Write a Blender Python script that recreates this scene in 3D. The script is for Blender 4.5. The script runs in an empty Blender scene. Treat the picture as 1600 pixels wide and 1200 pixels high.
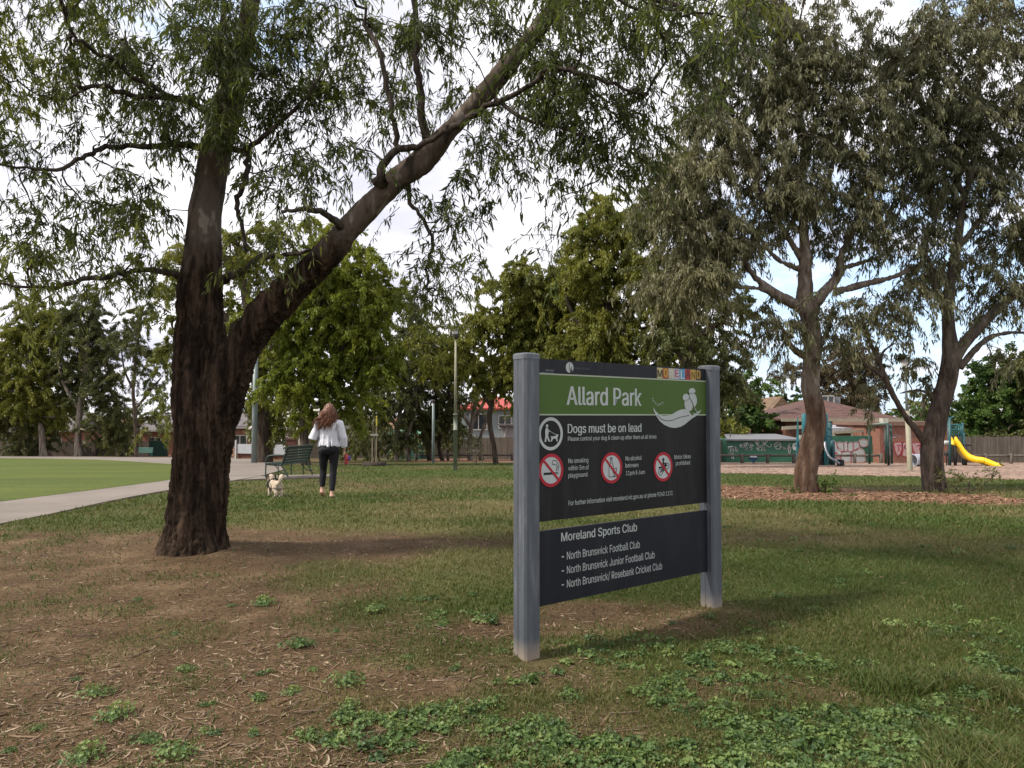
import bpy, bmesh, math, random
import numpy as np
from mathutils import Vector, Matrix

scene = bpy.context.scene
COL = scene.collection
R = math.radians

# ------------------------------------------------------------------ camera
CAM_H = 1.45
PITCH = math.atan(50 / 1200)
cam_d = bpy.data.cameras.new('camera')
cam_d.sensor_width = 36.0
cam_d.lens = 27.0
cam_d.clip_start = 0.05
cam_d.clip_end = 4000
cam = bpy.data.objects.new('camera', cam_d)
cam.location = (0, 0, CAM_H)
cam.rotation_euler = (R(90) + PITCH, 0, 0)
COL.objects.link(cam)
scene.camera = cam

# ------------------------------------------------------------------ sun, sky, exposure
SUN_VEC = Vector((-0.80, -0.22, 0.92)).normalized()
sun_d = bpy.data.lights.new('sun', 'SUN')
sun_d.energy = 3.4
sun_d.angle = R(5)
sun_d.color = (1.0, 0.93, 0.82)
sun = bpy.data.objects.new('sun', sun_d)
sun.rotation_euler = SUN_VEC.to_track_quat('Z', 'Y').to_euler()
sun.location = (-30, 0, 40)
COL.objects.link(sun)

world = bpy.data.worlds.new('World')
scene.world = world
world.use_nodes = True
def build_world():
    nt = world.node_tree; N = nt.nodes; L = nt.links
    N.clear()
    out = N.new('ShaderNodeOutputWorld'); bg = N.new('ShaderNodeBackground')
    bg.inputs['Strength'].default_value = 0.10
    sky = N.new('ShaderNodeTexSky'); sky.sky_type = 'NISHITA'; sky.sun_disc = False
    sky.sun_elevation = math.asin(SUN_VEC.z)
    sky.sun_rotation = math.atan2(SUN_VEC.x, SUN_VEC.y)
    tc = N.new('ShaderNodeTexCoord')
    sep = N.new('ShaderNodeSeparateXYZ'); L.new(tc.outputs['Generated'], sep.inputs[0])
    def m(op, a, b=None, clamp=False):
        n = N.new('ShaderNodeMath'); n.operation = op; n.use_clamp = clamp
        for i, v in enumerate((a, b)):
            if v is None: continue
            if isinstance(v, (int, float)): n.inputs[i].default_value = v
            else: L.new(v, n.inputs[i])
        return n.outputs[0]
    zz = m('ADD', m('MAXIMUM', sep.outputs['Z'], 0.0), 0.22)
    cmb = N.new('ShaderNodeCombineXYZ')
    L.new(m('DIVIDE', sep.outputs['X'], zz), cmb.inputs[0]); L.new(m('DIVIDE', sep.outputs['Y'], zz), cmb.inputs[1])
    n1 = N.new('ShaderNodeTexNoise'); n1.inputs['Scale'].default_value = 1.5; n1.inputs['Detail'].default_value = 9; n1.inputs['Roughness'].default_value = 0.62
    L.new(cmb.outputs[0], n1.inputs['Vector'])
    # breaks in the cloud: low over the playground on the right, and high overhead
    def hole(az, el, width, amount):
        d = Vector((math.sin(R(az)) * math.cos(R(el)), math.cos(R(az)) * math.cos(R(el)), math.sin(R(el))))
        dp = N.new('ShaderNodeVectorMath'); dp.operation = 'DOT_PRODUCT'
        L.new(tc.outputs['Generated'], dp.inputs[0]); dp.inputs[1].default_value = d
        mr = N.new('ShaderNodeMapRange'); mr.interpolation_type = 'SMOOTHSTEP'
        mr.inputs['From Min'].default_value = math.cos(R(width)); mr.inputs['From Max'].default_value = 1.0
        mr.inputs['To Min'].default_value = 0; mr.inputs['To Max'].default_value = amount
        L.new(dp.outputs['Value'], mr.inputs['Value'])
        return mr.outputs[0]
    f = n1.outputs['Fac']
    for h in ((25, 8, 15, .30), (-6, 33, 10, .16), (33, 30, 12, .16), (-22, 30, 11, .20)):
        f = m('SUBTRACT', f, hole(*h))
    cov = N.new('ShaderNodeMapRange'); cov.interpolation_type = 'SMOOTHSTEP'
    cov.inputs['From Min'].default_value = 0.22; cov.inputs['From Max'].default_value = 0.40
    L.new(f, cov.inputs['Value'])
    n2 = N.new('ShaderNodeTexNoise'); n2.inputs['Scale'].default_value = 1.1; n2.inputs['Detail'].default_value = 7
    mp = N.new('ShaderNodeVectorMath'); mp.operation = 'ADD'; mp.inputs[1].default_value = (7.3, 2.1, 0)
    L.new(cmb.outputs[0], mp.inputs[0]); L.new(mp.outputs[0], n2.inputs['Vector'])
    cr = N.new('ShaderNodeValToRGB')
    cr.color_ramp.elements[0].position = .32; cr.color_ramp.elements[0].color = (4.0, 4.1, 5.1, 1)
    cr.color_ramp.elements[1].position = .56; cr.color_ramp.elements[1].color = (8.2, 8.1, 8.4, 1)
    L.new(n2.outputs['Fac'], cr.inputs[0])
    # the whole vault is lit up by thin cloud: the blue gaps stay pale
    mx0 = N.new('ShaderNodeMix'); mx0.data_type = 'RGBA'; mx0.inputs['Factor'].default_value = 0.55
    L.new(sky.outputs[0], mx0.inputs['A']); mx0.inputs['B'].default_value = (6.2, 8.0, 10.6, 1)
    mx = N.new('ShaderNodeMix'); mx.data_type = 'RGBA'
    L.new(cov.outputs[0], mx.inputs['Factor']); L.new(mx0.outputs['Result'], mx.inputs['A']); L.new(cr.outputs[0], mx.inputs['B'])
    L.new(mx.outputs['Result'], bg.inputs['Color']); L.new(bg.outputs[0], out.inputs['Surface'])
build_world()
scene.view_settings.view_transform = 'Standard'
scene.view_settings.look = 'None'
scene.view_settings.gamma = 1
scene.view_settings.exposure = 0.74
scene.render.engine = 'CYCLES'
scene.cycles.max_bounces = 6
scene.cycles.diffuse_bounces = 3
scene.cycles.glossy_bounces = 2
scene.cycles.transmission_bounces = 4

# ------------------------------------------------------------------ pixel <-> place
_c, _s = math.cos(PITCH), math.sin(PITCH)
def P(px, py, Y):
    """the point at distance Y that the photo shows at pixel (px, py) of 1600 x 1200"""
    vx = (px - 800) / 1200; vy = -(py - 600) / 1200
    dy = _c - _s * vy; dz = _s + _c * vy
    return Vector((vx * Y / dy, Y, CAM_H + dz * Y / dy))
def gz(x, y):
    """terrain: level near the sign, falling gently away behind it"""
    y = np.asarray(y, float); w = 1.5
    t = (np.minimum(y, 110) - 14) / w
    return -0.042 * w * np.logaddexp(0, t) + 0 * np.asarray(x, float)
def gzf(x, y): return float(gz(x, y))
def G(px, py):
    """the point of the ground at a pixel"""
    lo, hi = 1.5, 130.0
    for _ in range(60):
        mid = (lo + hi) / 2
        p = P(px, py, mid)
        if p.z > gzf(p.x, mid): lo = mid
        else: hi = mid
    p = P(px, py, (lo + hi) / 2)
    return Vector((p.x, p.y, gzf(p.x, p.y)))
def base(px, Y):
    x = P(px, 700, Y).x
    return Vector((x, Y, gzf(x, Y)))

# ------------------------------------------------------------------ numpy noise
def _hash(ix, iy, iz, seed):
    h = (ix * 374761393 + iy * 668265263 + iz * 1274126177 + seed * 974634777) & 0xFFFFFFFF
    h = ((h ^ (h >> 13)) * 1103515245) & 0xFFFFFFFF
    h = ((h ^ (h >> 16)) * 2246822519) & 0xFFFFFFFF
    return ((h ^ (h >> 15)) & 0xFFFFFF) / float(0xFFFFFF)
def vnoise(x, y, z=0.0, seed=0):
    x = np.asarray(x, float); y = np.asarray(y, float); z = np.asarray(z, float) + 0 * x
    xi = np.floor(x).astype(np.int64); yi = np.floor(y).astype(np.int64); zi = np.floor(z).astype(np.int64)
    fx, fy, fz = x - xi, y - yi, z - zi
    fx = fx * fx * (3 - 2 * fx); fy = fy * fy * (3 - 2 * fy); fz = fz * fz * (3 - 2 * fz)
    r = 0
    for dx in (0, 1):
        wx = fx if dx else 1 - fx
        for dy in (0, 1):
            wy = fy if dy else 1 - fy
            for dz in (0, 1):
                wz = fz if dz else 1 - fz
                r = r + wx * wy * wz * _hash(xi + dx, yi + dy, zi + dz, seed)
    return r
def fbm(x, y, z=0.0, seed=0, oct=4, gain=.5):
    a, t, s = 1.0, 0.0, 0.0
    x = np.asarray(x, float); y = np.asarray(y, float); z = np.asarray(z, float)
    for o in range(oct):
        t = t + a * vnoise(x, y, z, seed + o); s += a
        x = x * 2.03 + 1.7; y = y * 2.03 + 9.2; z = z * 2.03 + 3.1; a *= gain
    return t / s
def smooth(a, b, x):
    t = np.clip((x - a) / (b - a), 0, 1); return t * t * (3 - 2 * t)

# ------------------------------------------------------------------ object helpers
def tag(o, label=None, cat=None, group=None, kind=None):
    if label: o['label'] = label
    if cat: o['category'] = cat
    if group: o['group'] = group
    if kind: o['kind'] = kind
    return o
def thing(name, loc, label, cat, group=None, rz=0):
    o = bpy.data.objects.new(name, None)
    o.empty_display_size = .2
    o.location = loc; o.rotation_euler = (0, 0, rz)
    COL.objects.link(o)
    return tag(o, label, cat, group)
def link_mesh(name, me, mats, parent=None, local=False):
    """parent given and local False: the mesh is in world coordinates and is moved into the parent's frame"""
    if mats is not None:
        for m in (mats if isinstance(mats, (list, tuple)) else [mats]): me.materials.append(m)
    o = bpy.data.objects.new(name, me)
    COL.objects.link(o)
    if parent is not None:
        if not local:
            root, off = parent, Matrix.Identity(4)
            chain = []
            while root is not None: chain.append(root); root = root.parent
            M = Matrix.Identity(4)
            for c in reversed(chain):
                M = M @ Matrix.LocRotScale(c.location, c.rotation_euler, None)
            me.transform(M.inverted())
        o.parent = parent
    return o
def copy_thing(src, loc, rz=0, label=None):
    def rec(o, par):
        c = o.copy(); COL.objects.link(c)
        if par is not None: c.parent = par
        for ch in list(o.children): rec(ch, c)
        return c
    c = rec(src, None); c.location = loc; c.rotation_euler = (0, 0, rz)
    if label: c['label'] = label
    return c
def np_mesh(name, V, faces_list, attrs=None, smooth_shade=False, mat_idx=None):
    """V (n,3); faces_list: list of int arrays (m,k); attrs: {name: per-face float array}"""
    me = bpy.data.meshes.new(name)
    V = np.ascontiguousarray(V, np.float32)
    loops = np.concatenate([f.ravel() for f in faces_list]).astype(np.int32)
    sizes = np.concatenate([np.full(len(f), f.shape[1], np.int32) for f in faces_list])
    starts = np.concatenate([[0], np.cumsum(sizes)[:-1]]).astype(np.int32)
    me.vertices.add(len(V)); me.vertices.foreach_set('co', V.ravel())
    me.loops.add(len(loops)); me.loops.foreach_set('vertex_index', loops)
    me.polygons.add(len(sizes)); me.polygons.foreach_set('loop_start', starts)
    try: me.polygons.foreach_set('loop_total', sizes)
    except Exception: pass
    if mat_idx is not None: me.polygons.foreach_set('material_index', np.asarray(mat_idx, np.int32))
    me.update(calc_edges=True)
    if attrs:
        for k, a in attrs.items():
            at = me.attributes.new(k, 'FLOAT', 'FACE'); at.data.foreach_set('value', np.asarray(a, np.float32))
    me.polygons.foreach_set('use_smooth', np.full(len(sizes), smooth_shade))
    return me

class MB:
    """collects verts and faces; build() links them as ONE mesh object"""
    def __init__(s): s.v = []; s.f = []; s.m = []; s.cur = 0
    def add(s, vs, fs, m=None):
        o = len(s.v); s.v += [tuple(v) for v in vs]
        for f in fs: s.f.append(tuple(i + o for i in f)); s.m.append(s.cur if m is None else m)
        return s
    def box(s, c, size, ax=None, m=None, bev=0.0):
        """ax: (ux, uy, uz) axes; bev chamfers the four long vertical edges"""
        c = Vector(c); ux, uy, uz = ax if ax else (Vector((1, 0, 0)), Vector((0, 1, 0)), Vector((0, 0, 1)))
        hx, hy, hz = size[0] / 2, size[1] / 2, size[2] / 2
        if bev:
            b = min(bev, hx * .9, hy * .9)
            loop = [(-hx + b, -hy), (hx - b, -hy), (hx, -hy + b), (hx, hy - b), (hx - b, hy), (-hx + b, hy), (-hx, hy - b), (-hx, -hy + b)]
        else: loop = [(-hx, -hy), (hx, -hy), (hx, hy), (-hx, hy)]
        n = len(loop)
        vs = [c + ux * x + uy * y + uz * z for z in (-hz, hz) for x, y in loop]
        fs = [tuple(reversed(range(n))), tuple(range(n, 2 * n))] + [(i, (i + 1) % n, n + (i + 1) % n, n + i) for i in range(n)]
        return s.add(vs, fs, m)
    def beam(s, a, b, w, h, up=(0, 0, 1), m=None):
        a, b = Vector(a), Vector(b); d = b - a; uz = d.normalized(); up = Vector(up)
        if abs(uz.dot(up)) > .98: up = Vector((1, 0, 0))
        ux = uz.cross(up).normalized(); uy = ux.cross(uz)
        return s.box((a + b) / 2, (w, h, d.length), (ux, uy, uz), m)
    def tube(s, pts, rad, n=8, cap=True, m=None, flat=1.0, up=None):
        pts = [Vector(p) for p in pts]; k = len(pts)
        if not isinstance(rad, (list, tuple)): rad = [rad] * k
        vs = []; prev = None
        for i, p in enumerate(pts):
            t = (pts[min(i + 1, k - 1)] - pts[max(i - 1, 0)]).normalized()
            if prev is None:
                u = Vector(up) if up else (Vector((0, 0, 1)) if abs(t.z) < .9 else Vector((0, 1, 0)))
                u = (u - t * u.dot(t)).normalized()
            else: u = (prev - t * prev.dot(t)).normalized()
            prev = u; w = t.cross(u)
            for j in range(n):
                a = 2 * math.pi * j / n
                vs.append(p + (u * math.cos(a) * flat + w * math.sin(a)) * rad[i])
        fs = [(i * n + j, i * n + (j + 1) % n, (i + 1) * n + (j + 1) % n, (i + 1) * n + j) for i in range(k - 1) for j in range(n)]
        if cap: fs += [tuple(reversed(range(n))), tuple(range((k - 1) * n, k * n))]
        return s.add(vs, fs, m)
    def ell(s, c, r, ax=None, n=12, k=8, m=None):
        c = Vector(c); ux, uy, uz = ax if ax else (Vector((1, 0, 0)), Vector((0, 1, 0)), Vector((0, 0, 1)))
        vs = [c - uz * r[2]]
        for i in range(1, k):
            th = math.pi * i / k
            for j in range(n):
                a = 2 * math.pi * j / n
                vs.append(c + ux * (r[0] * math.sin(th) * math.cos(a)) + uy * (r[1] * math.sin(th) * math.sin(a)) - uz * (r[2] * math.cos(th)))
        vs.append(c + uz * r[2]); last = len(vs) - 1
        fs = [(0, 1 + (j + 1) % n, 1 + j) for j in range(n)]
        fs += [(1 + i * n + j, 1 + i * n + (j + 1) % n, 1 + (i + 1) * n + (j + 1) % n, 1 + (i + 1) * n + j) for i in range(k - 2) for j in range(n)]
        fs += [(last, 1 + (k - 2) * n + j, 1 + (k - 2) * n + (j + 1) % n) for j in range(n)]
        return s.add(vs, fs, m)
    def lathe(s, prof, c, n=12, m=None):
        c = Vector(c); vs = []
        for r, z in prof:
            for j in range(n):
                a = 2 * math.pi * (j + .5) / n
                vs.append(c + Vector((r * math.cos(a), r * math.sin(a), z)))
        k = len(prof)
        fs = [(i * n + j, i * n + (j + 1) % n, (i + 1) * n + (j + 1) % n, (i + 1) * n + j) for i in range(k - 1) for j in range(n)]
        fs += [tuple(reversed(range(n))), tuple(range((k - 1) * n, k * n))]
        return s.add(vs, fs, m)
    def prism(s, poly, d, m=None):
        """poly: list of 3-D points of a flat outline, pushed along vector d"""
        n = len(poly); d = Vector(d)
        vs = [Vector(p) for p in poly] + [Vector(p) + d for p in poly]
        fs = [tuple(reversed(range(n))), tuple(range(n, 2 * n))] + [(i, (i + 1) % n, n + (i + 1) % n, n + i) for i in range(n)]
        return s.add(vs, fs, m)
    def mesh(s, name, smooth_shade=False):
        me = bpy.data.meshes.new(name); me.from_pydata(s.v, [], s.f)
        me.polygons.foreach_set('material_index', np.array(s.m, np.int32))
        me.polygons.foreach_set('use_smooth', np.full(len(s.f), smooth_shade))
        me.update(); return me
    def build(s, name, mats, parent=None, smooth=False, local=False):
        return link_mesh(name, s.mesh(name, smooth), mats, parent, local)

def fuse(mb, voxel, smooth_it=4, name='fused', disp=None):
    """melt the pieces of a MB into one continuous skin"""
    me = mb.mesh(name); o = bpy.data.objects.new('tmp', me); COL.objects.link(o)
    r = o.modifiers.new('r', 'REMESH'); r.mode = 'VOXEL'; r.voxel_size = voxel; r.use_smooth_shade = True
    if smooth_it:
        sm = o.modifiers.new('s', 'SMOOTH'); sm.factor = .5; sm.iterations = smooth_it
    dg = bpy.context.evaluated_depsgraph_get(); dg.update()
    out = bpy.data.meshes.new_from_object(o.evaluated_get(dg)); out.name = name
    out.materials.clear()
    bpy.data.objects.remove(o); bpy.data.meshes.remove(me)
    if disp is not None:
        n = len(out.vertices); co = np.empty(n * 3, np.float32); out.vertices.foreach_get('co', co); co = co.reshape(-1, 3)
        no = np.empty(n * 3, np.float32); out.vertex_normals.foreach_get('vector', no); no = no.reshape(-1, 3)
        co = co + no * disp(co)[:, None]
        out.vertices.foreach_set('co', co.astype(np.float32).ravel()); out.update()
    out.polygons.foreach_set('use_smooth', np.full(len(out.polygons), True))
    return out

# ------------------------------------------------------------------ materials
class NB:
    def __init__(s, name):
        s.mat = bpy.data.materials.new(name); s.mat.use_nodes = True
        s.nt = s.mat.node_tree; s.N = s.nt.nodes; s.L = s.nt.links
        s.bsdf = s.N['Principled BSDF']; s.out = s.N['Material Output']
        s._co = None
    def coord(s, scale=(1, 1, 1), kind='Object'):
        tc = s.N.new('ShaderNodeTexCoord'); mp = s.N.new('ShaderNodeMapping')
        mp.inputs['Scale'].default_value = scale; s.L.new(tc.outputs[kind], mp.inputs[0]); return mp.outputs[0]
    def noise(s, co, scale, detail=5, rough=.6, dist=0):
        n = s.N.new('ShaderNodeTexNoise'); n.inputs['Scale'].default_value = scale
        n.inputs['Detail'].default_value = detail; n.inputs['Roughness'].default_value = rough; n.inputs['Distortion'].default_value = dist
        s.L.new(co, n.inputs['Vector']); return n.outputs['Fac']
    def voronoi(s, co, scale, feature='F1'):
        n = s.N.new('ShaderNodeTexVoronoi'); n.inputs['Scale'].default_value = scale; n.feature = feature
        s.L.new(co, n.inputs['Vector']); return n
    def ramp(s, fac, stops):
        r = s.N.new('ShaderNodeValToRGB'); e = r.color_ramp.elements
        while len(e) < len(stops): e.new(.5)
        for el, (p, c) in zip(e, stops):
            el.position = p; el.color = (*c, 1) if len(c) == 3 else c
        s.L.new(fac, r.inputs[0]); return r.outputs[0]
    def mix(s, fac, a, b, blend='MIX'):
        m = s.N.new('ShaderNodeMix'); m.data_type = 'RGBA'; m.blend_type = blend
        for sock, v in (('Factor', fac), ('A', a), ('B', b)):
            if isinstance(v, (int, float)): m.inputs[sock].default_value = v
            elif isinstance(v, tuple): m.inputs[sock].default_value = (*v, 1)
            else: s.L.new(v, m.inputs[sock])
        return m.outputs['Result']
    def math(s, op, a, b=0.0, clamp=False):
        n = s.N.new('ShaderNodeMath'); n.operation = op; n.use_clamp = clamp
        for i, v in enumerate((a, b)):
            if isinstance(v, (int, float)): n.inputs[i].default_value = v
            else: s.L.new(v, n.inputs[i])
        return n.outputs[0]
    def attr(s, name):
        a = s.N.new('ShaderNodeAttribute'); a.attribute_name = name; return a
    def bump(s, h, strength=.3, dist=.02):
        b = s.N.new('ShaderNodeBump'); b.inputs['Strength'].default_value = strength; b.inputs['Distance'].default_value = dist
        s.L.new(h, b.inputs['Height']); s.L.new(b.outputs[0], s.bsdf.inputs['Normal']); return s
    def color(s, c):
        if isinstance(c, tuple): s.bsdf.inputs['Base Color'].default_value = (*c, 1)
        else: s.L.new(c, s.bsdf.inputs['Base Color'])
        return s
    def set(s, rough=.8, spec=.3, metal=0):
        s.bsdf.inputs['Roughness'].default_value = rough; s.bsdf.inputs['Specular IOR Level'].default_value = spec
        s.bsdf.inputs['Metallic'].default_value = metal; return s
def simple(name, col, rough=.7, spec=.3, metal=0, var=.25, scale=6, bump=.0, stretch=(1, 1, 1)):
    """plain painted / natural surface with a little blotchy wear of its own"""
    b = NB(name); co = b.coord(stretch); n = b.noise(co, scale, 6, .65)
    lo = tuple(c * (1 - var) for c in col); hi = tuple(min(1, c * (1 + var)) for c in col)
    b.color(b.ramp(n, [(.3, lo), (.7, hi)])).set(rough, spec, metal)
    if bump: b.bump(b.noise(co, scale * 4, 4), bump, .01)
    return b.mat
def leaf_mat(name, cols, trans=.35, rough=.5, spec=.25):
    """leaf colour by the per-leaf attribute 'tone'; some light passes through"""
    b = NB(name); t = b.attr('tone').outputs['Fac']
    c = b.ramp(t, [(i / (len(cols) - 1), k) for i, k in enumerate(cols)])
    b.color(c).set(rough, spec)
    tr = b.N.new('ShaderNodeBsdfTranslucent')
    hs = b.mix(1.0, c, (1.0, 1.0, .45), 'MULTIPLY'); hs2 = b.mix(.6, c, hs)
    b.L.new(hs2, tr.inputs['Color'])
    ms = b.N.new('ShaderNodeMixShader'); ms.inputs[0].default_value = trans
    b.L.new(b.bsdf.outputs[0], ms.inputs[1]); b.L.new(tr.outputs[0], ms.inputs[2]); b.L.new(ms.outputs[0], b.out.inputs['Surface'])
    return b.mat
# ------------------------------------------------------------------ the ground and what covers it
PATH_NEAR = [(-420, 905), (-200, 862), (0, 822), (80, 806), (160, 788), (258, 769), (330, 758), (380, 750), (408, 745), (443, 735), (436, 727), (421, 718.5)]
PATH_FAR = [(390, 716.8), (330, 716.2), (255, 715.2), (140, 714), (0, 713), (-300, 712.5)]
LAWN_PX = [(-420, 845), (-200, 812), (0, 787), (70, 778), (140, 769), (200, 761), (258, 753), (300, 745.5), (326, 738), (322, 732), (290, 728), (258, 725.5), (200, 721.5), (150, 718.8), (70, 717.3), (0, 716.5), (-300, 715.6)]
def masks(X, Y):
    """cover of the soil at each point: (grass 0..1, lushness 0..1, bark chips 0..1, weeds 0..1)"""
    X = np.asarray(X, float); Y = np.asarray(Y, float)
    n1 = fbm(X * .55, Y * .55, seed=3, oct=4); n2 = fbm(X * 1.7, Y * 1.7, seed=11, oct=3); n3 = fbm(X * .22, Y * .3, seed=21, oct=3)
    edge = np.interp(Y, [2, 3.2, 4.0, 5.2, 6.5, 7.6, 8.6, 9.6, 10.6], [.1, -.1, -.35, -.45, -.95, -1.8, -3.2, -6, -12])
    soft = 1 + 7 * smooth(7, 10.2, Y)
    g = smooth(-1.2, 1.3, ((X - edge) / soft + (n1 - .5) * 2.8 + (n2 - .5) * 1.8))
    # worn soil under the sign board and dry worn ground beyond the big tree
    def blob(cx, cy, rx, ry, k=1.0):
        d = ((X - cx) / rx) ** 2 + ((Y - cy) / ry) ** 2
        return k * smooth(2.3, .0, d + (n2 - .5) * 2.0 + (n1 - .5) * 1.0)
    bare = np.maximum.reduce([blob(.75, 5.5, .95, .5), blob(-.05, 4.5, .6, .45, .7), blob(-3.3, 8.6, 2.2, 1.3), blob(-1.9, 19, 2.6, 3.0, .45), blob(-1.2, 12.5, 1.4, 1.2, .35),
                              blob(3.2, 9.3, .8, .35, .6), blob(-1.5, 36, 4.5, 2.4, .4), blob(1.3, 4.1, .5, .3, .6), blob(.3, 3.7, .3, .25, .5)])
    g = np.clip(g - bare, 0, 1)
    g = np.maximum(g, .30 * smooth(.52, .68, n2 * .7 + n1 * .3) * (1 - .6 * bare))
    dry = .8 * smooth(.50, .78, n3 * .6 + n1 * .4 + .07 * smooth(9.5, 11.5, Y) * smooth(24, 17, Y) + .06 * smooth(1, -4, X) * smooth(9, 12, Y) * smooth(22, 17, Y))  # mid-distance term also yellows the turf for sunlight, beyond its dry patches
    dry = np.clip(dry + blob(3.2, 9.5, 1.8, .8, .5), 0, 1)
    lush = np.clip(1 - dry * smooth(24, 17, Y) - .0, 0, 1)
    wav = (n1 - .5) * 1.6
    bark = smooth(-.5, .5, np.minimum.reduce([Y - 13.3 - wav * 1.6, 18.6 - .75 * np.clip(X - 4, 0, 5) - Y + wav * 1.2, X - 3.0 + wav, 9.4 - X + wav * 1.5])) * smooth(.26, .5, n2 + .20 - .05 * np.clip(X - 7, 0, 4))
    bark = np.maximum(bark, smooth(49, 53, Y) * smooth(-3, 0, X) * smooth(11.5, 9, X) * .9)
    bark = np.maximum(bark, smooth(45, 49, Y + wav) * smooth(-9, -5, X) * smooth(4, 0, X) * .9)
    bark = np.maximum(bark, smooth(82, 86, Y) * smooth(-20, -25, X) * .9)
    w = smooth(.50, .60, n1 * .45 + n2 * .55 + .05 * smooth(4.4, 3.2, Y)) * smooth(-1.4, .6, X - .2 * (Y - 3) + (n1 - .5) * 2)
    return g, lush, bark, w * (1 - bare)

def build_ground():
    def axis(lo, hi, c0, c1, fine, grow):
        a = list(np.arange(c0, c1, fine)); s = fine; p = c1
        while p < hi: a.append(p); s *= grow; p += s
        a.append(hi); s = fine; p = c0 - fine
        while p > lo: a.insert(0, p); s *= grow; p -= s
        a.insert(0, lo); return np.array(a)
    xs = axis(-1500, 1500, -4.5, 5.5, .045, 1.035); ys = axis(-60, 2500, 2.4, 11, .045, 1.03)
    X, Y = np.meshgrid(xs, ys); Z = gz(X, Y)
    g, lush, bark, w = masks(X, Y)
    near = smooth(16, 9, np.abs(Y)) * smooth(10, 7, np.abs(X))
    Z = Z + near * ((fbm(X * .8, Y * .8, seed=5) - .5) * .06 + (fbm(X * 6, Y * 6, seed=7, oct=3) - .5) * .026 + g * .012)
    Z = Z + .07 * np.exp(-(((X + 3.4) / 1.0) ** 2 + ((Y - 8.3) / .9) ** 2))
    ny, nx = X.shape
    idx = np.arange(nx * ny).reshape(ny, nx)
    F = np.stack([idx[:-1, :-1], idx[:-1, 1:], idx[1:, 1:], idx[1:, :-1]], -1).reshape(-1, 4)
    me = np_mesh('ground', np.stack([X, Y, Z], -1).reshape(-1, 3), [F], smooth_shade=True)
    for nm, a in (('grass', g), ('lush', lush), ('bark', bark)):
        at = me.attributes.new(nm, 'FLOAT', 'POINT'); at.data.foreach_set('value', a.astype(np.float32).ravel())
    b = NB('soil_and_turf'); co = b.coord()
    n1 = b.noise(co, 2.2, 6, .65); n2 = b.noise(co, 34, 5, .7); n3 = b.noise(co, 130, 4, .7)
    soil = b.ramp(n1, [(.3, (.076, .048, .027)), (.55, (.126, .083, .047)), (.75, (.20, .143, .084))])
    soil = b.mix(.75, soil, b.ramp(n2, [(.30, (.30, .27, .24)), (.5, (.9, .88, .86)), (.70, (1.6, 1.52, 1.36))]), 'MULTIPLY')
    chips = b.ramp(n3, [(.60, (0, 0, 0)), (.68, (1, 1, 1))])
    soil = b.mix(b.math('MULTIPLY', chips, .8), soil, (.29, .21, .145))
    gn = b.ramp(n2, [(.25, (.45, .45, .42)), (.55, (1, 1, 1)), (.8, (1.5, 1.4, 1.2))])
    green = b.mix(n1, (.042, .066, .016), (.072, .092, .022)); dry = b.mix(n1, (.098, .094, .034), (.165, .140, .062))
    turf = b.mix(1.0, b.mix(b.attr('lush').outputs['Fac'], dry, green), gn, 'MULTIPLY')
    gf = b.math('MULTIPLY', b.attr('grass').outputs['Fac'], 1.0)
    gf2 = b.ramp(b.math('ADD', gf, b.math('MULTIPLY', b.math('SUBTRACT', n2, .5), 1.1)), [(.12, (0, 0, 0)), (.95, (1, 1, 1))])
    c = b.mix(gf2, soil, turf)
    bn = b.ramp(b.voronoi(b.coord((1, .55, 1)), 16).outputs['Color'], [(.15, (.07, .036, .021)), (.5, (.17, .092, .055)), (.85, (.28, .17, .11))])
    bf = b.ramp(b.math('ADD', b.attr('bark').outputs['Fac'], b.math('MULTIPLY', b.math('SUBTRACT', n2, .5), .9)), [(.42, (0, 0, 0)), (.58, (1, 1, 1))])
    b.color(b.mix(bf, c, bn)).set(.95, .1)
    b.bump(b.math('ADD', n2, b.math('MULTIPLY', n3, .5)), .75, .03)
    tag(link_mesh('ground', me, b.mat), kind='structure')
build_ground()

def sheet(name, pts, lift, material, step=.0):
    """a flat outline laid over the sloping ground"""
    bm = bmesh.new(); f = bm.faces.new([bm.verts.new((p.x, p.y, 0)) for p in pts])
    for yc in list(np.arange(11, 20, 1.0)) + list(np.arange(20, 112, 6.0)):
        bmesh.ops.bisect_plane(bm, geom=bm.verts[:] + bm.edges[:] + bm.faces[:], plane_co=(0, yc, 0), plane_no=(0, 1, 0))
    bmesh.ops.triangulate(bm, faces=bm.faces[:])
    for v in bm.verts: v.co.z = gzf(v.co.x, v.co.y) + lift
    bm.normal_update()
    for f in bm.faces:
        if f.normal.z < 0: f.normal_flip()
    # a shallow edge down into the soil
    be = [e for e in bm.edges if e.is_boundary]
    r = bmesh.ops.extrude_edge_only(bm, edges=be)
    for v in r['geom']:
        if isinstance(v, bmesh.types.BMVert): v.co.z -= .1
    me = bpy.data.meshes.new(name); bm.to_mesh(me); bm.free()
    return tag(link_mesh(name, me, material), kind='structure')
def spline(pts, k=6):
    pts = [Vector(p) for p in pts]; out = []
    for i in range(len(pts) - 1):
        p0, p1, p2, p3 = pts[max(i - 1, 0)], pts[i], pts[i + 1], pts[min(i + 2, len(pts) - 1)]
        for j in range(k):
            t = j / k
            out.append(.5 * ((2 * p1) + (p2 - p0) * t + (2 * p0 - 5 * p1 + 4 * p2 - p3) * t * t + (3 * p1 - p0 - 3 * p2 + p3) * t ** 3))
    out.append(pts[-1]); return out
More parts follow.
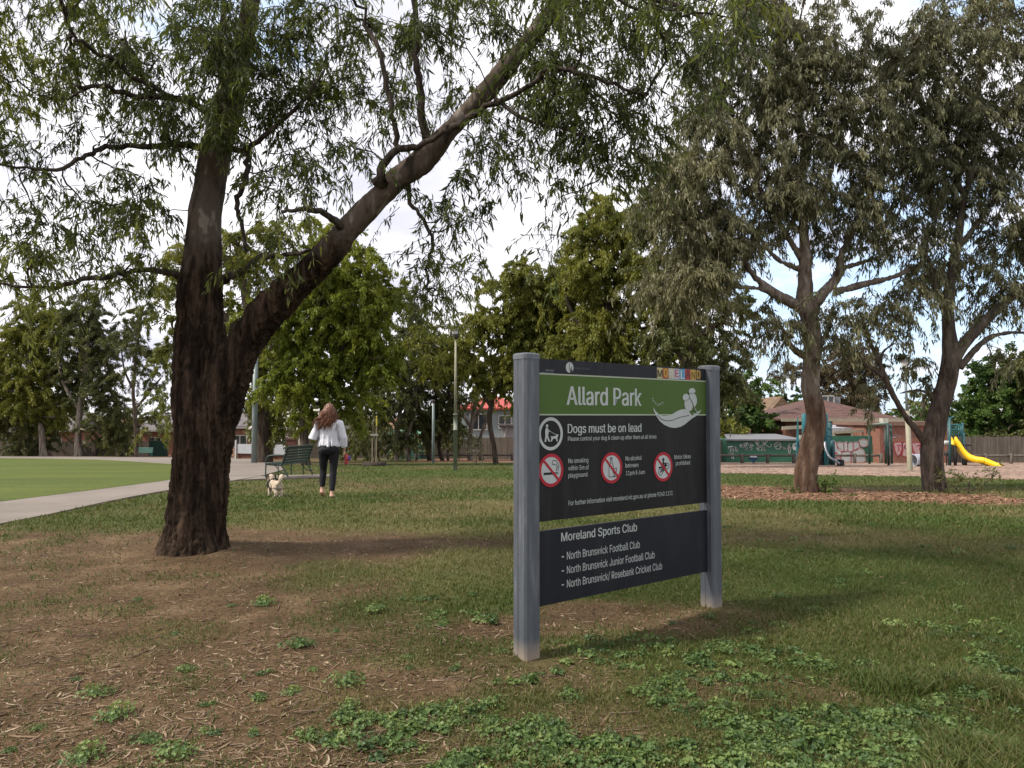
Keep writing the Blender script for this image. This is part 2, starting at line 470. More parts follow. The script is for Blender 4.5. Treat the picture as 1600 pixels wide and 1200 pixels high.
def build_surfaces():
    b = NB('concrete_path'); co = b.coord(); n = b.noise(co, .7, 7, .7); n2 = b.noise(co, 60, 3)
    c = b.ramp(n, [(.3, (.155, .132, .112)), (.7, (.225, .195, .168))])
    b.color(b.mix(.5, c, b.ramp(n2, [(.3, (.75, .75, .75)), (.7, (1.15, 1.15, 1.15))]), 'MULTIPLY')).set(.9, .15); b.bump(n2, .2, .004)
    concrete = b.mat
    pts = [G(*p) for p in PATH_NEAR + PATH_FAR]
    sheet('path', pts, .035, concrete)
    b = NB('mown_oval_grass'); co = b.coord(); n = b.ramp(b.noise(b.coord((.5, 1.6, 1)), .22, 6, .65), [(.36, (0, 0, 0)), (.64, (1, 1, 1))]); n2 = b.noise(co, 9, 6, .7); n3 = b.noise(b.coord((.35, 2.2, 1)), .5, 3)
    c = b.mix(n, (.036, .068, .009), (.088, .112, .020)); c = b.mix(b.math('MULTIPLY', n3, .55), c, (.105, .110, .026))
    b.color(b.mix(.8, c, b.ramp(n2, [(.25, (.55, .55, .5)), (.75, (1.3, 1.3, 1.2))]), 'MULTIPLY')).set(.9, .15); b.bump(n2, .6, .03)
    sheet('lawn', [G(*p) for p in LAWN_PX], .040, b.mat)
    # slab the near bench stands on
    q = [G(378, 752), G(430, 749.5), G(520, 747), G(520, 743.2), G(440, 744.5), G(405, 746.5)]
    sheet('bench_slab', q, .045, concrete)
    # softfall chips of the playground, in front of the shed and the paling fence
    b = NB('softfall_chips'); co = b.coord((1, .6, 1)); v = b.voronoi(co, 9)
    c = b.ramp(v.outputs['Color'], [(.1, (.11, .068, .050)), (.5, (.235, .165, .128)), (.9, (.36, .275, .22))]); n = b.noise(co, .5, 6, .7)
    b.color(b.mix(.6, c, b.ramp(n, [(.3, (.72, .7, .68)), (.7, (1.15, 1.12, 1.1))]), 'MULTIPLY')).set(.95, .1); b.bump(v.outputs['Distance'], .8, .03)
    q = [G(1040, 738), G(1120, 739.5), G(1200, 741), G(1300, 743), G(1440, 745.5), G(1560, 749), G(1700, 752), G(1900, 757), G(1900, 727), G(1560, 721.6), G(1300, 720.6), G(1120, 720.3), G(1040, 720)]
    sheet('playground_softfall', q, .03, b.mat)
build_surfaces()
# ------------------------------------------------------------------ trees
def norm(a): return a / np.maximum(np.linalg.norm(a, axis=-1, keepdims=True), 1e-9)
def leaf_cloud(rng, C, Rr, per, L, W, droop=.6, twigs=7, twig_len=1.0, hang=.75, tone_spread=.5, bend=True, flat=.7, tone0=None):
    """sprays of hanging leaves round the points C (radius Rr each). returns verts, face arrays, tones, twig lines"""
    n = len(C); T = n * twigs
    c = np.repeat(C, twigs, 0); r = np.repeat(Rr, twigs)
    d = norm(rng.normal(size=(T, 3)) * [1, 1, flat] + [0, 0, .1])
    ln = r * twig_len * rng.uniform(.6, 1.25, T)
    st = c + rng.normal(size=(T, 3)) * (r * .18)[:, None]
    k = max(1, per // twigs)
    t = rng.uniform(.12, 1.0, (T, k)) ** .8
    def at(t): return st[:, None] + d[:, None] * (ln[:, None] * t)[..., None] + np.array([0, 0, -1.0]) * (droop * ln[:, None] * t * t)[..., None]
    p = at(t) + rng.normal(size=(T, k, 3)) * (r * .05)[:, None, None]
    tan = norm(d[:, None] + np.array([0, 0, -2 * droop]) * t[..., None])
    ld = norm(tan * .45 + np.array([0, 0, -hang]) + rng.normal(size=(T, k, 3)) * .42)
    p = p.reshape(-1, 3); ld = ld.reshape(-1, 3); m = len(p)
    wd = norm(np.cross(ld, rng.normal(size=(m, 3))))
    nn = np.cross(wd, ld)
    sz = rng.uniform(.6, 1.2, m); l = (L * sz)[:, None]; w = (W * sz * rng.uniform(.8, 1.2, m))[:, None] * .5
    ct = (rng.uniform(0, 1, n) if tone0 is None else tone0)
    tone = np.clip(.5 + tone_spread * (np.repeat(ct, twigs * k) - .5) * 1.2 + rng.normal(size=m) * .13, 0, 1)
    ar = np.arange(m)[:, None]
    if bend:
        cv = (rng.uniform(-.25, .25, m))[:, None] * l
        V = np.stack([p, p + ld * l * .3 + wd * w + nn * cv * .5, p + ld * l * .3 - wd * w + nn * cv * .5,
                      p + ld * l * .68 + wd * w * .72 + nn * cv * .3, p + ld * l * .68 - wd * w * .72 + nn * cv * .3, p + ld * l - nn * cv * .4], 1).reshape(-1, 3)
        b = ar * 6
        F3 = np.concatenate([b + [0, 1, 2], b + [3, 5, 4]]); F4 = b + [1, 3, 4, 2]
        return V, [F3, F4], np.concatenate([tone, tone, tone]), (st, at(np.array([[.5, 1.0]] * T)))
    V = np.stack([p, p + ld * l * .45 + wd * w, p + ld * l, p + ld * l * .45 - wd * w], 1).reshape(-1, 3)
    return V, [ar * 4 + [0, 1, 2, 3]], tone, (st, at(np.array([[.5, 1.0]] * T)))

def tubes_np(lines, rads, n=5):
    """many polylines of the same point count -> verts, quads"""
    Lp = np.asarray(lines); T, k, _ = Lp.shape; rads = np.asarray(rads)
    tan = norm(np.gradient(Lp, axis=1)); ref = np.where(np.abs(tan[..., 2:3]) > .9, [[[1.0, 0, 0]]], [[[0, 0, 1.0]]])
    u = norm(np.cross(tan, ref)); w = np.cross(tan, u)
    a = np.arange(n) * 2 * np.pi / n
    ring = Lp[:, :, None] + (u[:, :, None] * np.cos(a)[:, None] + w[:, :, None] * np.sin(a)[:, None]) * rads[:, :, None, None]
    V = ring.reshape(-1, 3); b = np.arange(T * k * n).reshape(T, k, n)
    F = np.stack([b[:, :-1], np.roll(b, -1, 2)[:, :-1], np.roll(b, -1, 2)[:, 1:], b[:, 1:]], -1).reshape(-1, 4)
    return V, F

class Skel:
    """traced limbs plus branches grown to every foliage cluster"""
    def __init__(s): s.pos = []; s.par = []; s.fix = []; s.limbs = []
    def limb(s, pts, rad, k=5):
        """pts world Vectors; rad per point"""
        q = spline(pts, k); r = np.interp(np.linspace(0, 1, len(q)), np.linspace(0, 1, len(rad)), rad)
        par = -1
        if s.pos:
            P0 = np.array(s.pos); par = int(np.argmin(np.linalg.norm(P0 - np.array(q[0]), axis=1)))
        for p, rr in zip(q, r):
            s.pos.append(tuple(p)); s.par.append(par); s.fix.append(float(rr)); par = len(s.pos) - 1
        s.limbs.append((q, list(r)))
    def grow(s, C, rng, wob=.12, up=.35):
        s.br = []
        P0 = np.array(s.pos); order = np.argsort([np.min(np.linalg.norm(P0 - c, axis=1)) for c in C])
        pos = list(map(np.array, s.pos)); depth = [0.0] * len(pos); r_at = list(s.fix)
        for ci in order:
            c = C[ci]; A = np.array(pos); dv = c - A; d = np.linalg.norm(dv, axis=1)
            cost = d + .28 * np.array(depth) + np.maximum(0, A[:, 2] - c[2]) * up + np.where(np.array(r_at) > .35, .8, 0)
            i = int(np.argmin(cost)); a = pos[i]; D = c - a; ln = np.linalg.norm(D)
            if ln < .05: continue
            pi = s.par[i]; td = (a - pos[pi]) if pi >= 0 else np.array([0, 0, 1.0]); td = td / (np.linalg.norm(td) + 1e-9)
            k = 5; side = rng.normal(size=3); side -= D * (side @ D) / ln ** 2
            lp = []; ii = i
            ctrl = a + td * ln * .3 + D * .2 + np.array([0, 0, .12 * ln]) + side * wob * ln
            for t in np.linspace(0, 1, k + 1)[1:]:
                p = (1 - t) ** 2 * a + 2 * t * (1 - t) * ctrl + t * t * c + rng.normal(size=3) * wob * .18 * ln * (t < 1)
                pos.append(p); s.par.append(ii); s.fix.append(None); r_at.append(0.01); depth.append(depth[i] + ln * t); ii = len(pos) - 1; lp.append(ii)
            s.br.append((i, lp))
        s.pos = pos
        cnt = np.zeros(len(pos))
        for i, lp in s.br: cnt[lp[-1]] += 1
        for j in range(len(pos) - 1, -1, -1):
            if s.par[j] >= 0: cnt[s.par[j]] += cnt[j]
        s.cnt = cnt
    def branch_mesh(s, tip, expo=.5, rmax=.2, n=6):
        Ls, Rs = [], []
        for i, lp in s.br:
            r0 = tip * max(s.cnt[lp[0]], 1) ** expo
            if s.fix[i] is not None: r0 = min(r0, s.fix[i] * .75)
            rr = [min(rmax, r0)] + [min(rmax, r0, tip * max(s.cnt[j], 1) ** expo) for j in lp]; rr[-1] *= .6
            Ls.append([s.pos[i]] + [s.pos[j] for j in lp]); Rs.append(rr)
        return tubes_np(np.array(Ls), np.array(Rs), n)

def clumps(rng, spec, Y, dens, depth_k=1.0, leafy=1.0, zmin=None):
    """spec: pixel ellipses (x, y, rx, ry[, weight[, dY]]) -> cluster centres"""
    C = []; sc = Y / 1200
    for e in spec:
        x, y, rx, ry = e[:4]; wt = e[4] if len(e) > 4 else 1; dy = e[5] if len(e) > 5 else 0
        o = np.array(P(x, y, Y + dy)); R3 = np.array([rx * sc, max(rx, ry) * sc * depth_k, ry * sc])
        n = max(1, int(round(dens * wt * rx * ry * math.pi / 1000)))
        v = norm(rng.normal(size=(n, 3))) * (rng.uniform(.1, 1, (n, 1)) ** .45)
        C.append(o + v * R3)
    return np.concatenate(C)

def fused_trunk(name, limbs, voxel, disp, mats, parent, n=20):
    mb = MB()
    for q, r in limbs: mb.tube(q, r, n)
    me = fuse(mb, voxel, 3, name, disp)
    return link_mesh(name, me, mats, parent)

def bark_disp(amp, fs=9.0, fz=1.6, seed=0, zfade=None):
    def f(co):
        x, y, z = co[:, 0], co[:, 1], co[:, 2]
        n = fbm(x * fs, y * fs, z * fz, seed=seed, oct=5, gain=.55)
        ridge = 1 - np.abs(2 * n - 1)
        a = amp if zfade is None else amp * (.18 + .82 * smooth(zfade[1], zfade[0], z))
        return (ridge - .72) * a * 2.2 + (fbm(x * 2.2, y * 2.2, z * 1.0, seed=seed + 9) - .5) * amp * 1.6
    return f

def mat_bark(name, dark, lite, smooth_cols=None, z_split=None, zw=.5, sc=10, st=.16, bumpd=.04):
    b = NB(name); co = b.coord((1, 1, st)); n = b.noise(co, sc, 8, .68, .4); v = b.noise(b.coord((1, 1, .35)), sc * 3.2, 5, .7)
    c = b.ramp(n, [(.30, tuple(k * .35 for k in dark)), (.46, dark), (.66, lite), (.8, tuple(min(1, k * 1.3) for k in lite))])
    c = b.mix(.5, c, b.ramp(v, [(.3, (.6, .58, .55)), (.7, (1.35, 1.3, 1.25))]), 'MULTIPLY')
    h = b.math('ADD', n, b.math('MULTIPLY', v, .35))
    if smooth_cols:
        sep = b.N.new('ShaderNodeSeparateXYZ'); tc = b.N.new('ShaderNodeTexCoord'); b.L.new(tc.outputs['Object'], sep.inputs[0])
        big = b.noise(b.coord((1, 1, .5)), 3.2, 5, .6); pa = b.noise(b.coord((1, 1, .45)), 5.5, 6, .55, .6)
        f = b.math('MULTIPLY', b.math('SUBTRACT', b.math('ADD', sep.outputs['Z'], b.math('MULTIPLY', b.math('SUBTRACT', big, .5), zw * 2.2)), z_split), 3.0, True)
        s = b.ramp(pa, [(.36, smooth_cols[0]), (.47, smooth_cols[1]), (.56, smooth_cols[1]), (.63, smooth_cols[2])])
        s = b.mix(.6, s, b.ramp(v, [(.3, (.7, .7, .7)), (.7, (1.2, 1.2, 1.2))]), 'MULTIPLY')
        c = b.mix(f, c, s); h = b.math('MULTIPLY', h, b.math('SUBTRACT', 1.15, f))
    b.color(c).set(.92, .12); b.bump(h, .9, bumpd); return b.mat

LEAF = {}
def leaves_init():
    LEAF['hero'] = leaf_mat('leaf_green_gum', [(.052, .072, .026), (.100, .130, .036), (.18, .21, .048), (.30, .31, .065)], .5)
    LEAF['grey'] = leaf_mat('leaf_grey_gum', [(.066, .070, .036), (.108, .109, .056), (.150, .147, .076), (.21, .195, .102)], .30)
    LEAF['lime'] = leaf_mat('leaf_lime', [(.085, .120, .016), (.140, .175, .022), (.20, .225, .028), (.26, .27, .038)], .48)
    LEAF['olive'] = leaf_mat('leaf_olive', [(.082, .098, .022), (.132, .146, .028), (.188, .196, .036), (.245, .24, .048)], .46)
    LEAF['dark'] = leaf_mat('leaf_dark', [(.050, .058, .022), (.074, .084, .029), (.108, .118, .038), (.15, .15, .05)], .36)
    LEAF['bush'] = leaf_mat('leaf_bush', [(.030, .062, .016), (.050, .095, .022), (.085, .14, .030), (.12, .18, .038)], .36)
    LEAF['brown'] = leaf_mat('leaf_casuarina', [(.045, .036, .020), (.070, .055, .028), (.095, .075, .036), (.12, .095, .045)], .25)
leaves_init()
BARK = mat_bark('bark_plain', (.055, .042, .033), (.13, .105, .085), sc=8)
BARK_PALE = mat_bark('bark_pale', (.13, .11, .09), (.30, .265, .225), sc=5)

def tree(name, label, cat, Y, trunk, limbs, spec, dens, leafkind, per, L, W, seed, Rr=None, group=None, tip=.012, bark=None, depth_k=.9, twigs=5, hang=.6, droop=.5, rr=.55, trunk_n=10, wob=.14, bend=False, flat=.7, twig_r=0, spread=.55, voxel=None, amp=.02, stuff=False):
    """a background tree: trunk and limbs in pixels (x, y, width px[, dY])"""
    rng = np.random.default_rng(seed); sc = Y / 1200
    b0 = base(trunk[0][0], Y)
    root = thing(name, b0, label, cat, group)
    sk = Skel()
    def line(t):
        pts = [P(p[0], p[1], Y + (p[3] if len(p) > 3 else 0)) for p in t]
        return pts, [p[2] * sc / 2 for p in t]
    pts, rad = line(trunk); pts[0] = b0 - Vector((0, 0, .12)); sk.limb(pts, rad)
    for l in limbs: sk.limb(*line(l))
    C = clumps(rng, spec, Y, dens, depth_k)
    sk.grow(C, rng, wob)
    bV, bF = sk.branch_mesh(tip, rmax=rad[0] * .5)
    if voxel:
        mb = MB()
        for q, r in sk.limbs: mb.tube(q, r, 20)
        tm = fuse(mb, voxel, 3, 'trunk', bark_disp(amp)); n = len(tm.vertices); co = np.empty(n * 3, np.float32); tm.vertices.foreach_get('co', co)
        nl = len(tm.loops); li = np.empty(nl, np.int32); tm.loops.foreach_get('vertex_index', li)
        assert nl == 4 * len(tm.polygons)
        me = np_mesh('trunk', np.concatenate([co.reshape(-1, 3), bV]), [li.reshape(-1, 4), bF + n], smooth_shade=True); bpy.data.meshes.remove(tm)
        link_mesh('trunk', me, bark or BARK, root)
    else:
        mb = MB()
        for q, r in sk.limbs: mb.tube(q, r, trunk_n)
        V0 = np.array(mb.v); F4 = [f for f in mb.f if len(f) == 4]
        me = np_mesh('trunk', np.concatenate([V0, bV]), [np.array(F4), bF + len(V0)], smooth_shade=True)
        link_mesh('trunk', me, bark or BARK, root)
    Rv = np.full(len(C), rr if Rr is None else Rr) * rng.uniform(.75, 1.3, len(C))
    tone0 = np.clip(fbm(C[:, 0] * .45, C[:, 1] * .45, C[:, 2] * .45, seed=seed) * 1.6 - .3 + rng.normal(size=len(C)) * .15, 0, 1)
    V, F, tone, tw = leaf_cloud(rng, C, Rv, per, L, W, droop, twigs, 1.0, hang, spread, bend, flat, tone0)
    mats = [LEAF[leafkind]]; mi = np.zeros(sum(len(f) for f in F), int)
    if twig_r:
        st, ends = tw; lines = np.concatenate([st[:, None], ends], 1)
        tV, tF = tubes_np(lines, np.full(lines.shape[:2], twig_r) * [1, .8, .4], 3)
        F = F + [tF + len(V)]; V = np.concatenate([V, tV]); tone = np.concatenate([tone, np.zeros(len(tF))])
        mats.append(bark or BARK); mi = np.concatenate([mi, np.ones(len(tF), int)])
    link_mesh('crown', np_mesh('crown', V, F, {'tone': tone}, mat_idx=mi), mats, root)
    return root

# ---- the big forked tree
def build_forked_tree():
    Y = 8.2; rng = np.random.default_rng(5); sc = Y / 1200
    b0 = base(302, Y)
    root = thing('eucalyptus_tree', b0, 'big forked gum tree with rough dark trunk and one limb leaning right over the sign', 'tree')
    sk = Skel()
    def W(t): return [P(x, y, Y + dy) for x, y, w, dy in t], [w * sc / 2 for x, y, w, dy in t]
    stem = [(302, 885, 92, 0), (302, 862, 84, 0), (304, 830, 78, 0), (309, 780, 77, 0), (314, 720, 76, 0), (316, 650, 76, 0), (313, 570, 68, .05), (314, 500, 60, .1), (316, 450, 57, .1), (318, 400, 55, .15), (319, 340, 50, .15), (325, 300, 48, .2), (337, 240, 46, .2), (352, 190, 40, .2), (368, 130, 36, .2), (380, 60, 31, .2), (392, 0, 28, .2), (408, -90, 23, .2), (430, -200, 17, .3), (450, -330, 9, .4)]
    lean = [(312, 830, 37, 0), (318, 760, 49, 0), (330, 690, 55, 0), (350, 612, 57, -.05), (376, 548, 50, -.1), (402, 506, 46, -.1), (436, 468, 45, -.15), (477, 430, 41, -.2), (515, 391, 39, -.3), (561, 340, 36, -.35), (608, 292, 33, -.4), (660, 250, 33, -.45), (703, 206, 29, -.5), (742, 163, 27, -.5), (790, 108, 25, -.55), (845, 40, 24, -.6), (888, -15, 21, -.65), (960, -100, 17, -.7), (1040, -190, 10, -.8)]
    sk.limb(*W(stem), k=4); sk.limb(*W(lean), k=4)
    fine = [
        [(318, 232, 15, .1), (290, 226, 11, .0), (240, 229, 9, -.2), (200, 231, 8, -.3), (165, 229, 8, -.4), (135, 243, 7, -.5), (100, 262, 6, -.6), (40, 264, 4, -.7), (-20, 250, 3, -.8)],
        [(292, 434, 14, .08), (262, 426, 10, -.05), (228, 421, 8, -.25), (185, 428, 7, -.6), (140, 436, 7, -.7), (90, 449, 6, -.8), (40, 447, 4, -.9), (-20, 440, 3, -1)],
        [(346, 438, 17, .08), (375, 425, 11, -.05), (410, 402, 9, -.25), (445, 399, 7, -.5), (490, 388, 5, -.6)],
        [(528, 348, 12, -.5), (505, 332, 9, -.6), (484, 325, 8, -.7), (460, 327, 6, -.8), (440, 330, 5, -.8)],
        [(345, 236, 10, .0), (385, 237, 9, -.2), (388, 262, 9, -.25), (384, 285, 8, -.3), (371, 305, 8, -.3), (372, 330, 7, -.3), (380, 365, 6, -.3), (386, 392, 4, -.3)],
        [(385, 237, 8, -.2), (410, 215, 8, -.3), (433, 195, 7, -.3), (470, 162, 6, -.4), (500, 120, 5, -.4)],
        [(588, 282, 15, -.6), (604, 250, 12, -.6), (622, 233, 11, -.6), (640, 233, 10, -.6), (668, 222, 8, -.7), (700, 200, 6, -.8)],
        [(622, 233, 9, -.6), (616, 190, 8, -.6), (603, 140, 8, -.6), (593, 85, 7, -.6), (570, 40, 6, -.6)],
        [(664, 212, 14, -.5), (659, 160, 11, -.5), (652, 110, 10, -.5), (650, 60, 9, -.5), (648, 0, 8, -.5), (640, -70, 6, -.5)],
        [(700, 205, 11, -.8), (740, 180, 9, -.9), (775, 158, 8, -1.0), (820, 140, 7, -1.1), (860, 108, 7, -1.2), (905, 112, 6, -1.3), (960, 130, 5, -1.4), (1010, 150, 4, -1.5)],
        [(775, 158, 7, -1.0), (830, 190, 5, -1.1), (880, 200, 4, -1.2), (930, 225, 3, -1.2)],
        [(635, 275, 8, -.3), (640, 310, 7, -.2), (655, 335, 6, -.2), (675, 370, 6, -.1), (668, 410, 5, -.1), (664, 450, 4, -.1)],
        [(345, 190, 14, .1), (310, 165, 11, -.1), (270, 152, 10, -.3), (215, 151, 9, -.5), (170, 138, 7, -.7), (120, 135, 5, -.9)],
        [(270, 152, 8, -.3), (210, 120, 7, -.5), (170, 90, 6, -.7), (120, 60, 5, -.9)],
        [(360, 150, 14, .2), (342, 100, 11, .1), (340, 60, 9, 0), (350, 10, 8, 0), (335, -60, 6, 0)],
        [(395, -20, 14, .2), (300, -80, 11, 0), (200, -110, 9, -.3), (90, -90, 7, -.6), (-20, -60, 5, -.8)],
        [(405, -70, 12, .2), (470, -120, 10, 0), (560, -130, 8, -.2), (640, -150, 6, -.4)],
        [(900, -30, 14, -.65), (980, -20, 10, -.9), (1060, 10, 7, -1.1), (1120, 40, 5, -1.3)],
    ]
    for f in fine: sk.limb(*W(f), k=4)
    # foliage read from the photo: x, y, rx, ry, weight, dY
    spec = [(55, 85, 95, 90, 1.15, -.5), (165, 55, 90, 70, 1.3, -.4), (200, 120, 70, 50, 1.0, -.4), (330, 60, 75, 75, 1.2, -.2), (290, 150, 70, 45, 1.0, -.3), (420, 60, 80, 70, 1.2, 0), (500, 75, 70, 70, 1, 0),
            (440, 150, 60, 50, 1.2, -.2), (520, 150, 60, 60, .8, -.2), (590, 50, 70, 60, 1.0, 0), (600, 140, 60, 50, .7, 0), (690, 45, 60, 55, 1.0, -.3), (700, 125, 45, 50, .7, -.3), (780, 45, 60, 50, .9, -.5), (870, 60, 70, 55, 1.0, -.8),
            (960, 40, 80, 60, 1.0, -.9), (1060, 45, 70, 65, .8, -1), (840, 130, 70, 55, 1.0, -1), (930, 130, 80, 60, 1.1, -1.1), (1030, 130, 70, 60, .7, -1.1), (860, 210, 80, 50, 1.0, -1), (950, 210, 70, 50, .8, -1.1), (790, 200, 55, 50, .8, -.8),
            (900, 270, 75, 32, .7, -1), (810, 260, 40, 30, .5, -.9), (1000, 230, 40, 50, .5, -1.1), (870, 320, 14, 22, .5, -1), (866, 395, 18, 16, .9, -1),
            (250, 205, 65, 35, .8, -.2), (150, 200, 60, 30, .45, -.4), (60, 215, 60, 40, .7, -.7), (25, 300, 45, 45, .6, -.7), (110, 300, 60, 35, .7, -.6), (190, 290, 60, 40, .9, -.4), (230, 330, 45, 35, .7, -.3), (160, 350, 70, 35, 1.1, -.5),
            (60, 370, 60, 40, .9, -.7), (130, 405, 70, 30, 1.0, -.6), (210, 405, 45, 35, .9, -.4), (30, 420, 45, 25, .8, -.8), (60, 455, 60, 22, .5, -.9), (235, 450, 15, 25, .3, -.5),
            (400, 220, 45, 50, .8, -.2), (460, 215, 55, 45, .8, -.2), (410, 290, 40, 45, .8, -.3), (460, 290, 50, 40, .55, -.4), (520, 255, 45, 40, .6, -.4), (415, 350, 45, 35, .6, -.3), (450, 395, 50, 25, .5, -.5), (385, 400, 30, 25, .6, -.3), (480, 330, 40, 25, .5, -.6),
            (570, 215, 45, 45, .5, -.5), (630, 190, 40, 40, .55, -.6), (670, 300, 50, 30, .45, -.2), (730, 250, 50, 40, .75, -.7), (700, 350, 60, 40, .55, -.1), (650, 400, 40, 40, .45, -.1), (690, 430, 65, 32, .7, 0), (650, 470, 50, 35, .6, 0), (720, 400, 40, 40, .45, -.1),
            (740, 320, 30, 35, .35, -.3), (640, 520, 30, 25, .35, 0), (700, 470, 40, 20, .4, 0),
            (330, 185, 55, 45, .9, -.6), (370, 110, 60, 60, .8, -.6), (350, 30, 60, 50, .8, -.7),
            (-80, 150, 90, 130, .7, -.6), (-80, 380, 90, 100, .6, -.8), (100, -60, 140, 60, .8, -.4), (300, -80, 140, 70, .8, 0), (520, -80, 140, 70, .8, 0), (740, -70, 130, 60, .8, -.4), (960, -70, 130, 60, .8, -.8), (400, -220, 260, 90, .5, 0), (900, -200, 200, 80, .5, -.6), (1120, 20, 70, 50, .7, -1.2),
            (1000, -60, 160, 90, .5, -2.6), (700, -120, 200, 80, .4, -2.4), (200, -120, 220, 90, .4, -2.2)]
    C = clumps(rng, spec, Y, .85, .9)
    C = C[C[:, 1] > 4.2]
    # the near half of the round crown, overhead and above the top of the picture
    q = rng.uniform(-1, 1, (6000, 3)); q = q[(q ** 2).sum(1) < 1] * [6.0, 5.2, 2.4] + [-2.6, 6.0, 6.9]
    dy = q[:, 1]; vy = 600 - 1200 * ((q[:, 2] - CAM_H) / np.maximum(dy, .3)) + 50; vx = 800 + 1200 * q[:, 0] / np.maximum(dy, .3)
    q = q[((vy < -60) | (vx < -120)) & (q[:, 2] > 4.2) & (q[:, 1] > 1.2)]; q = q[rng.permutation(len(q))[:170]]
    C = np.concatenate([C, q])
    sk.grow(C, rng, .16)
    # trunk with the fork melted into one skin
    mat = mat_bark('bark_forked_gum', (.026, .0175, .012), (.110, .074, .050), ((.048, .037, .029), (.110, .086, .068), (.23, .198, .168)), 3.05, .55, 11, .15, .08)
    dz0 = bark_disp(.052, 11, 1.5, 2, (2.6, 3.5)); dz1 = bark_disp(.030, 30, 6.0, 12, (2.5, 3.3))
    def dz(co): return dz0(co) + dz1(co)
    def disp(co):
        ang = np.arctan2(co[:, 1] - Y, co[:, 0] + 3.4)
        root_flare = np.exp(-np.maximum(co[:, 2], 0) / .20) * (.07 + .16 * (fbm(np.cos(ang) * 2.2, np.sin(ang) * 2.2, seed=31) - .35))
        return dz(co) + root_flare
    fused_trunk('trunk', sk.limbs[:2], .013, disp, mat, root, 28)
    bm_ = mat_bark('bark_gum_branch', (.045, .036, .030), (.12, .10, .085), sc=14)
    for li, (q, r) in enumerate(sk.limbs[2:]):
        mb = MB(); rr = list(r)
        jit = [Vector(p) + Vector(rng.normal(size=3) * .012) for p in q]
        # root each branch in the middle of what it grows from
        prev = [p for l in sk.limbs[:2 + li] for p in l[0]]; o_ = min(prev, key=lambda p: (Vector(p) - q[0]).length)
        if (Vector(o_) - q[0]).length > .03: jit.insert(0, Vector(o_)); rr.insert(0, rr[0] * 1.3)
        mb.tube(jit, rr, 8); mb.build('branch', bm_, root, True)
    bV, bF = sk.branch_mesh(.0042, .48, .03, 5)
    Rv = rng.uniform(.18, .42, len(C)); Rv[-len(q):] *= 1.5
    tone0 = np.clip(fbm(C[:, 0] * .8, C[:, 1] * .8, C[:, 2] * .8, seed=4) * 1.7 - .42 + .25 * smooth(-2.5, -5, C[:, 0]) + rng.normal(size=len(C)) * .13, 0, 1)  # leaves towards the left coloured lighter, for the sun on that side
    V, F, tone, (st, ends) = leaf_cloud(rng, C, Rv, 126, .098, .0165, .75, 7, 1.15, .6, .8, True, .75, tone0)
    lines = np.concatenate([st[:, None], ends], 1)
    tV, tF = tubes_np(lines, np.full(lines.shape[:2], .0040) * [1, .8, .45], 3)
    o1 = len(V); o2 = o1 + len(bV)
    F = F + [bF + o1, tF + o2]; V = np.concatenate([V, bV, tV])
    nl = len(tone); tone = np.concatenate([tone, np.zeros(len(bF) + len(tF))])
    mi = np.concatenate([np.zeros(nl, int), np.ones(len(bF) + len(tF), int)])
    link_mesh('crown', np_mesh('crown', V, F, {'tone': tone}, mat_idx=mi), [LEAF['hero'], bm_], root)
    print('forked tree clusters', len(C), 'faces', len(mi))
build_forked_tree()

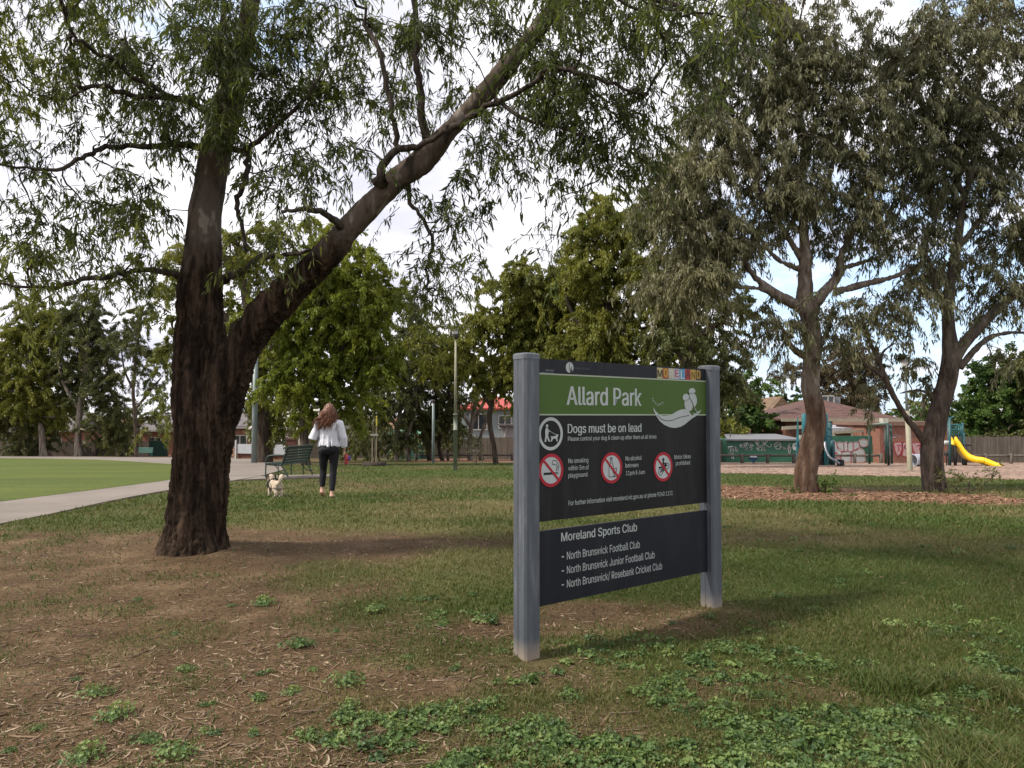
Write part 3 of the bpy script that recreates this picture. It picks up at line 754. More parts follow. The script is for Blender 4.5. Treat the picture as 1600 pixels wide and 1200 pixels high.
# ---- the two grey gums by the playground
def build_grey_gums():
    bk1 = mat_bark('bark_peeling_gum', (.085, .052, .036), (.21, .15, .11), ((.075, .055, .042), (.165, .13, .105), (.26, .22, .185)), 1.75, .9, 6, .2, .05)
    bk2 = mat_bark('bark_brown_gum', (.060, .045, .037), (.145, .115, .095), ((.060, .047, .038), (.11, .088, .070), (.16, .135, .11)), 2.4, .7, 8, .2, .04)
    tree('grey_gum_tree', 'grey-leaved gum with twisted peeling trunk, nearer the sign of the two beside the playground', 'tree', 15.6,
         [(1260, 790, 46), (1261, 766, 38), (1259, 740, 33), (1266, 705, 31), (1274, 665, 29), (1272, 635, 27), (1266, 605, 26), (1268, 570, 25), (1272, 535, 25), (1266, 500, 26), (1258, 475, 26), (1258, 440, 20), (1258, 400, 17), (1255, 350, 14), (1250, 300, 12), (1258, 240, 10), (1250, 170, 8), (1255, 90, 6), (1250, 30, 4)],
         [[(1252, 482, 16), (1232, 470, 14), (1205, 455, 12), (1182, 435, 10), (1165, 412, 8), (1150, 380, 6)], [(1205, 455, 8), (1170, 449, 6), (1120, 448, 4)],
          [(1264, 488, 17), (1285, 460, 15), (1308, 432, 13), (1316, 395, 11), (1338, 352, 9), (1362, 300, 7), (1384, 245, 6), (1400, 190, 4)],
          [(1306, 456, 10), (1335, 448, 9), (1362, 441, 8), (1400, 431, 6), (1445, 408, 4)], [(1312, 420, 9), (1340, 412, 6), (1380, 400, 4)],
          [(1256, 410, 11), (1225, 360, 8), (1190, 300, 6), (1160, 240, 5), (1140, 170, 4)], [(1254, 350, 9), (1290, 290, 7), (1310, 220, 5), (1320, 140, 4)], [(1248, 420, 8), (1215, 405, 6), (1190, 375, 5)],
          [(1262, 560, 9), (1240, 545, 8), (1226, 520, 6), (1214, 500, 4)]],
         [(1250, 60, 90, 60, 1), (1170, 60, 60, 55, .9), (1330, 110, 70, 65, 1), (1180, 140, 80, 60, 1.1), (1260, 150, 90, 60, 1.1), (1120, 200, 75, 60, 1.2), (1220, 220, 80, 50, 1), (1330, 200, 80, 60, 1), (1400, 170, 60, 60, .8),
          (1090, 280, 80, 60, 1.2), (1180, 290, 80, 50, .9), (1280, 270, 70, 40, .7), (1370, 280, 70, 50, 1), (1430, 270, 45, 60, .8), (1070, 370, 70, 60, 1.3), (1150, 350, 65, 45, 1.1), (1230, 340, 60, 40, .9), (1330, 340, 60, 35, .7), (1400, 350, 60, 40, .9),
          (1090, 440, 75, 45, 1.2), (1130, 400, 60, 40, 1.1), (1050, 310, 55, 60, 1.1), (1280, 395, 40, 20, .4), (1440, 390, 40, 35, .7), (1350, 480, 75, 28, .9), (1420, 460, 40, 35, .7), (1240, 520, 45, 35, .8), (1290, 520, 40, 30, .7), (1210, 490, 35, 25, .5), (1330, 530, 50, 28, .5), (1180, 530, 40, 30, .25), (1160, 490, 40, 25, .35),
          (1250, -40, 140, 60, .7), (1420, 110, 55, 70, .9), (1440, 210, 45, 55, .8), (1390, 60, 55, 50, .8), (1260, 100, 60, 50, .9), (1290, 330, 60, 40, .8), (1210, 270, 60, 45, .8), (1040, 260, 45, 55, .9), (1160, -10, 70, 50, .8), (1110, 120, 50, 60, .9), (1040, 430, 40, 40, .7)], 1.0, 'grey', 370, .135, .0255, 21, rr=.60, tip=.0075, bark=bk1, twigs=7, hang=.95, droop=.7, bend=True, twig_r=.0035, voxel=.022, amp=.03, spread=.6, group=None)
    tree('grey_gum_tree', 'grey-leaved gum with leaning dark trunk and low bent branch in front of the slide', 'tree', 15.8,
         [(1462, 790, 42), (1461, 766, 36), (1457, 735, 32), (1456, 700, 31), (1462, 665, 30), (1470, 630, 28), (1480, 595, 27), (1485, 560, 26), (1483, 520, 19), (1481, 480, 16), (1487, 430, 14), (1496, 380, 12), (1505, 320, 10), (1520, 260, 8), (1530, 190, 7), (1530, 110, 5), (1535, 30, 4)],
         [[(1486, 572, 19), (1500, 545, 18), (1522, 520, 16), (1560, 482, 13), (1600, 448, 11), (1660, 400, 8), (1720, 340, 5)], [(1500, 575, 10), (1525, 545, 9), (1552, 525, 7), (1600, 520, 4), (1640, 540, 3)],
          [(1446, 692, 12), (1432, 672, 10), (1418, 655, 9), (1398, 622, 8), (1384, 592, 8), (1372, 562, 7), (1362, 540, 6), (1350, 510, 4)], [(1384, 592, 6), (1362, 576, 5), (1340, 563, 4)], [(1376, 570, 5), (1380, 550, 4), (1398, 536, 3)],
          [(1482, 500, 10), (1465, 460, 8), (1455, 420, 7), (1440, 380, 5)], [(1496, 390, 8), (1540, 330, 7), (1580, 270, 5), (1620, 200, 4)], [(1508, 310, 7), (1480, 240, 5), (1465, 170, 4)], [(1470, 640, 8), (1450, 615, 6), (1430, 610, 4), (1405, 615, 3)]],
         [(1520, 60, 80, 60, 1), (1600, 60, 80, 70, 1), (1440, 90, 50, 60, .8), (1540, 150, 90, 60, 1.1), (1460, 170, 60, 60, .9), (1620, 160, 80, 70, 1), (1480, 250, 70, 45, .9), (1560, 250, 80, 50, 1), (1640, 270, 70, 60, 1), (1470, 330, 50, 45, .7), (1560, 350, 80, 40, .9),
          (1630, 370, 70, 50, .9), (1510, 420, 60, 35, .8), (1580, 430, 70, 35, .9), (1450, 410, 40, 30, .6), (1640, 470, 60, 40, .7), (1540, 480, 40, 25, .5), (1420, 500, 40, 30, .6), (1370, 510, 40, 25, .7), (1440, 550, 30, 30, .4), (1400, 560, 35, 25, .4), (1380, 620, 25, 18, .3), (1450, 600, 25, 15, .3), (1560, 520, 40, 20, .4), (1600, 560, 40, 20, .4),
          (1560, -40, 120, 60, .7), (1480, 40, 50, 50, .9), (1520, 310, 60, 45, .8), (1500, 200, 60, 50, .8), (1720, 200, 80, 120, .6), (1720, 400, 60, 80, .5)], .95, 'grey', 370, .135, .0255, 22, rr=.60, tip=.0075, bark=bk2, twigs=7, hang=.95, droop=.7, bend=True, twig_r=.0035, voxel=.022, amp=.014, spread=.6)
build_grey_gums()
# ------------------------------------------------------------------ trees farther back
def build_back_trees():
    def T(name, label, cat, Y, trunk, limbs, spec, dens, kind, per, L, W, seed, **k):
        # finer and many more leaves than sprays: far crowns read as feathery masses
        if cat == 'tree': dens *= 1.45; per = int(per * 5); L *= .62; W *= .62; k['rr'] = k.get('rr', 1) * 1.2
        if Y > 70: dens *= 1.3; per = int(per * 1.8); L *= .68; W *= .68
        return tree(name, label, cat, Y, trunk, limbs, spec, dens, kind, per, L, W, seed, **k)
    # behind the fork: bright green crown
    T('broadleaf_tree', 'bright lime green tree behind the leaning limb of the big trunk, crown in sun', 'tree', 40,
      [(478, 735, 17), (476, 700, 13), (474, 650, 12), (478, 600, 11), (490, 540, 10), (500, 470, 8), (505, 400, 5)],
      [[(476, 640, 8), (450, 600, 7), (420, 560, 5)], [(480, 600, 8), (520, 560, 7), (560, 520, 5)], [(560, 580, 5), (566, 540, 7), (570, 500, 5)]],
      [(480, 560, 55, 50, 1.2), (450, 610, 40, 28, 1), (520, 600, 50, 40, 1), (560, 540, 50, 50, 1.1), (500, 490, 60, 50, 1.1), (550, 460, 55, 50, 1.1), (590, 480, 35, 45, 1), (510, 420, 60, 45, 1), (570, 400, 35, 35, .9), (500, 365, 50, 30, .8), (440, 500, 40, 60, .9), (600, 560, 30, 50, .8), (540, 640, 40, 25, .7), (480, 650, 30, 16, .6)],
      1.7, 'lime', 130, .34, .13, 31, rr=.95, twigs=6, tip=.03, bark=BARK)
    T('broadleaf_tree', 'olive crowned tree directly behind the big forked trunk, seen on both sides of it', 'tree', 46,
      [(413, 735, 28), (413, 700, 25), (410, 650, 24), (404, 600, 22), (400, 540, 18), (385, 470, 14), (375, 400, 8)],
      [[(402, 560, 12), (340, 480, 9), (290, 420, 6)], [(402, 570, 12), (440, 470, 9), (450, 400, 6)]],
      [(270, 420, 35, 35, .9), (275, 490, 30, 45, .8), (262, 550, 22, 40, .7), (265, 610, 18, 40, .7), (310, 380, 40, 30, .8), (360, 390, 45, 35, .8), (400, 430, 40, 40, .8), (420, 360, 40, 30, .7), (380, 500, 40, 40, .8), (420, 560, 40, 40, .8), (400, 620, 35, 30, .7), (440, 640, 30, 22, .6), (340, 560, 40, 60, .6)],
      1.5, 'olive', 120, .36, .13, 32, rr=1.05, twigs=6, tip=.03, bark=BARK)
    # centre
    T('wattle_tree', 'yellow-olive tree behind the left post of the sign, its top the lower of the two', 'tree', 44,
      [(775, 735, 10), (772, 700, 8), (765, 650, 8), (778, 590, 7), (790, 530, 6), (800, 480, 4)],
      [[(770, 640, 6), (740, 590, 5), (725, 540, 4)], [(780, 590, 6), (840, 540, 5), (870, 500, 4)]],
      [(800, 440, 45, 28, 1.1), (850, 440, 50, 30, 1.2), (770, 480, 40, 35, 1.1), (830, 490, 55, 40, 1.2), (890, 470, 45, 40, 1), (750, 530, 30, 40, .9), (800, 550, 45, 35, .9), (860, 540, 50, 35, 1), (770, 590, 35, 28, .6), (820, 600, 40, 25, .7), (740, 580, 25, 28, .8), (700, 560, 40, 30, .8), (680, 530, 40, 28, .8), (830, 560, 50, 40, 1), (890, 420, 40, 35, 1), (860, 480, 50, 40, 1)],
      1.9, 'olive', 130, .36, .13, 33, rr=1.0, twigs=6, tip=.03, hang=.8)
    T('wattle_tree', 'tall olive tree rising to a peak behind the middle of the sign', 'tree', 40,
      [(960, 735, 20), (958, 690, 17), (955, 620, 15), (950, 540, 13), (948, 460, 10), (950, 380, 7), (945, 320, 4)],
      [[(952, 560, 9), (900, 500, 7), (880, 450, 4)], [(950, 520, 9), (1010, 460, 7), (1040, 420, 4)], [(953, 600, 9), (1050, 560, 7), (1100, 540, 4)]],
      [(945, 325, 28, 28, 1), (930, 370, 40, 35, 1.1), (980, 360, 40, 40, 1), (930, 430, 50, 40, 1.1), (1000, 430, 50, 40, 1), (950, 500, 60, 40, 1), (1030, 490, 50, 40, .9), (910, 540, 45, 35, .8), (980, 570, 55, 30, .8), (1060, 550, 50, 35, .7), (1110, 590, 40, 30, .6), (1100, 530, 40, 25, .8), (1030, 600, 40, 25, .8), (960, 540, 60, 40, 1), (900, 580, 45, 30, .9)],
      2.0, 'olive', 130, .34, .125, 34, rr=.95, twigs=6, tip=.03, hang=.8)
    T('gum_tree', 'dark green tree between the tall olive tree and the twisted grey gum', 'tree', 34,
      [(1062, 735, 16), (1064, 690, 14), (1072, 620, 12), (1080, 540, 10), (1088, 460, 7), (1092, 400, 5)],
      [[(1076, 580, 8), (1050, 530, 6), (1040, 480, 4)], [(1072, 610, 9), (1110, 590, 7), (1145, 600, 4)], [(1082, 530, 8), (1130, 500, 6), (1155, 470, 4)]],
      [(1060, 300, 50, 45, .7), (1010, 340, 30, 40, .7), (1090, 400, 55, 45, .8), (1040, 440, 45, 40, .8), (1100, 480, 55, 35, .8), (1060, 530, 50, 30, .8), (1130, 540, 40, 30, .7), (1140, 600, 32, 35, .9), (1110, 620, 28, 30, .8), (1160, 470, 30, 25, .4)],
      1.9, 'dark', 120, .30, .10, 35, rr=.85, twigs=6, tip=.025, hang=.8)
    for i, (x, lab, sp, kind, y0) in enumerate([
        (620, 'dark she-oak thicket tree standing left of the thin grey pole', [(600, 590, 45, 40, 1), (640, 560, 45, 40, 1), (570, 630, 40, 40, 1), (620, 640, 40, 30, .9), (590, 530, 35, 40, .7), (640, 610, 30, 45, .9), (575, 680, 35, 25, .9), (630, 680, 30, 22, .8), (650, 520, 40, 30, 1.2), (610, 560, 40, 40, 1), (640, 480, 35, 25, .6)], 'dark', 52),
        (672, 'dark spindly tree behind the thin grey pole', [(660, 590, 40, 35, .8), (700, 580, 40, 30, .7), (680, 630, 40, 35, .9), (720, 620, 30, 25, .6), (660, 670, 35, 25, .9), (690, 525, 45, 30, 1.2), (700, 670, 25, 25, .9), (650, 650, 35, 35, 1), (720, 560, 30, 30, .8), (700, 610, 30, 30, .8)], 'dark', 54),
        (735, 'thin tree with pale bare stem in front of the red-roofed grey house', [(725, 560, 30, 25, .6), (750, 600, 25, 22, .5), (700, 610, 20, 25, .5), (735, 640, 16, 18, .3)], 'olive', 56)]):
        T('she_oak_tree', lab, 'tree', y0, [(x, 722, 9), (x - 2, 690, 8), (x + 4, 650, 7), (x + 10, 610, 6), (x + 6, 570, 4)],
          [[(x + 2, 670, 6), (x - 22, 630, 5), (x - 35, 590, 3)], [(x + 4, 660, 6), (x + 25, 620, 5), (x + 36, 580, 3)], [(x + 20, 722, 7), (x + 14, 690, 6), (x + 30, 640, 5), (x + 28, 600, 3)]],
          sp, 1.6, kind, 120, .36, .11, 40 + i, rr=1.0, twigs=6, tip=.035, bark=BARK_PALE if i != 1 else BARK)
    # across the oval on the left
    T('gum_tree', 'olive gum with pale forked stem at the left end of the row across the oval', 'tree', 80,
      [(68, 716, 12), (66, 690, 9), (62, 650, 8), (50, 600, 7), (60, 550, 6), (70, 500, 4)], [[(60, 640, 6), (20, 580, 5), (5, 540, 3)], [(58, 610, 6), (95, 560, 4), (100, 520, 3)]],
      [(70, 485, 40, 22, 1), (40, 520, 45, 30, 1), (90, 530, 40, 35, 1), (30, 570, 45, 35, 1), (80, 590, 45, 35, 1), (20, 620, 40, 30, 1), (70, 640, 40, 25, .9), (-30, 580, 40, 70, .8), (110, 620, 25, 30, .7)], 2.2, 'olive', 100, .65, .24, 51, rr=1.5, twigs=5, tip=.05, bark=BARK_PALE)
    T('gum_tree', 'tall grey-green gum with stout forked trunk, second from left across the oval', 'tree', 78,
      [(122, 716, 12), (122, 690, 10), (124, 650, 9), (128, 610, 8), (136, 560, 6), (140, 510, 4)], [[(124, 640, 6), (100, 600, 5), (90, 560, 3)], [(126, 620, 6), (160, 590, 5), (185, 570, 3)]],
      [(145, 475, 35, 20, 1), (120, 510, 35, 30, .9), (160, 510, 32, 30, .9), (140, 550, 45, 30, .8), (110, 580, 35, 28, .8), (165, 570, 28, 28, .6), (130, 620, 35, 22, .6), (150, 660, 30, 22, .8)], 2.0, 'dark', 100, .62, .22, 52, rr=1.4, twigs=5, tip=.05, bark=BARK_PALE)
    T('gum_tree', 'open airy gum with bare limbs showing, nearest the big trunk across the oval', 'tree', 76,
      [(213, 718, 7), (213, 690, 6), (211, 650, 6), (208, 610, 5), (212, 560, 4), (218, 510, 3)], [[(211, 640, 4), (235, 610, 4), (252, 590, 2)], [(209, 610, 4), (195, 580, 3), (190, 550, 2)]],
      [(220, 500, 22, 18, .9), (205, 535, 30, 25, .8), (235, 540, 22, 25, .7), (215, 580, 35, 22, .45), (245, 600, 20, 18, .4), (235, 660, 28, 18, .7), (190, 520, 20, 20, .7)], 2.0, 'dark', 90, .6, .2, 53, rr=1.3, twigs=5, tip=.045)
    T('she_oak_tree', 'low dark she-oak between the stout gum and the airy gum across the oval', 'tree', 79,
      [(190, 716, 7), (188, 700, 6), (182, 680, 5), (180, 650, 4)], [], [(175, 640, 28, 30, 1), (190, 670, 28, 25, 1.1), (165, 600, 25, 30, .7), (165, 680, 22, 20, .9), (200, 640, 18, 22, .7)], 2.2, 'dark', 90, .6, .16, 54, rr=1.3, twigs=5, tip=.04)
    T('she_oak_tree', 'dark bushy tree behind the pale forked gum, far left across the oval', 'tree', 84,
      [(48, 716, 8), (48, 690, 7), (46, 660, 5)], [], [(30, 660, 40, 25, 1), (60, 680, 30, 22, 1.1), (0, 650, 35, 30, 1), (80, 650, 25, 30, .8), (20, 690, 25, 15, .8)], 2.2, 'dark', 90, .6, .18, 55, rr=1.4, twigs=5, tip=.04)
    # beyond the playground
    T('casuarina_tree', 'brown-green rounded casuarina rising over the tiled roof of the brick house', 'tree', 66,
      [(1332, 725, 10), (1332, 680, 8), (1330, 630, 7), (1330, 580, 5)], [], [(1330, 570, 45, 35, 1.2), (1300, 600, 30, 35, 1), (1360, 600, 30, 35, 1), (1330, 620, 40, 28, 1.1), (1330, 540, 30, 20, .8), (1250, 580, 35, 18, .6), (1215, 575, 30, 18, .5)], 2.4, 'brown', 110, .5, .12, 61, rr=1.2, twigs=6, tip=.04, hang=.8)
    for i, (x, Y, lab, sp, kind) in enumerate([
        (1570, 60, 'bright green leafy tree over the paling fence behind the slide', [(1540, 600, 40, 35, 1), (1580, 590, 40, 35, 1), (1530, 640, 40, 28, 1), (1590, 640, 40, 30, 1), (1560, 660, 50, 22, 1), (1500, 650, 25, 25, .8), (1620, 610, 40, 50, 1)], 'bush'),
        (1660, 58, 'dark green leafy tree at the right edge beyond the paling fence', [(1650, 600, 50, 50, 1), (1700, 620, 50, 50, 1), (1660, 660, 60, 25, 1), (1600, 570, 30, 30, .8), (1590, 680, 40, 14, .7)], 'dark'),
        (1165, 58, 'deep green leafy tree behind the left end of the green shed', [(1165, 630, 35, 30, 1), (1150, 660, 35, 22, 1), (1190, 650, 25, 28, 1), (1175, 600, 22, 20, .7), (1130, 670, 25, 20, 1)], 'bush'),
        (1225, 74, 'light green leafy tree behind the little red chimney', [(1225, 640, 35, 18, 1), (1250, 625, 25, 18, .9), (1205, 630, 22, 18, .9), (1260, 650, 20, 18, .8)], 'bush'),
        (1125, 52, 'olive rounded shrub tree between the right sign post and the green shed', [(1122, 670, 22, 18, 1), (1140, 682, 22, 12, 1), (1110, 680, 18, 14, 1)], 'olive'),
        (1440, 90, 'dark tree far behind the brick wall beside the lantern', [(1430, 650, 30, 12, 1), (1400, 648, 28, 10, .8), (1460, 645, 25, 16, 1)], 'bush')]):
        T('leafy_tree', lab, 'tree', Y, [(x, 722, 9), (x, 690, 7), (x + 2, 650, 6), (x + 3, 615, 4)], [], sp, 2.0, kind, 110, .42, .22, 70 + i, rr=1.0, twigs=6, tip=.04, hang=.35, droop=.3, flat=.9)
    # understorey along the back fence in the middle
    for i, (x, Y, lab, sp, kind) in enumerate([
        (470, 64, 'dark green hanging bush behind the white board barrier', [(440, 640, 45, 25, 1), (400, 655, 30, 20, .9), (470, 650, 30, 25, .9)], 'dark'),
        (545, 56, 'dark bush beside the green shed behind the woman', [(535, 690, 25, 22, 1), (520, 660, 25, 25, 1), (555, 650, 30, 22, .9)], 'dark'),
        (640, 60, 'dark low bush at the foot of the she-oak thicket', [(630, 700, 30, 12, 1), (610, 680, 25, 18, .9), (660, 690, 25, 18, 1)], 'dark'),
        (30, 88, 'dark bush before the palings at the far left end', [(20, 690, 40, 16, 1), (60, 695, 30, 12, 1)], 'dark'), (150, 87, 'dark bush before the palings behind the stout gum', [(140, 690, 35, 14, 1), (170, 685, 25, 14, 1), (95, 690, 25, 12, .8)], 'dark'), (232, 87, 'dark bush before the palings near the far green bench', [(235, 680, 25, 14, .8), (200, 690, 20, 14, .9)], 'dark'),
        (700, 62, 'dark low bush left of the lamp post by the back fence', [(695, 690, 28, 18, 1), (715, 670, 18, 18, .8), (680, 660, 20, 20, .8)], 'dark')]):
        T('shrub', lab, 'shrub', Y, [(x, 722, 5), (x, 700, 4), (x + 2, 680, 3)], [], sp, 2.0, kind, 100, .4, .16, 80 + i, rr=1.0, twigs=6, tip=.03)
    # small things near the gums
    T('shrub', 'sparse spindly shrub at the foot of the leaning grey gum', 'shrub', 15.2, [(1510, 790, 3), (1512, 770, 3), (1515, 752, 2)],
      [[(1510, 780, 2), (1490, 760, 2), (1478, 748, 1)], [(1512, 770, 2), (1545, 750, 2), (1560, 738, 1)]],
      [(1500, 745, 30, 12, 1), (1540, 738, 25, 10, .9), (1520, 760, 30, 12, 1.2), (1480, 765, 18, 12, 1), (1530, 775, 25, 8, 1.2)], 4.5, 'dark', 26, .10, .03, 91, rr=.2, twigs=4, tip=.003, hang=.2, droop=.2)
    T('shrub', 'small dark green shrub at the right of the twisted peeling trunk', 'shrub', 15.4, [(1288, 775, 2), (1290, 762, 2), (1292, 752, 1)], [], [(1290, 760, 12, 10, 1.5), (1298, 752, 8, 8, 1.5), (1245, 763, 6, 6, 1.5)], 9, 'bush', 26, .09, .035, 92, rr=.14, twigs=4, tip=.003, hang=.2, droop=.2)
    # the wood beyond everything, read as one mass
    rng = np.random.default_rng(99); C = []
    for i in range(520):
        x = rng.uniform(-130, 130); y = rng.uniform(112, 135); h = 4.5 + 5.5 * vnoise(x * .09, 1.5, seed=3) 
        C.append((x, y, -4 + rng.uniform(.0, 1) * h))
    C = np.array(C); tone0 = vnoise(C[:, 0] * .15, C[:, 2] * .2, seed=5)
    V, F, tone, _ = leaf_cloud(rng, C, np.full(len(C), 2.0), 90, .9, .5, .3, 5, 1.0, .4, .6, False, .8, tone0)
    tag(link_mesh('far_trees', np_mesh('far_trees', V, F, {'tone': tone}), LEAF['dark']), 'dark green far line of trees beyond the houses', 'trees', kind='stuff')
build_back_trees()
# ------------------------------------------------------------------ the park sign
def paint(name, col, rough=.5): return simple(name, col, rough, .2, 0, .08, 3)
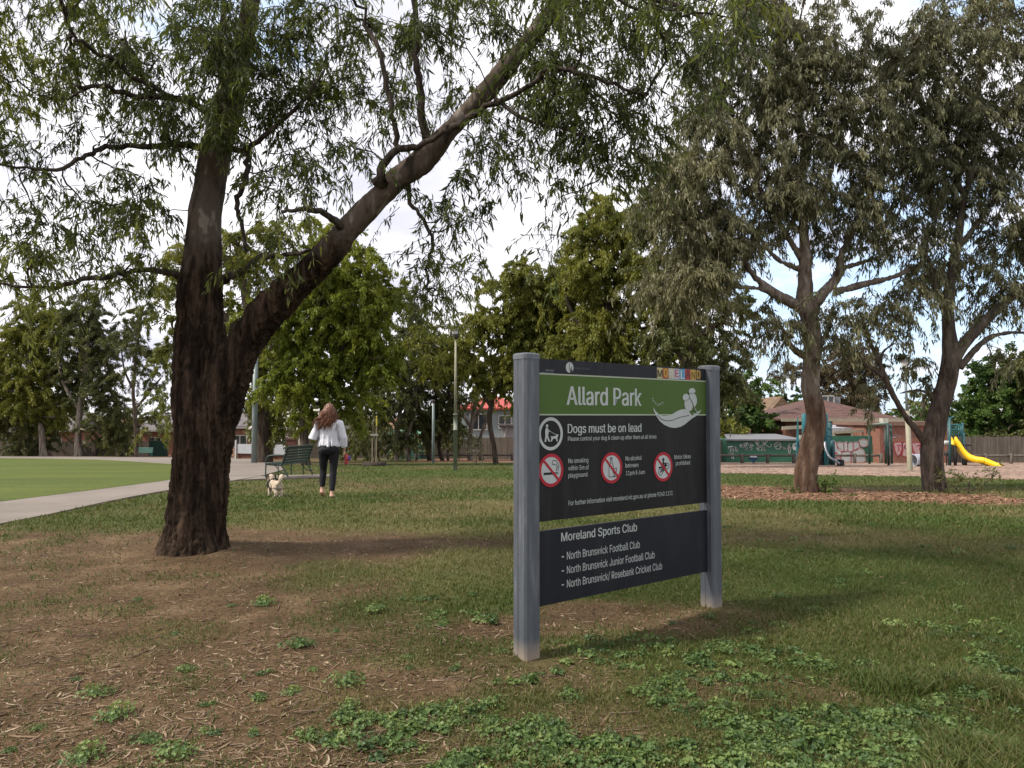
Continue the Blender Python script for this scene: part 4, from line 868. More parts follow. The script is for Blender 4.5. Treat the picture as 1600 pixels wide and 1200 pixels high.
# outlines of a plain grotesque lettering: character, advance, closed outlines (thousandths of the size)
GLYPHS = """&448|197,-7 150,-2 110,12 78,34 54,62 39,96 34,133 37,163 47,189 63,213 85,235 111,256 140,279 216,335 226,343 237,352 246,363 255,375 260,389 262,405 258,427 245,445 226,457 201,461 184,459 168,453 155,444 145,431 139,416 137,399 139,380 145,363 155,346 169,327 185,307 204,284 438,0 364,0 171,231 144,264 121,293 102,319 87,344 78,370 75,398 79,430 91,458 109,481 134,499 165,510 200,513 235,510 266,499 290,482 308,459 320,433 324,404 322,382 315,362 305,342 291,325 275,308 256,293 154,217 128,195 110,174 100,154 97,131 100,108 109,87 124,70 143,57 166,49 193,46 223,50 251,59 278,75 301,95 321,121 336,151 346,186 349,224 408,224 405,180 397,144 385,115 371,92 357,75 345,62 333,47 305,23 271,7 234,-3
.188|95,-4 78,-1 63,9 53,24 50,41 53,59 63,73 78,83 95,87 113,83 128,73 138,59 141,41 138,24 128,9 113,-1
/249|235,533 71,-76 14,-76 178,533
0453|227,-7 174,1 130,24 95,62 69,113 53,178 48,254 53,330 69,395 95,447 130,484 174,508 227,516 279,508 323,484 358,447 384,395 400,330 405,254 400,178 384,113 359,62 323,24 279,1|227,50 261,56 290,74 313,103 330,144 340,194 344,254 340,314 330,365 313,405 290,435 261,453 227,460 192,453 163,435 140,405 123,365 113,314 109,254 113,194 123,144 140,103 163,74 192,56
1453|76,0 76,55 391,55 391,0|276,509 276,0 212,0 212,448 209,448 86,358 86,427 198,509
2453|64,0 64,47 234,229 261,257 282,282 299,305 311,327 318,348 320,371 317,397 308,419 293,436 273,449 250,457 224,460 196,457 172,447 153,433 139,413 130,390 127,362 66,362 71,405 86,442 111,473 143,496 182,511 225,516 268,511 306,497 337,474 361,445 376,411 381,372 378,345 371,318 357,290 336,259 306,223 267,180 153,60 153,57 389,57 389,0
4453|40,105 40,158 247,509 311,509 109,166 109,163 413,163 413,105|282,0 282,121 282,146 282,318 343,318 343,0
5453|221,-7 178,-2 140,11 108,32 83,60 66,93 60,130 122,130 127,108 138,89 154,73 173,60 196,52 221,50 250,53 276,64 298,82 314,104 324,131 328,162 324,193 314,221 297,244 275,262 248,273 218,277 192,275 167,268 145,258 128,246 67,253 96,509 366,509 366,452 151,452 134,301 136,301 155,315 178,325 203,331 229,334 263,330 294,321 321,306 345,285 364,260 379,231 388,199 391,163 385,117 369,76 343,41 309,15 268,-1
6453|226,-7 182,-1 142,15 109,40 84,74 69,115 64,162 68,199 80,239 102,285 137,340 252,509 322,509 151,261 145,261 154,275 165,288 179,299 196,307 214,312 235,314 278,309 316,295 346,271 370,240 384,201 389,157 384,112 368,73 343,39 310,14 271,-2|226,48 254,52 279,63 299,79 314,101 324,128 327,157 324,187 314,213 299,235 279,251 254,262 226,265 198,262 174,252 153,235 138,214 128,188 125,158 128,128 138,102 153,79 174,63 198,52
9453|226,516 271,510 310,494 343,468 368,434 384,393 389,347 385,309 373,270 350,224 315,168 200,0 130,0 301,248 307,248 299,234 287,221 273,210 257,202 238,196 218,195 175,199 137,214 106,237 83,269 68,307 64,352 69,397 85,436 110,469 143,494 182,510|226,460 199,457 174,446 154,429 138,407 129,381 125,352 129,322 138,295 154,274 174,257 199,247 226,243 254,247 279,257 299,273 314,295 324,321 327,350 324,381 314,407 299,429 279,446 254,457
A480|16,0 201,509 276,509 463,0 395,0 287,302 276,334 264,372 250,420 232,478 245,478 228,419 213,371 201,333 191,302 85,0|110,142 110,199 370,199 370,142
B456|60,0 60,509 241,509 289,504 329,491 359,469 381,442 394,410 398,374 395,344 387,320 373,301 356,286 336,275 315,267 315,262 339,257 363,245 385,227 402,203 414,173 418,136 413,100 400,67 377,39 344,18 301,4 247,0|125,57 245,57 296,63 330,80 349,105 355,137 352,161 342,184 327,203 306,218 279,228 248,231 125,231|125,285 238,285 265,288 288,296 308,309 323,326 333,348 336,372 330,403 313,429 283,446 240,452 125,452
C510|267,-7 205,1 150,25 104,63 70,115 48,179 40,254 48,329 70,393 104,445 150,484 205,508 267,516 305,513 340,504 373,490 402,471 427,447 448,418 463,385 473,348 408,348 401,373 389,395 375,413 357,428 337,440 315,449 292,454 267,456 223,450 184,432 150,403 125,364 109,314 103,254 109,194 125,145 151,105 184,76 223,59 267,53 292,55 315,60 337,69 357,81 375,96 389,114 401,136 408,160 473,160 463,124 448,91 428,62 402,38 373,19 341,5 305,-4
D502|219,0 96,0 96,57 215,57 272,63 318,81 354,110 379,149 394,198 399,255 394,312 379,361 354,399 320,428 275,446 221,452 93,452 93,509 225,509 294,501 353,478 399,441 433,391 455,329 462,255 455,181 433,119 398,68 351,31 291,8|125,509 125,0 60,0 60,509
E419|60,0 60,509 372,509 372,452 125,452 125,286 355,286 355,229 125,229 125,57 375,57 375,0
F410|60,0 60,509 369,509 369,452 125,452 125,278 346,278 346,221 125,221 125,0
H517|60,0 60,509 125,509 125,289 392,289 392,509 457,509 457,0 392,0 392,232 125,232 125,0
J396|185,-7 124,3 75,33 44,81 33,145 33,173 98,173 98,145 104,104 122,74 149,56 185,50 220,56 248,74 266,104 272,145 272,509 336,509 336,145 326,81 294,33 246,3
L393|60,0 60,509 125,509 125,57 361,57 361,0
M628|60,0 60,509 152,509 277,187 282,174 287,159 293,141 299,123 305,103 311,84 317,65 322,49 307,49 312,65 318,83 324,102 330,121 336,140 342,158 348,174 352,187 476,509 568,509 568,0 504,0 504,291 504,308 504,327 505,347 505,369 506,391 506,413 507,435 507,457 513,457 505,433 498,409 490,386 482,363 474,341 467,322 461,305 456,291 342,0 286,0 170,291 165,304 159,321 152,340 145,361 137,384 129,408 121,432 112,457 119,457 119,437 120,416 120,394 121,372 121,350 122,328 122,309 122,291 122,0
N523|60,0 60,509 136,509 343,183 352,169 363,151 375,130 388,107 401,82 414,55 405,54 402,81 401,108 400,134 399,157 399,178 399,195 399,509 463,509 463,0 387,0 202,290 190,310 177,331 164,354 148,381 130,413 108,452 119,454 121,417 122,384 123,354 124,328 125,307 125,291 125,0
O533|267,-7 205,1 150,25 105,63 70,115 48,179 40,254 48,329 70,393 105,445 150,484 205,508 267,516 329,508 384,484 429,445 464,393 486,329 493,254 486,179 464,115 429,63 384,25 329,1|267,53 310,59 349,76 383,105 408,144 425,194 430,254 425,314 408,365 383,404 349,433 310,450 267,456 223,450 184,433 151,404 125,364 109,314 103,254 109,194 125,144 151,105 184,76 223,59
P445|60,0 60,509 235,509 289,503 332,487 366,462 390,430 404,391 409,348 404,304 390,265 366,233 332,207 289,191 235,186 109,186 109,242 233,242 269,246 297,256 318,272 333,294 342,319 344,348 342,376 333,402 318,423 297,439 268,449 232,452 125,452 125,0
R449|60,0 60,509 236,509 290,504 333,489 367,465 390,433 405,395 409,352 405,309 390,271 367,240 333,217 289,203 236,198 96,198 96,255 234,255 269,258 298,267 319,281 334,300 342,324 345,352 342,380 334,405 319,425 298,440 269,449 233,452 125,452 125,0|353,0 230,229 303,229 428,0
S447|224,-9 172,-4 128,9 91,31 64,60 46,96 38,137 104,137 110,110 123,88 142,71 166,59 194,52 224,49 257,52 286,60 311,74 329,92 341,114 346,139 342,161 332,179 316,193 296,205 272,214 245,222 184,239 128,260 86,289 60,326 52,372 58,413 75,448 102,476 138,498 180,511 227,516 275,511 316,498 351,476 377,449 394,415 401,378 337,378 326,412 302,437 267,453 225,459 194,456 167,448 145,435 129,418 118,398 115,376 119,352 131,334 148,319 169,308 191,300 212,293 264,279 287,272 312,264 336,252 359,238 379,220 395,198 405,171 408,139 403,99 386,64 360,34 323,11 278,-4
a389|160,-9 126,-5 94,5 68,22 48,45 35,73 30,108 34,138 43,161 58,179 78,193 100,203 125,211 152,216 178,220 209,224 234,227 252,230 265,235 273,243 276,255 276,257 273,279 267,297 256,311 240,322 220,329 196,331 171,329 149,322 132,313 118,301 107,288 100,274 41,291 57,322 79,346 104,364 133,375 163,382 194,384 215,383 239,379 263,372 286,360 306,343 322,320 333,290 337,251 337,0 277,0 277,52 272,52 264,38 252,25 236,12 215,1 190,-6|170,45 202,49 228,59 248,74 263,93 272,115 276,138 276,190 270,186 259,182 246,179 231,176 216,173 200,171 186,169 175,168 154,164 134,159 117,150 103,139 95,124 92,105 94,87 102,72 114,61 130,52 149,47
b424|229,-8 198,-5 172,4 153,17 138,31 127,46 118,59 112,59 112,0 53,0 53,509 114,509 114,319 118,319 127,331 137,346 152,360 171,373 197,381 229,384 274,378 313,361 345,332 370,293 385,245 390,189 385,133 370,84 346,45 313,16 274,-2|220,47 253,51 279,66 301,88 316,117 325,151 328,189 325,227 316,261 301,290 280,311 253,325 220,330 188,325 161,312 140,291 125,263 116,229 113,189 116,150 125,115 140,86 162,65 188,51
c396|207,-8 159,-2 117,16 82,46 56,85 40,133 34,187 40,243 56,291 82,330 117,360 159,378 207,384 234,383 260,377 284,368 305,356 324,341 340,322 353,301 362,277 303,262 298,276 290,289 281,301 270,311 257,319 242,325 226,329 207,330 173,325 145,310 124,287 108,258 99,224 96,187 99,151 108,117 124,89 145,66 173,51 207,46 226,48 243,52 258,58 271,66 282,76 292,89 299,102 304,117 363,102 354,78 341,56 325,37 306,21 285,9 261,-1 235,-6
d424|195,-8 151,-2 111,16 79,45 55,84 39,133 34,189 39,245 55,293 79,332 112,361 151,378 196,384 228,381 253,373 272,360 287,346 298,331 306,319 311,319 311,509 372,509 372,0 313,0 313,59 307,59 298,46 287,31 272,17 252,4 227,-5|205,47 236,51 263,65 284,86 299,115 309,150 312,189 309,229 300,263 284,291 263,312 237,325 205,330 172,325 145,311 124,290 108,261 99,227 96,189 99,151 109,117 124,88 145,66 172,51
e404|212,-8 161,-2 117,16 82,46 56,85 40,132 34,187 39,242 55,290 81,329 115,359 157,378 205,384 236,382 266,374 294,361 319,341 341,315 357,282 368,242 371,194 371,169 75,169 75,221 338,221 310,202 307,237 298,269 283,294 263,314 237,326 205,330 173,326 146,313 125,294 109,270 99,241 96,211 96,178 100,139 110,106 128,80 151,61 179,50 212,46 234,48 254,53 271,61 285,73 297,88 306,105 365,91 353,63 335,39 311,19 283,4 249,-5
f254|228,379 228,327 6,327 6,379|81,0 81,432 84,461 96,486 113,505 135,519 161,527 187,530 207,529 222,527 234,524 243,521 227,468 222,470 215,472 206,473 195,474 171,470 154,460 145,443 142,419 142,0
g425|207,-151 168,-148 134,-140 105,-127 82,-110 64,-91 51,-69 101,-41 110,-53 122,-66 136,-78 154,-88 178,-95 207,-97 249,-92 282,-75 304,-47 311,-6 311,68 306,68 298,56 287,41 272,28 252,16 227,8 195,5 152,10 113,27 80,53 55,90 39,136 34,191 39,246 55,293 80,332 112,361 152,378 196,384 228,382 253,373 273,360 288,346 299,331 308,319 313,319 313,379 372,379 372,-9 367,-54 350,-90 324,-117 291,-136 251,-147|205,59 237,63 264,75 285,95 300,121 309,154 312,193 309,231 300,264 285,291 264,312 237,325 205,330 172,325 145,312 124,290 109,262 99,229 96,193 99,155 109,123 124,96 145,76 172,63
h410|114,227 114,0 53,0 53,509 114,509 114,287 102,287 124,332 152,362 187,379 227,384 264,380 295,369 321,349 341,321 353,285 357,240 357,0 296,0 296,235 290,275 273,304 246,323 210,329 184,326 161,317 141,303 126,283 117,257
i167|53,0 53,379 114,379 114,0|84,443 67,446 54,455 44,468 41,483 44,499 54,512 67,521 84,524 100,521 114,512 123,499 126,483 123,468 114,455 100,446
k381|110,137 110,212 121,212 284,379 360,379 184,199 177,199|53,0 53,509 114,509 114,0|294,0 148,186 191,229 372,0
l189|139,-2 101,3 74,20 58,47 53,84 53,509 114,509 114,99 115,77 120,62 130,54 146,52 154,52 160,53 165,53 170,54 181,3 172,1 162,-1 151,-2
m610|53,0 53,379 112,379 112,295 108,295 118,323 132,346 151,363 172,376 195,384 219,386 257,380 287,361 309,331 321,295 312,295 322,321 337,343 357,361 381,375 407,383 437,386 468,383 497,372 522,354 541,328 553,296 557,255 557,0 496,0 496,254 490,289 473,313 447,326 419,330 395,328 374,320 358,307 345,290 338,270 335,247 335,0 274,0 274,260 269,288 253,311 229,326 199,330 178,328 158,320 140,307 126,289 117,266 114,238 114,0
n410|114,227 114,0 53,0 53,379 112,379 112,287 102,287 124,332 152,362 187,379 227,384 264,380 295,369 321,349 341,321 353,285 357,240 357,0 296,0 296,235 290,275 273,304 246,323 210,329 184,326 161,317 141,303 126,283 117,257
o415|207,-8 159,-2 117,16 82,46 56,85 40,133 34,187 40,243 56,291 82,330 117,360 159,378 207,384 256,378 299,360 333,330 359,291 376,243 381,187 376,133 359,85 333,46 299,16 256,-2|207,46 242,51 270,66 292,89 307,117 316,151 319,187 316,224 307,258 292,287 270,310 242,325 207,330 173,325 145,310 124,287 108,258 99,224 96,187 99,151 108,117 124,89 145,66 173,51
p424|53,-143 53,379 112,379 112,319 118,319 126,331 137,346 152,360 171,373 197,381 229,384 274,378 313,361 345,332 370,293 385,245 390,189 385,133 370,84 346,45 313,16 274,-2 229,-8 198,-5 173,4 153,17 138,31 127,46 118,59 114,59 114,-143|220,47 253,51 279,66 301,88 316,117 325,151 328,189 325,227 316,261 301,290 280,311 253,325 220,330 188,325 161,312 140,291 125,263 116,229 113,189 116,150 125,115 140,86 162,65 188,51
r259|53,0 53,379 112,379 112,321 115,321 130,347 152,367 181,380 213,385 221,385 229,384 237,384 243,384 243,322 239,323 230,324 219,325 207,326 182,323 159,315 140,301 126,284 117,262 114,237 114,0
s365|182,-8 145,-5 112,3 84,18 62,38 45,63 36,94 94,107 105,79 124,60 150,49 181,45 217,50 244,62 262,81 268,103 265,121 254,136 237,147 212,155 149,170 104,186 72,208 53,237 47,274 51,305 65,332 87,354 115,370 149,381 187,384 223,381 254,372 279,358 299,339 314,316 324,290 268,277 258,298 243,316 219,328 187,333 156,329 131,317 114,299 109,277 112,258 124,243 144,232 172,223 229,209 275,194 306,171 325,142 331,107 326,75 312,47 290,24 260,6 223,-5
t227|204,379 204,327 6,327 6,379|65,471 126,471 126,98 128,76 136,61 150,53 170,50 177,50 185,51 194,52 202,54 213,2 203,-1 192,-3 180,-4 168,-4 125,2 92,21 72,52 65,93
u410|182,-5 146,-1 115,11 89,31 69,59 57,95 53,139 53,379 114,379 114,144 119,105 137,75 164,56 200,50 226,53 249,62 268,77 283,97 293,122 296,153 296,379 357,379 357,0 298,0 298,92 307,92 286,47 257,17 222,0
v389|163,0 17,379 84,379 165,155 177,121 187,87 196,53 206,21 184,21 194,53 203,87 213,121 224,155 305,379 371,379 226,0
w567|138,0 23,379 87,379 133,214 143,177 154,137 165,91 175,41 165,41 175,90 186,135 196,176 206,214 252,379 316,379 362,214 371,176 382,136 392,91 402,41 391,41 402,90 413,135 423,176 434,214 480,379 545,379 429,0 368,0 319,172 312,198 305,225 297,252 291,280 284,309 277,338 291,338 284,309 277,280 270,252 263,225 255,198 248,172 199,0
y389|47,-139 61,-86 71,-87 88,-90 104,-89 118,-84 130,-74 141,-58 151,-36 163,-1 17,379 84,379 165,155 177,121 187,87 196,53 206,21 184,21 193,53 202,87 212,121 224,155 305,379 371,379 204,-58 191,-85 177,-107 159,-124 139,-136 117,-143 91,-145 77,-145 65,-143 54,-141
 188"""
_gl = {}
for _l in GLYPHS.split('\n'):
    _h, *_r = _l[1:].split('|')
    _gl[_l[0]] = (int(_h), [[tuple(map(int, q.split(','))) for q in lp.split()] for lp in _r])
def _inside(pt, lp):
    r = False; x, y = pt
    for (x0, y0), (x1, y1) in zip(lp, lp[1:] + lp[:1]):
        if (y0 > y) != (y1 > y) and x < (x1 - x0) * (y - y0) / (y1 - y0) + x0: r = not r
    return r
def text_geo(string):
    """flat lettering: list of layers (verts (n,2), faces); outlines that only overlap go to a layer of their own"""
    layers = [[], [], []]; x = 0
    for ch in string:
        adv, loops = _gl[ch]; k = 0
        for lp in sorted(loops, key=len, reverse=True):
            hole = any(o is not lp and all(_inside(q, o) for q in lp) for o in loops)
            if hole: layers[0].append([(x + a, b) for a, b in lp])
            else: layers[min(k, 2)].append([(x + a, b) for a, b in lp]); k += 1
        x += adv
    res = []
    for lay in layers:
        if not lay: continue
        cu = bpy.data.curves.new('t', 'CURVE'); cu.dimensions = '2D'; cu.fill_mode = 'BOTH'
        for lp in lay:
            sp = cu.splines.new('POLY'); sp.points.add(len(lp) - 1); sp.use_cyclic_u = True
            for pt, (a, b) in zip(sp.points, lp): pt.co = (a / 1000, b / 1000, 0, 1)
        o = bpy.data.objects.new('t', cu); COL.objects.link(o)
        dg = bpy.context.evaluated_depsgraph_get(); dg.update()
        me = bpy.data.meshes.new_from_object(o.evaluated_get(dg))
        res.append((np.array([(p.co.x, p.co.y) for p in me.vertices]), [tuple(p.vertices) for p in me.polygons]))
        bpy.data.objects.remove(o); bpy.data.curves.remove(cu); bpy.data.meshes.remove(me)
    return res
def build_sign():
    C0 = Vector((.08, 4.615, 0)); C1 = Vector((1.498, 5.78, 0))
    u = (C1 - C0).normalized(); nv = Vector((u.y, -u.x, 0)); up = Vector((0, 0, 1)); LEN = (C1 - C0).length
    W = .124
    def S(s, n, z): return C0 + u * s + nv * n + up * z
    FRONT = -.048
    def sg(px, py):
        o = Vector((0, 0, CAM_H)); d = P(px, py, 1) - o; q = S(0, FRONT, 0)
        t = (q - o).dot(nv) / d.dot(nv); h = o + d * t
        return (h - q).dot(u), h.z
    root = thing('park_sign', S(LEN / 2, -.06, gzf(0, 5)), 'dark park name sign with green band between two grey square posts', 'sign')
    # galvanised painted posts with rounded edges and a seam
    b = NB('grey_post_paint'); co = b.coord((1, 1, .12)); n = b.noise(co, 26, 6, .7); n2 = b.noise(b.coord(), 5, 6, .7)
    c = b.ramp(n, [(.3, (.058, .066, .078)), (.55, (.082, .093, .108)), (.72, (.15, .162, .178))])
    tc = b.N.new('ShaderNodeTexCoord'); sep = b.N.new('ShaderNodeSeparateXYZ'); b.L.new(tc.outputs['Object'], sep.inputs[0])
    dirt = b.math('MULTIPLY', b.math('SUBTRACT', .07, b.math('SUBTRACT', sep.outputs['Z'], b.math('MULTIPLY', n2, .12))), 7, True)
    c = b.mix(dirt, c, (.30, .245, .19))
    sc_ = b.ramp(b.noise(b.coord((1, 1, .3)), 14, 7, .75), [(.66, (0, 0, 0)), (.72, (1, 1, 1))])
    c = b.mix(b.math('MULTIPLY', sc_, .3), c, (.36, .38, .40))
    b.color(c).set(.5, .4); b.bump(n, .12, .003); mpost = b.mat
    mcap = simple('post_cap_metal', (.115, .128, .145), .5, .4, 0, .25, 14)
    for s0 in (0.0, LEN):
        ax = (u, -nv, up)
        mb = MB(); H = 1.825; bv = .013; h = W / 2; g = .004
        # outline with a shallow seam down the outer faces
        loop = [(-h + bv, -h), (h - bv, -h), (h, -h + bv), (h, h - bv), (h - bv, h), (-h + bv, h), (-h, h - bv), (-h, .012), (-h + g, .008), (-h + g, .002), (-h, -.002), (-h, -h + bv)]
        vs = [S(s0 + W / 2, -W / 2, 0) + u * x + (-nv) * y + up * z for z in (-.3, H) for x, y in loop]; n_ = len(loop)
        mb.add(vs, [tuple(range(n_, 2 * n_))] + [(i, (i + 1) % n_, n_ + (i + 1) % n_, n_ + i) for i in range(n_)])
        post = mb.build('post', mpost, root)
        cb = MB(); c0 = S(s0 + W / 2, -W / 2, H)
        k = W / 2 + .003; prof = [(k, -.028), (k, .0), (k - .006, .006), (k - .02, .010)]
        vs = []
        for r, z in prof:
            bb = .014
            for x, y in [(-r + bb, -r), (r - bb, -r), (r, -r + bb), (r, r - bb), (r - bb, r), (-r + bb, r), (-r, r - bb), (-r, -r + bb)]: vs.append(c0 + u * x - nv * y + up * z)
        fs = [(i * 8 + j, i * 8 + (j + 1) % 8, i * 8 + 8 + (j + 1) % 8, i * 8 + 8 + j) for i in range(3) for j in range(8)] + [tuple(range(24, 32))]
        cb.add(vs, fs); cb.build('post_cap', mcap, post)
    black = simple('sign_black', (.0105, .0105, .0125), .5, .2, 0, .12, 2.5)
    slate = simple('sign_slate', (.0135, .0145, .0205), .5, .2, 0, .1, 2.5)
    green = simple('sign_green', (.058, .108, .020), .5, .2, 0, .07, 2)
    pale = paint('sign_pale', (.40, .43, .42)); line = paint('sign_line', (.33, .37, .28)); red = paint('sign_red', (.36, .022, .035)); disc = paint('sign_disc', (.42, .44, .44))
    for mt in (black, slate, green):
        nt = mt.node_tree; bs_ = nt.nodes['Principled BSDF']; src = bs_.inputs['Base Color'].links[0].from_socket
        tc = nt.nodes.new('ShaderNodeTexCoord'); mp = nt.nodes.new('ShaderNodeMapping'); mp.inputs['Scale'].default_value = (1, 1, .18); nt.links.new(tc.outputs['Object'], mp.inputs[0])
        no = nt.nodes.new('ShaderNodeTexNoise'); no.inputs['Scale'].default_value = 9; no.inputs['Detail'].default_value = 8; no.inputs['Roughness'].default_value = .75; nt.links.new(mp.outputs[0], no.inputs['Vector'])
        rp = nt.nodes.new('ShaderNodeValToRGB'); rp.color_ramp.elements[0].position = .48; rp.color_ramp.elements[1].position = .8; rp.color_ramp.elements[1].color = (.11, .11, .11, 1); nt.links.new(no.outputs['Fac'], rp.inputs[0])
        mx = nt.nodes.new('ShaderNodeMix'); mx.data_type = 'RGBA'; nt.links.new(rp.outputs[0], mx.inputs['Factor']); nt.links.new(src, mx.inputs['A']); mx.inputs['B'].default_value = (.16, .15, .135, 1); nt.links.new(mx.outputs['Result'], bs_.inputs['Base Color'])
    s_a, s_b = W - .004, LEN + .004; sm = (s_a + s_b) / 2; tk = .024
    def board(z0, z1, nm, m):
        mb = MB(); mb.box(S(sm, FRONT - tk / 2, (z0 + z1) / 2), (s_b - s_a, tk, z1 - z0), (u, -nv, up)); return mb.build(nm, m, root)
    zt, zb = 1.806, .800
    upper = board(zb, zt, 'upper_panel', black); lower = board(.285, .742, 'lower_panel', slate)
    lay = [0]
    def poly(mb, pts, lift, m=0):
        """pts (s,z) outline laid on the board"""
        vs = [S(s, FRONT + lift, z) for s, z in pts]
        mb.add(vs, [tuple(range(len(vs)))], m)
    def rect(mb, s0, s1, z0, z1, lift, m=0): poly(mb, [(s0, z0), (s1, z0), (s1, z1), (s0, z1)], lift, m)
    def circ(cs, cz, r, n=40): return [(cs + r * math.cos(2 * math.pi * i / n), cz + r * math.sin(2 * math.pi * i / n)) for i in range(n)]
    def ring(mb, cs, cz, r0, r1, lift, m=0, n=40):
        vs = [S(cs + r * math.cos(2 * math.pi * i / n), FRONT + lift, cz + r * math.sin(2 * math.pi * i / n)) for r in (r0, r1) for i in range(n)]
        mb.add(vs, [(i, n + i, n + (i + 1) % n, (i + 1) % n) for i in range(n)], m)
    def stroke(mb, pts, w, lift, m=0):
        for (a, b_) in zip(pts[:-1], pts[1:]):
            d = Vector((b_[0] - a[0], b_[1] - a[1])); L = d.length or 1e-6; d /= L; nn = Vector((-d.y, d.x)) * w / 2; e = d * w * .3
            poly(mb, [(a[0] - e.x - nn.x, a[1] - e.y - nn.y), (b_[0] + e.x - nn.x, b_[1] + e.y - nn.y), (b_[0] + e.x + nn.x, b_[1] + e.y + nn.y), (a[0] - e.x + nn.x, a[1] - e.y + nn.y)], lift, m)
    def text(mb, string, x0, x1, ytop, ybase, lift=.003, bold=0.0, m=0):
        """pixels of the photo: left and right end of the line, cap top and base line at its left end"""
        sa, z0 = sg(x0, ybase); sb, _ = sg(x1, ybase); _, z1 = sg(x0, ytop)
        lays = text_geo(string); v = np.concatenate([l[0] for l in lays]); hv = .509
        kx = (sb - sa) / (v[:, 0].max() - v[:, 0].min()); kz = (z1 - z0) / hv; x0_ = v[:, 0].min()
        bs = bold * kx * 1.1; n = 0
        for v, f in lays:
            x = sa + (v[:, 0] - x0_) * kx; z = z0 + v[:, 1] * kz
            for dx in ((0, -bs, bs) if bold else (0,)): mb.add([S(a + dx, FRONT + lift - n * .0002, c) for a, c in zip(x, z)], f, m); n += 1
    # strips
    zl1 = sg(845, 584.3)[1]; zl0 = sg(845, 647.5)[1]
    mb = MB(); rect(mb, s_a + .001, s_b - .001, zl1 + .006, zt - .001, .0015); mb.build('header_strip', slate, upper)
    mb = MB(); rect(mb, s_a + .001, s_b - .001, zl0, zl1, .0015, 0); rect(mb, s_a + .001, s_b - .001, zl1 - .003, zl1 + .006, .0025, 1); rect(mb, s_a + .001, s_b - .001, zl0 - .006, zl0 + .003, .0025, 1)
    mb.build('green_band', [green, line], upper)
    mb = MB(); text(mb, 'Allard Park', 885.5, 1002, 603.4, 632.6, bold=.018); mb.build('park_name', pale, upper)
    mb = MB(); text(mb, 'Dogs must be on lead', 887, 1001.6, 662.6, 676.8, bold=.018); mb.build('heading', pale, upper)
    for line_ in (('Please control your dog & clean up after them at all times', 887, 1025.3, 682.2, 689.0), ('No smoking', 887.6, 918.8, 716.6, 723.8), ('within 5m of', 887.6, 919.6, 728, 735.2), ('playground', 887.6, 917.2, 739.4, 746.4),
                  ('No alcohol', 976.9, 1002, 712.9, 719.7), ('between', 976.9, 997, 724, 730.7), ('11pm & 6am', 977.6, 1007.2, 735.9, 742.6), ('Motor bikes', 1053, 1078.8, 710.9, 717.4), ('prohibited', 1055.7, 1077.5, 720.6, 727),
                  ('For further information visit moreland.vic.gov.au or phone 9240 1111', 888, 1050.7, 782.4, 789.9)):
        mb = MB(); text(mb, *line_, bold=.010); mb.build('notice_line', pale, upper)
    dim = paint('sign_dim', (.10, .105, .115))
    mb = MB(); text(mb, '9240 1111', 852, 865, 577.2, 579.6, m=0); text(mb, 'moreland.vic.gov.au', 843.5, 865.2, 581, 583.2, m=0); text(mb, 'Moreland City Council', 897.5, 921.5, 573.4, 576.6, m=1)
    cs, cz = sg(889.6, 574.2); r = .034
    poly(mb, circ(cs, cz, r), .003, 0)
    poly(mb, [(cs + .002, cz - r), (cs + .008, cz + .004), (cs + .013, cz - r)], .004, 2); poly(mb, [(cs + .010, cz - r * .85), (cs + .017, cz + .014), (cs + .022, cz - r * .75)], .0045, 2); stroke(mb, [(cs - .002, cz + .03), (cs - .004, cz - .02)], .003, .004, 2)
    mb.build('council_mark', [pale, dim, slate], upper)
    mb = MB(); text(mb, 'Moreland Sports Club', 876.6, 995, 832.5, 846.2, bold=.014); mb.build('club_heading', pale, lower)
    for y, t, x1 in ((874.3, 'North Brunswick Football Club', 999.3), (896.4, 'North Brunswick Junior Football Club', 1022.6), (918.2, 'North Brunswick/ Rosebank Cricket Club', 1034.3)):
        mb = MB(); text(mb, t, 885.4, x1, y - 12.2, y, bold=.007); a, z0 = sg(877.2, y - 4.2); b2, _ = sg(880.6, y - 4.2); rect(mb, a, b2, z0 - .004, z0 + .004, .003); mb.build('club_line', pale, lower)
    # coloured letter tiles
    cols = [(.45, .40, .20), (.30, .10, .05), (.42, .38, .30), (.36, .40, .46), (.10, .26, .40), (.34, .05, .05), (.44, .30, .06), (.10, .06, .045)]
    inks = [(.03, .03, .03), (.50, .36, .03), (.50, .49, .45), (.40, .06, .06), (.55, .60, .62), (.12, .05, .05), (.18, .10, .04), (.50, .34, .05)]
    mats = [paint('tile_colour', c) for c in cols] + [paint('tile_ink', c) for c in inks]
    mb = MB(); s0, z1 = sg(1026, 574.2); s1, _ = sg(1094.8, 578); _, z0 = sg(1026, 595.2)
    z0 = max(z0, zl1 + .008); z1 = min(z1, zt - .004); w = (s1 - s0) / 8
    for i, ch in enumerate('MORELAND'):
        a = s0 + i * w; rect(mb, a, a + w - .0015, z0, z1, .003, i)
        lays = text_geo(ch); v = np.concatenate([l[0] for l in lays]); lo, hi = v.min(0), v.max(0); tw = w * (.82 if i in (0, 5) else .62); th = (z1 - z0) * (.80 if i % 3 else .70); n = 0
        for v, f in lays:
            x = a + w / 2 + ((v[:, 0] - lo[0]) / (hi[0] - lo[0]) - .5) * tw; z = (z0 + z1) / 2 + ((v[:, 1] - lo[1]) / (hi[1] - lo[1]) - .5) * th + (.004 if i % 2 else -.003)
            for dx in (0, -.0016, .0016): mb.add([S(p + dx, FRONT + .0045 - n * .0002, q) for p, q in zip(x, z)], f, 8 + i); n += 1
    mb.build('letter_tiles', mats, upper)
    # pale leaf with two seated figures
    def Z(x, y): return sg(820 + x / 5.517, 550 + y / 5.517)
    mb = MB()
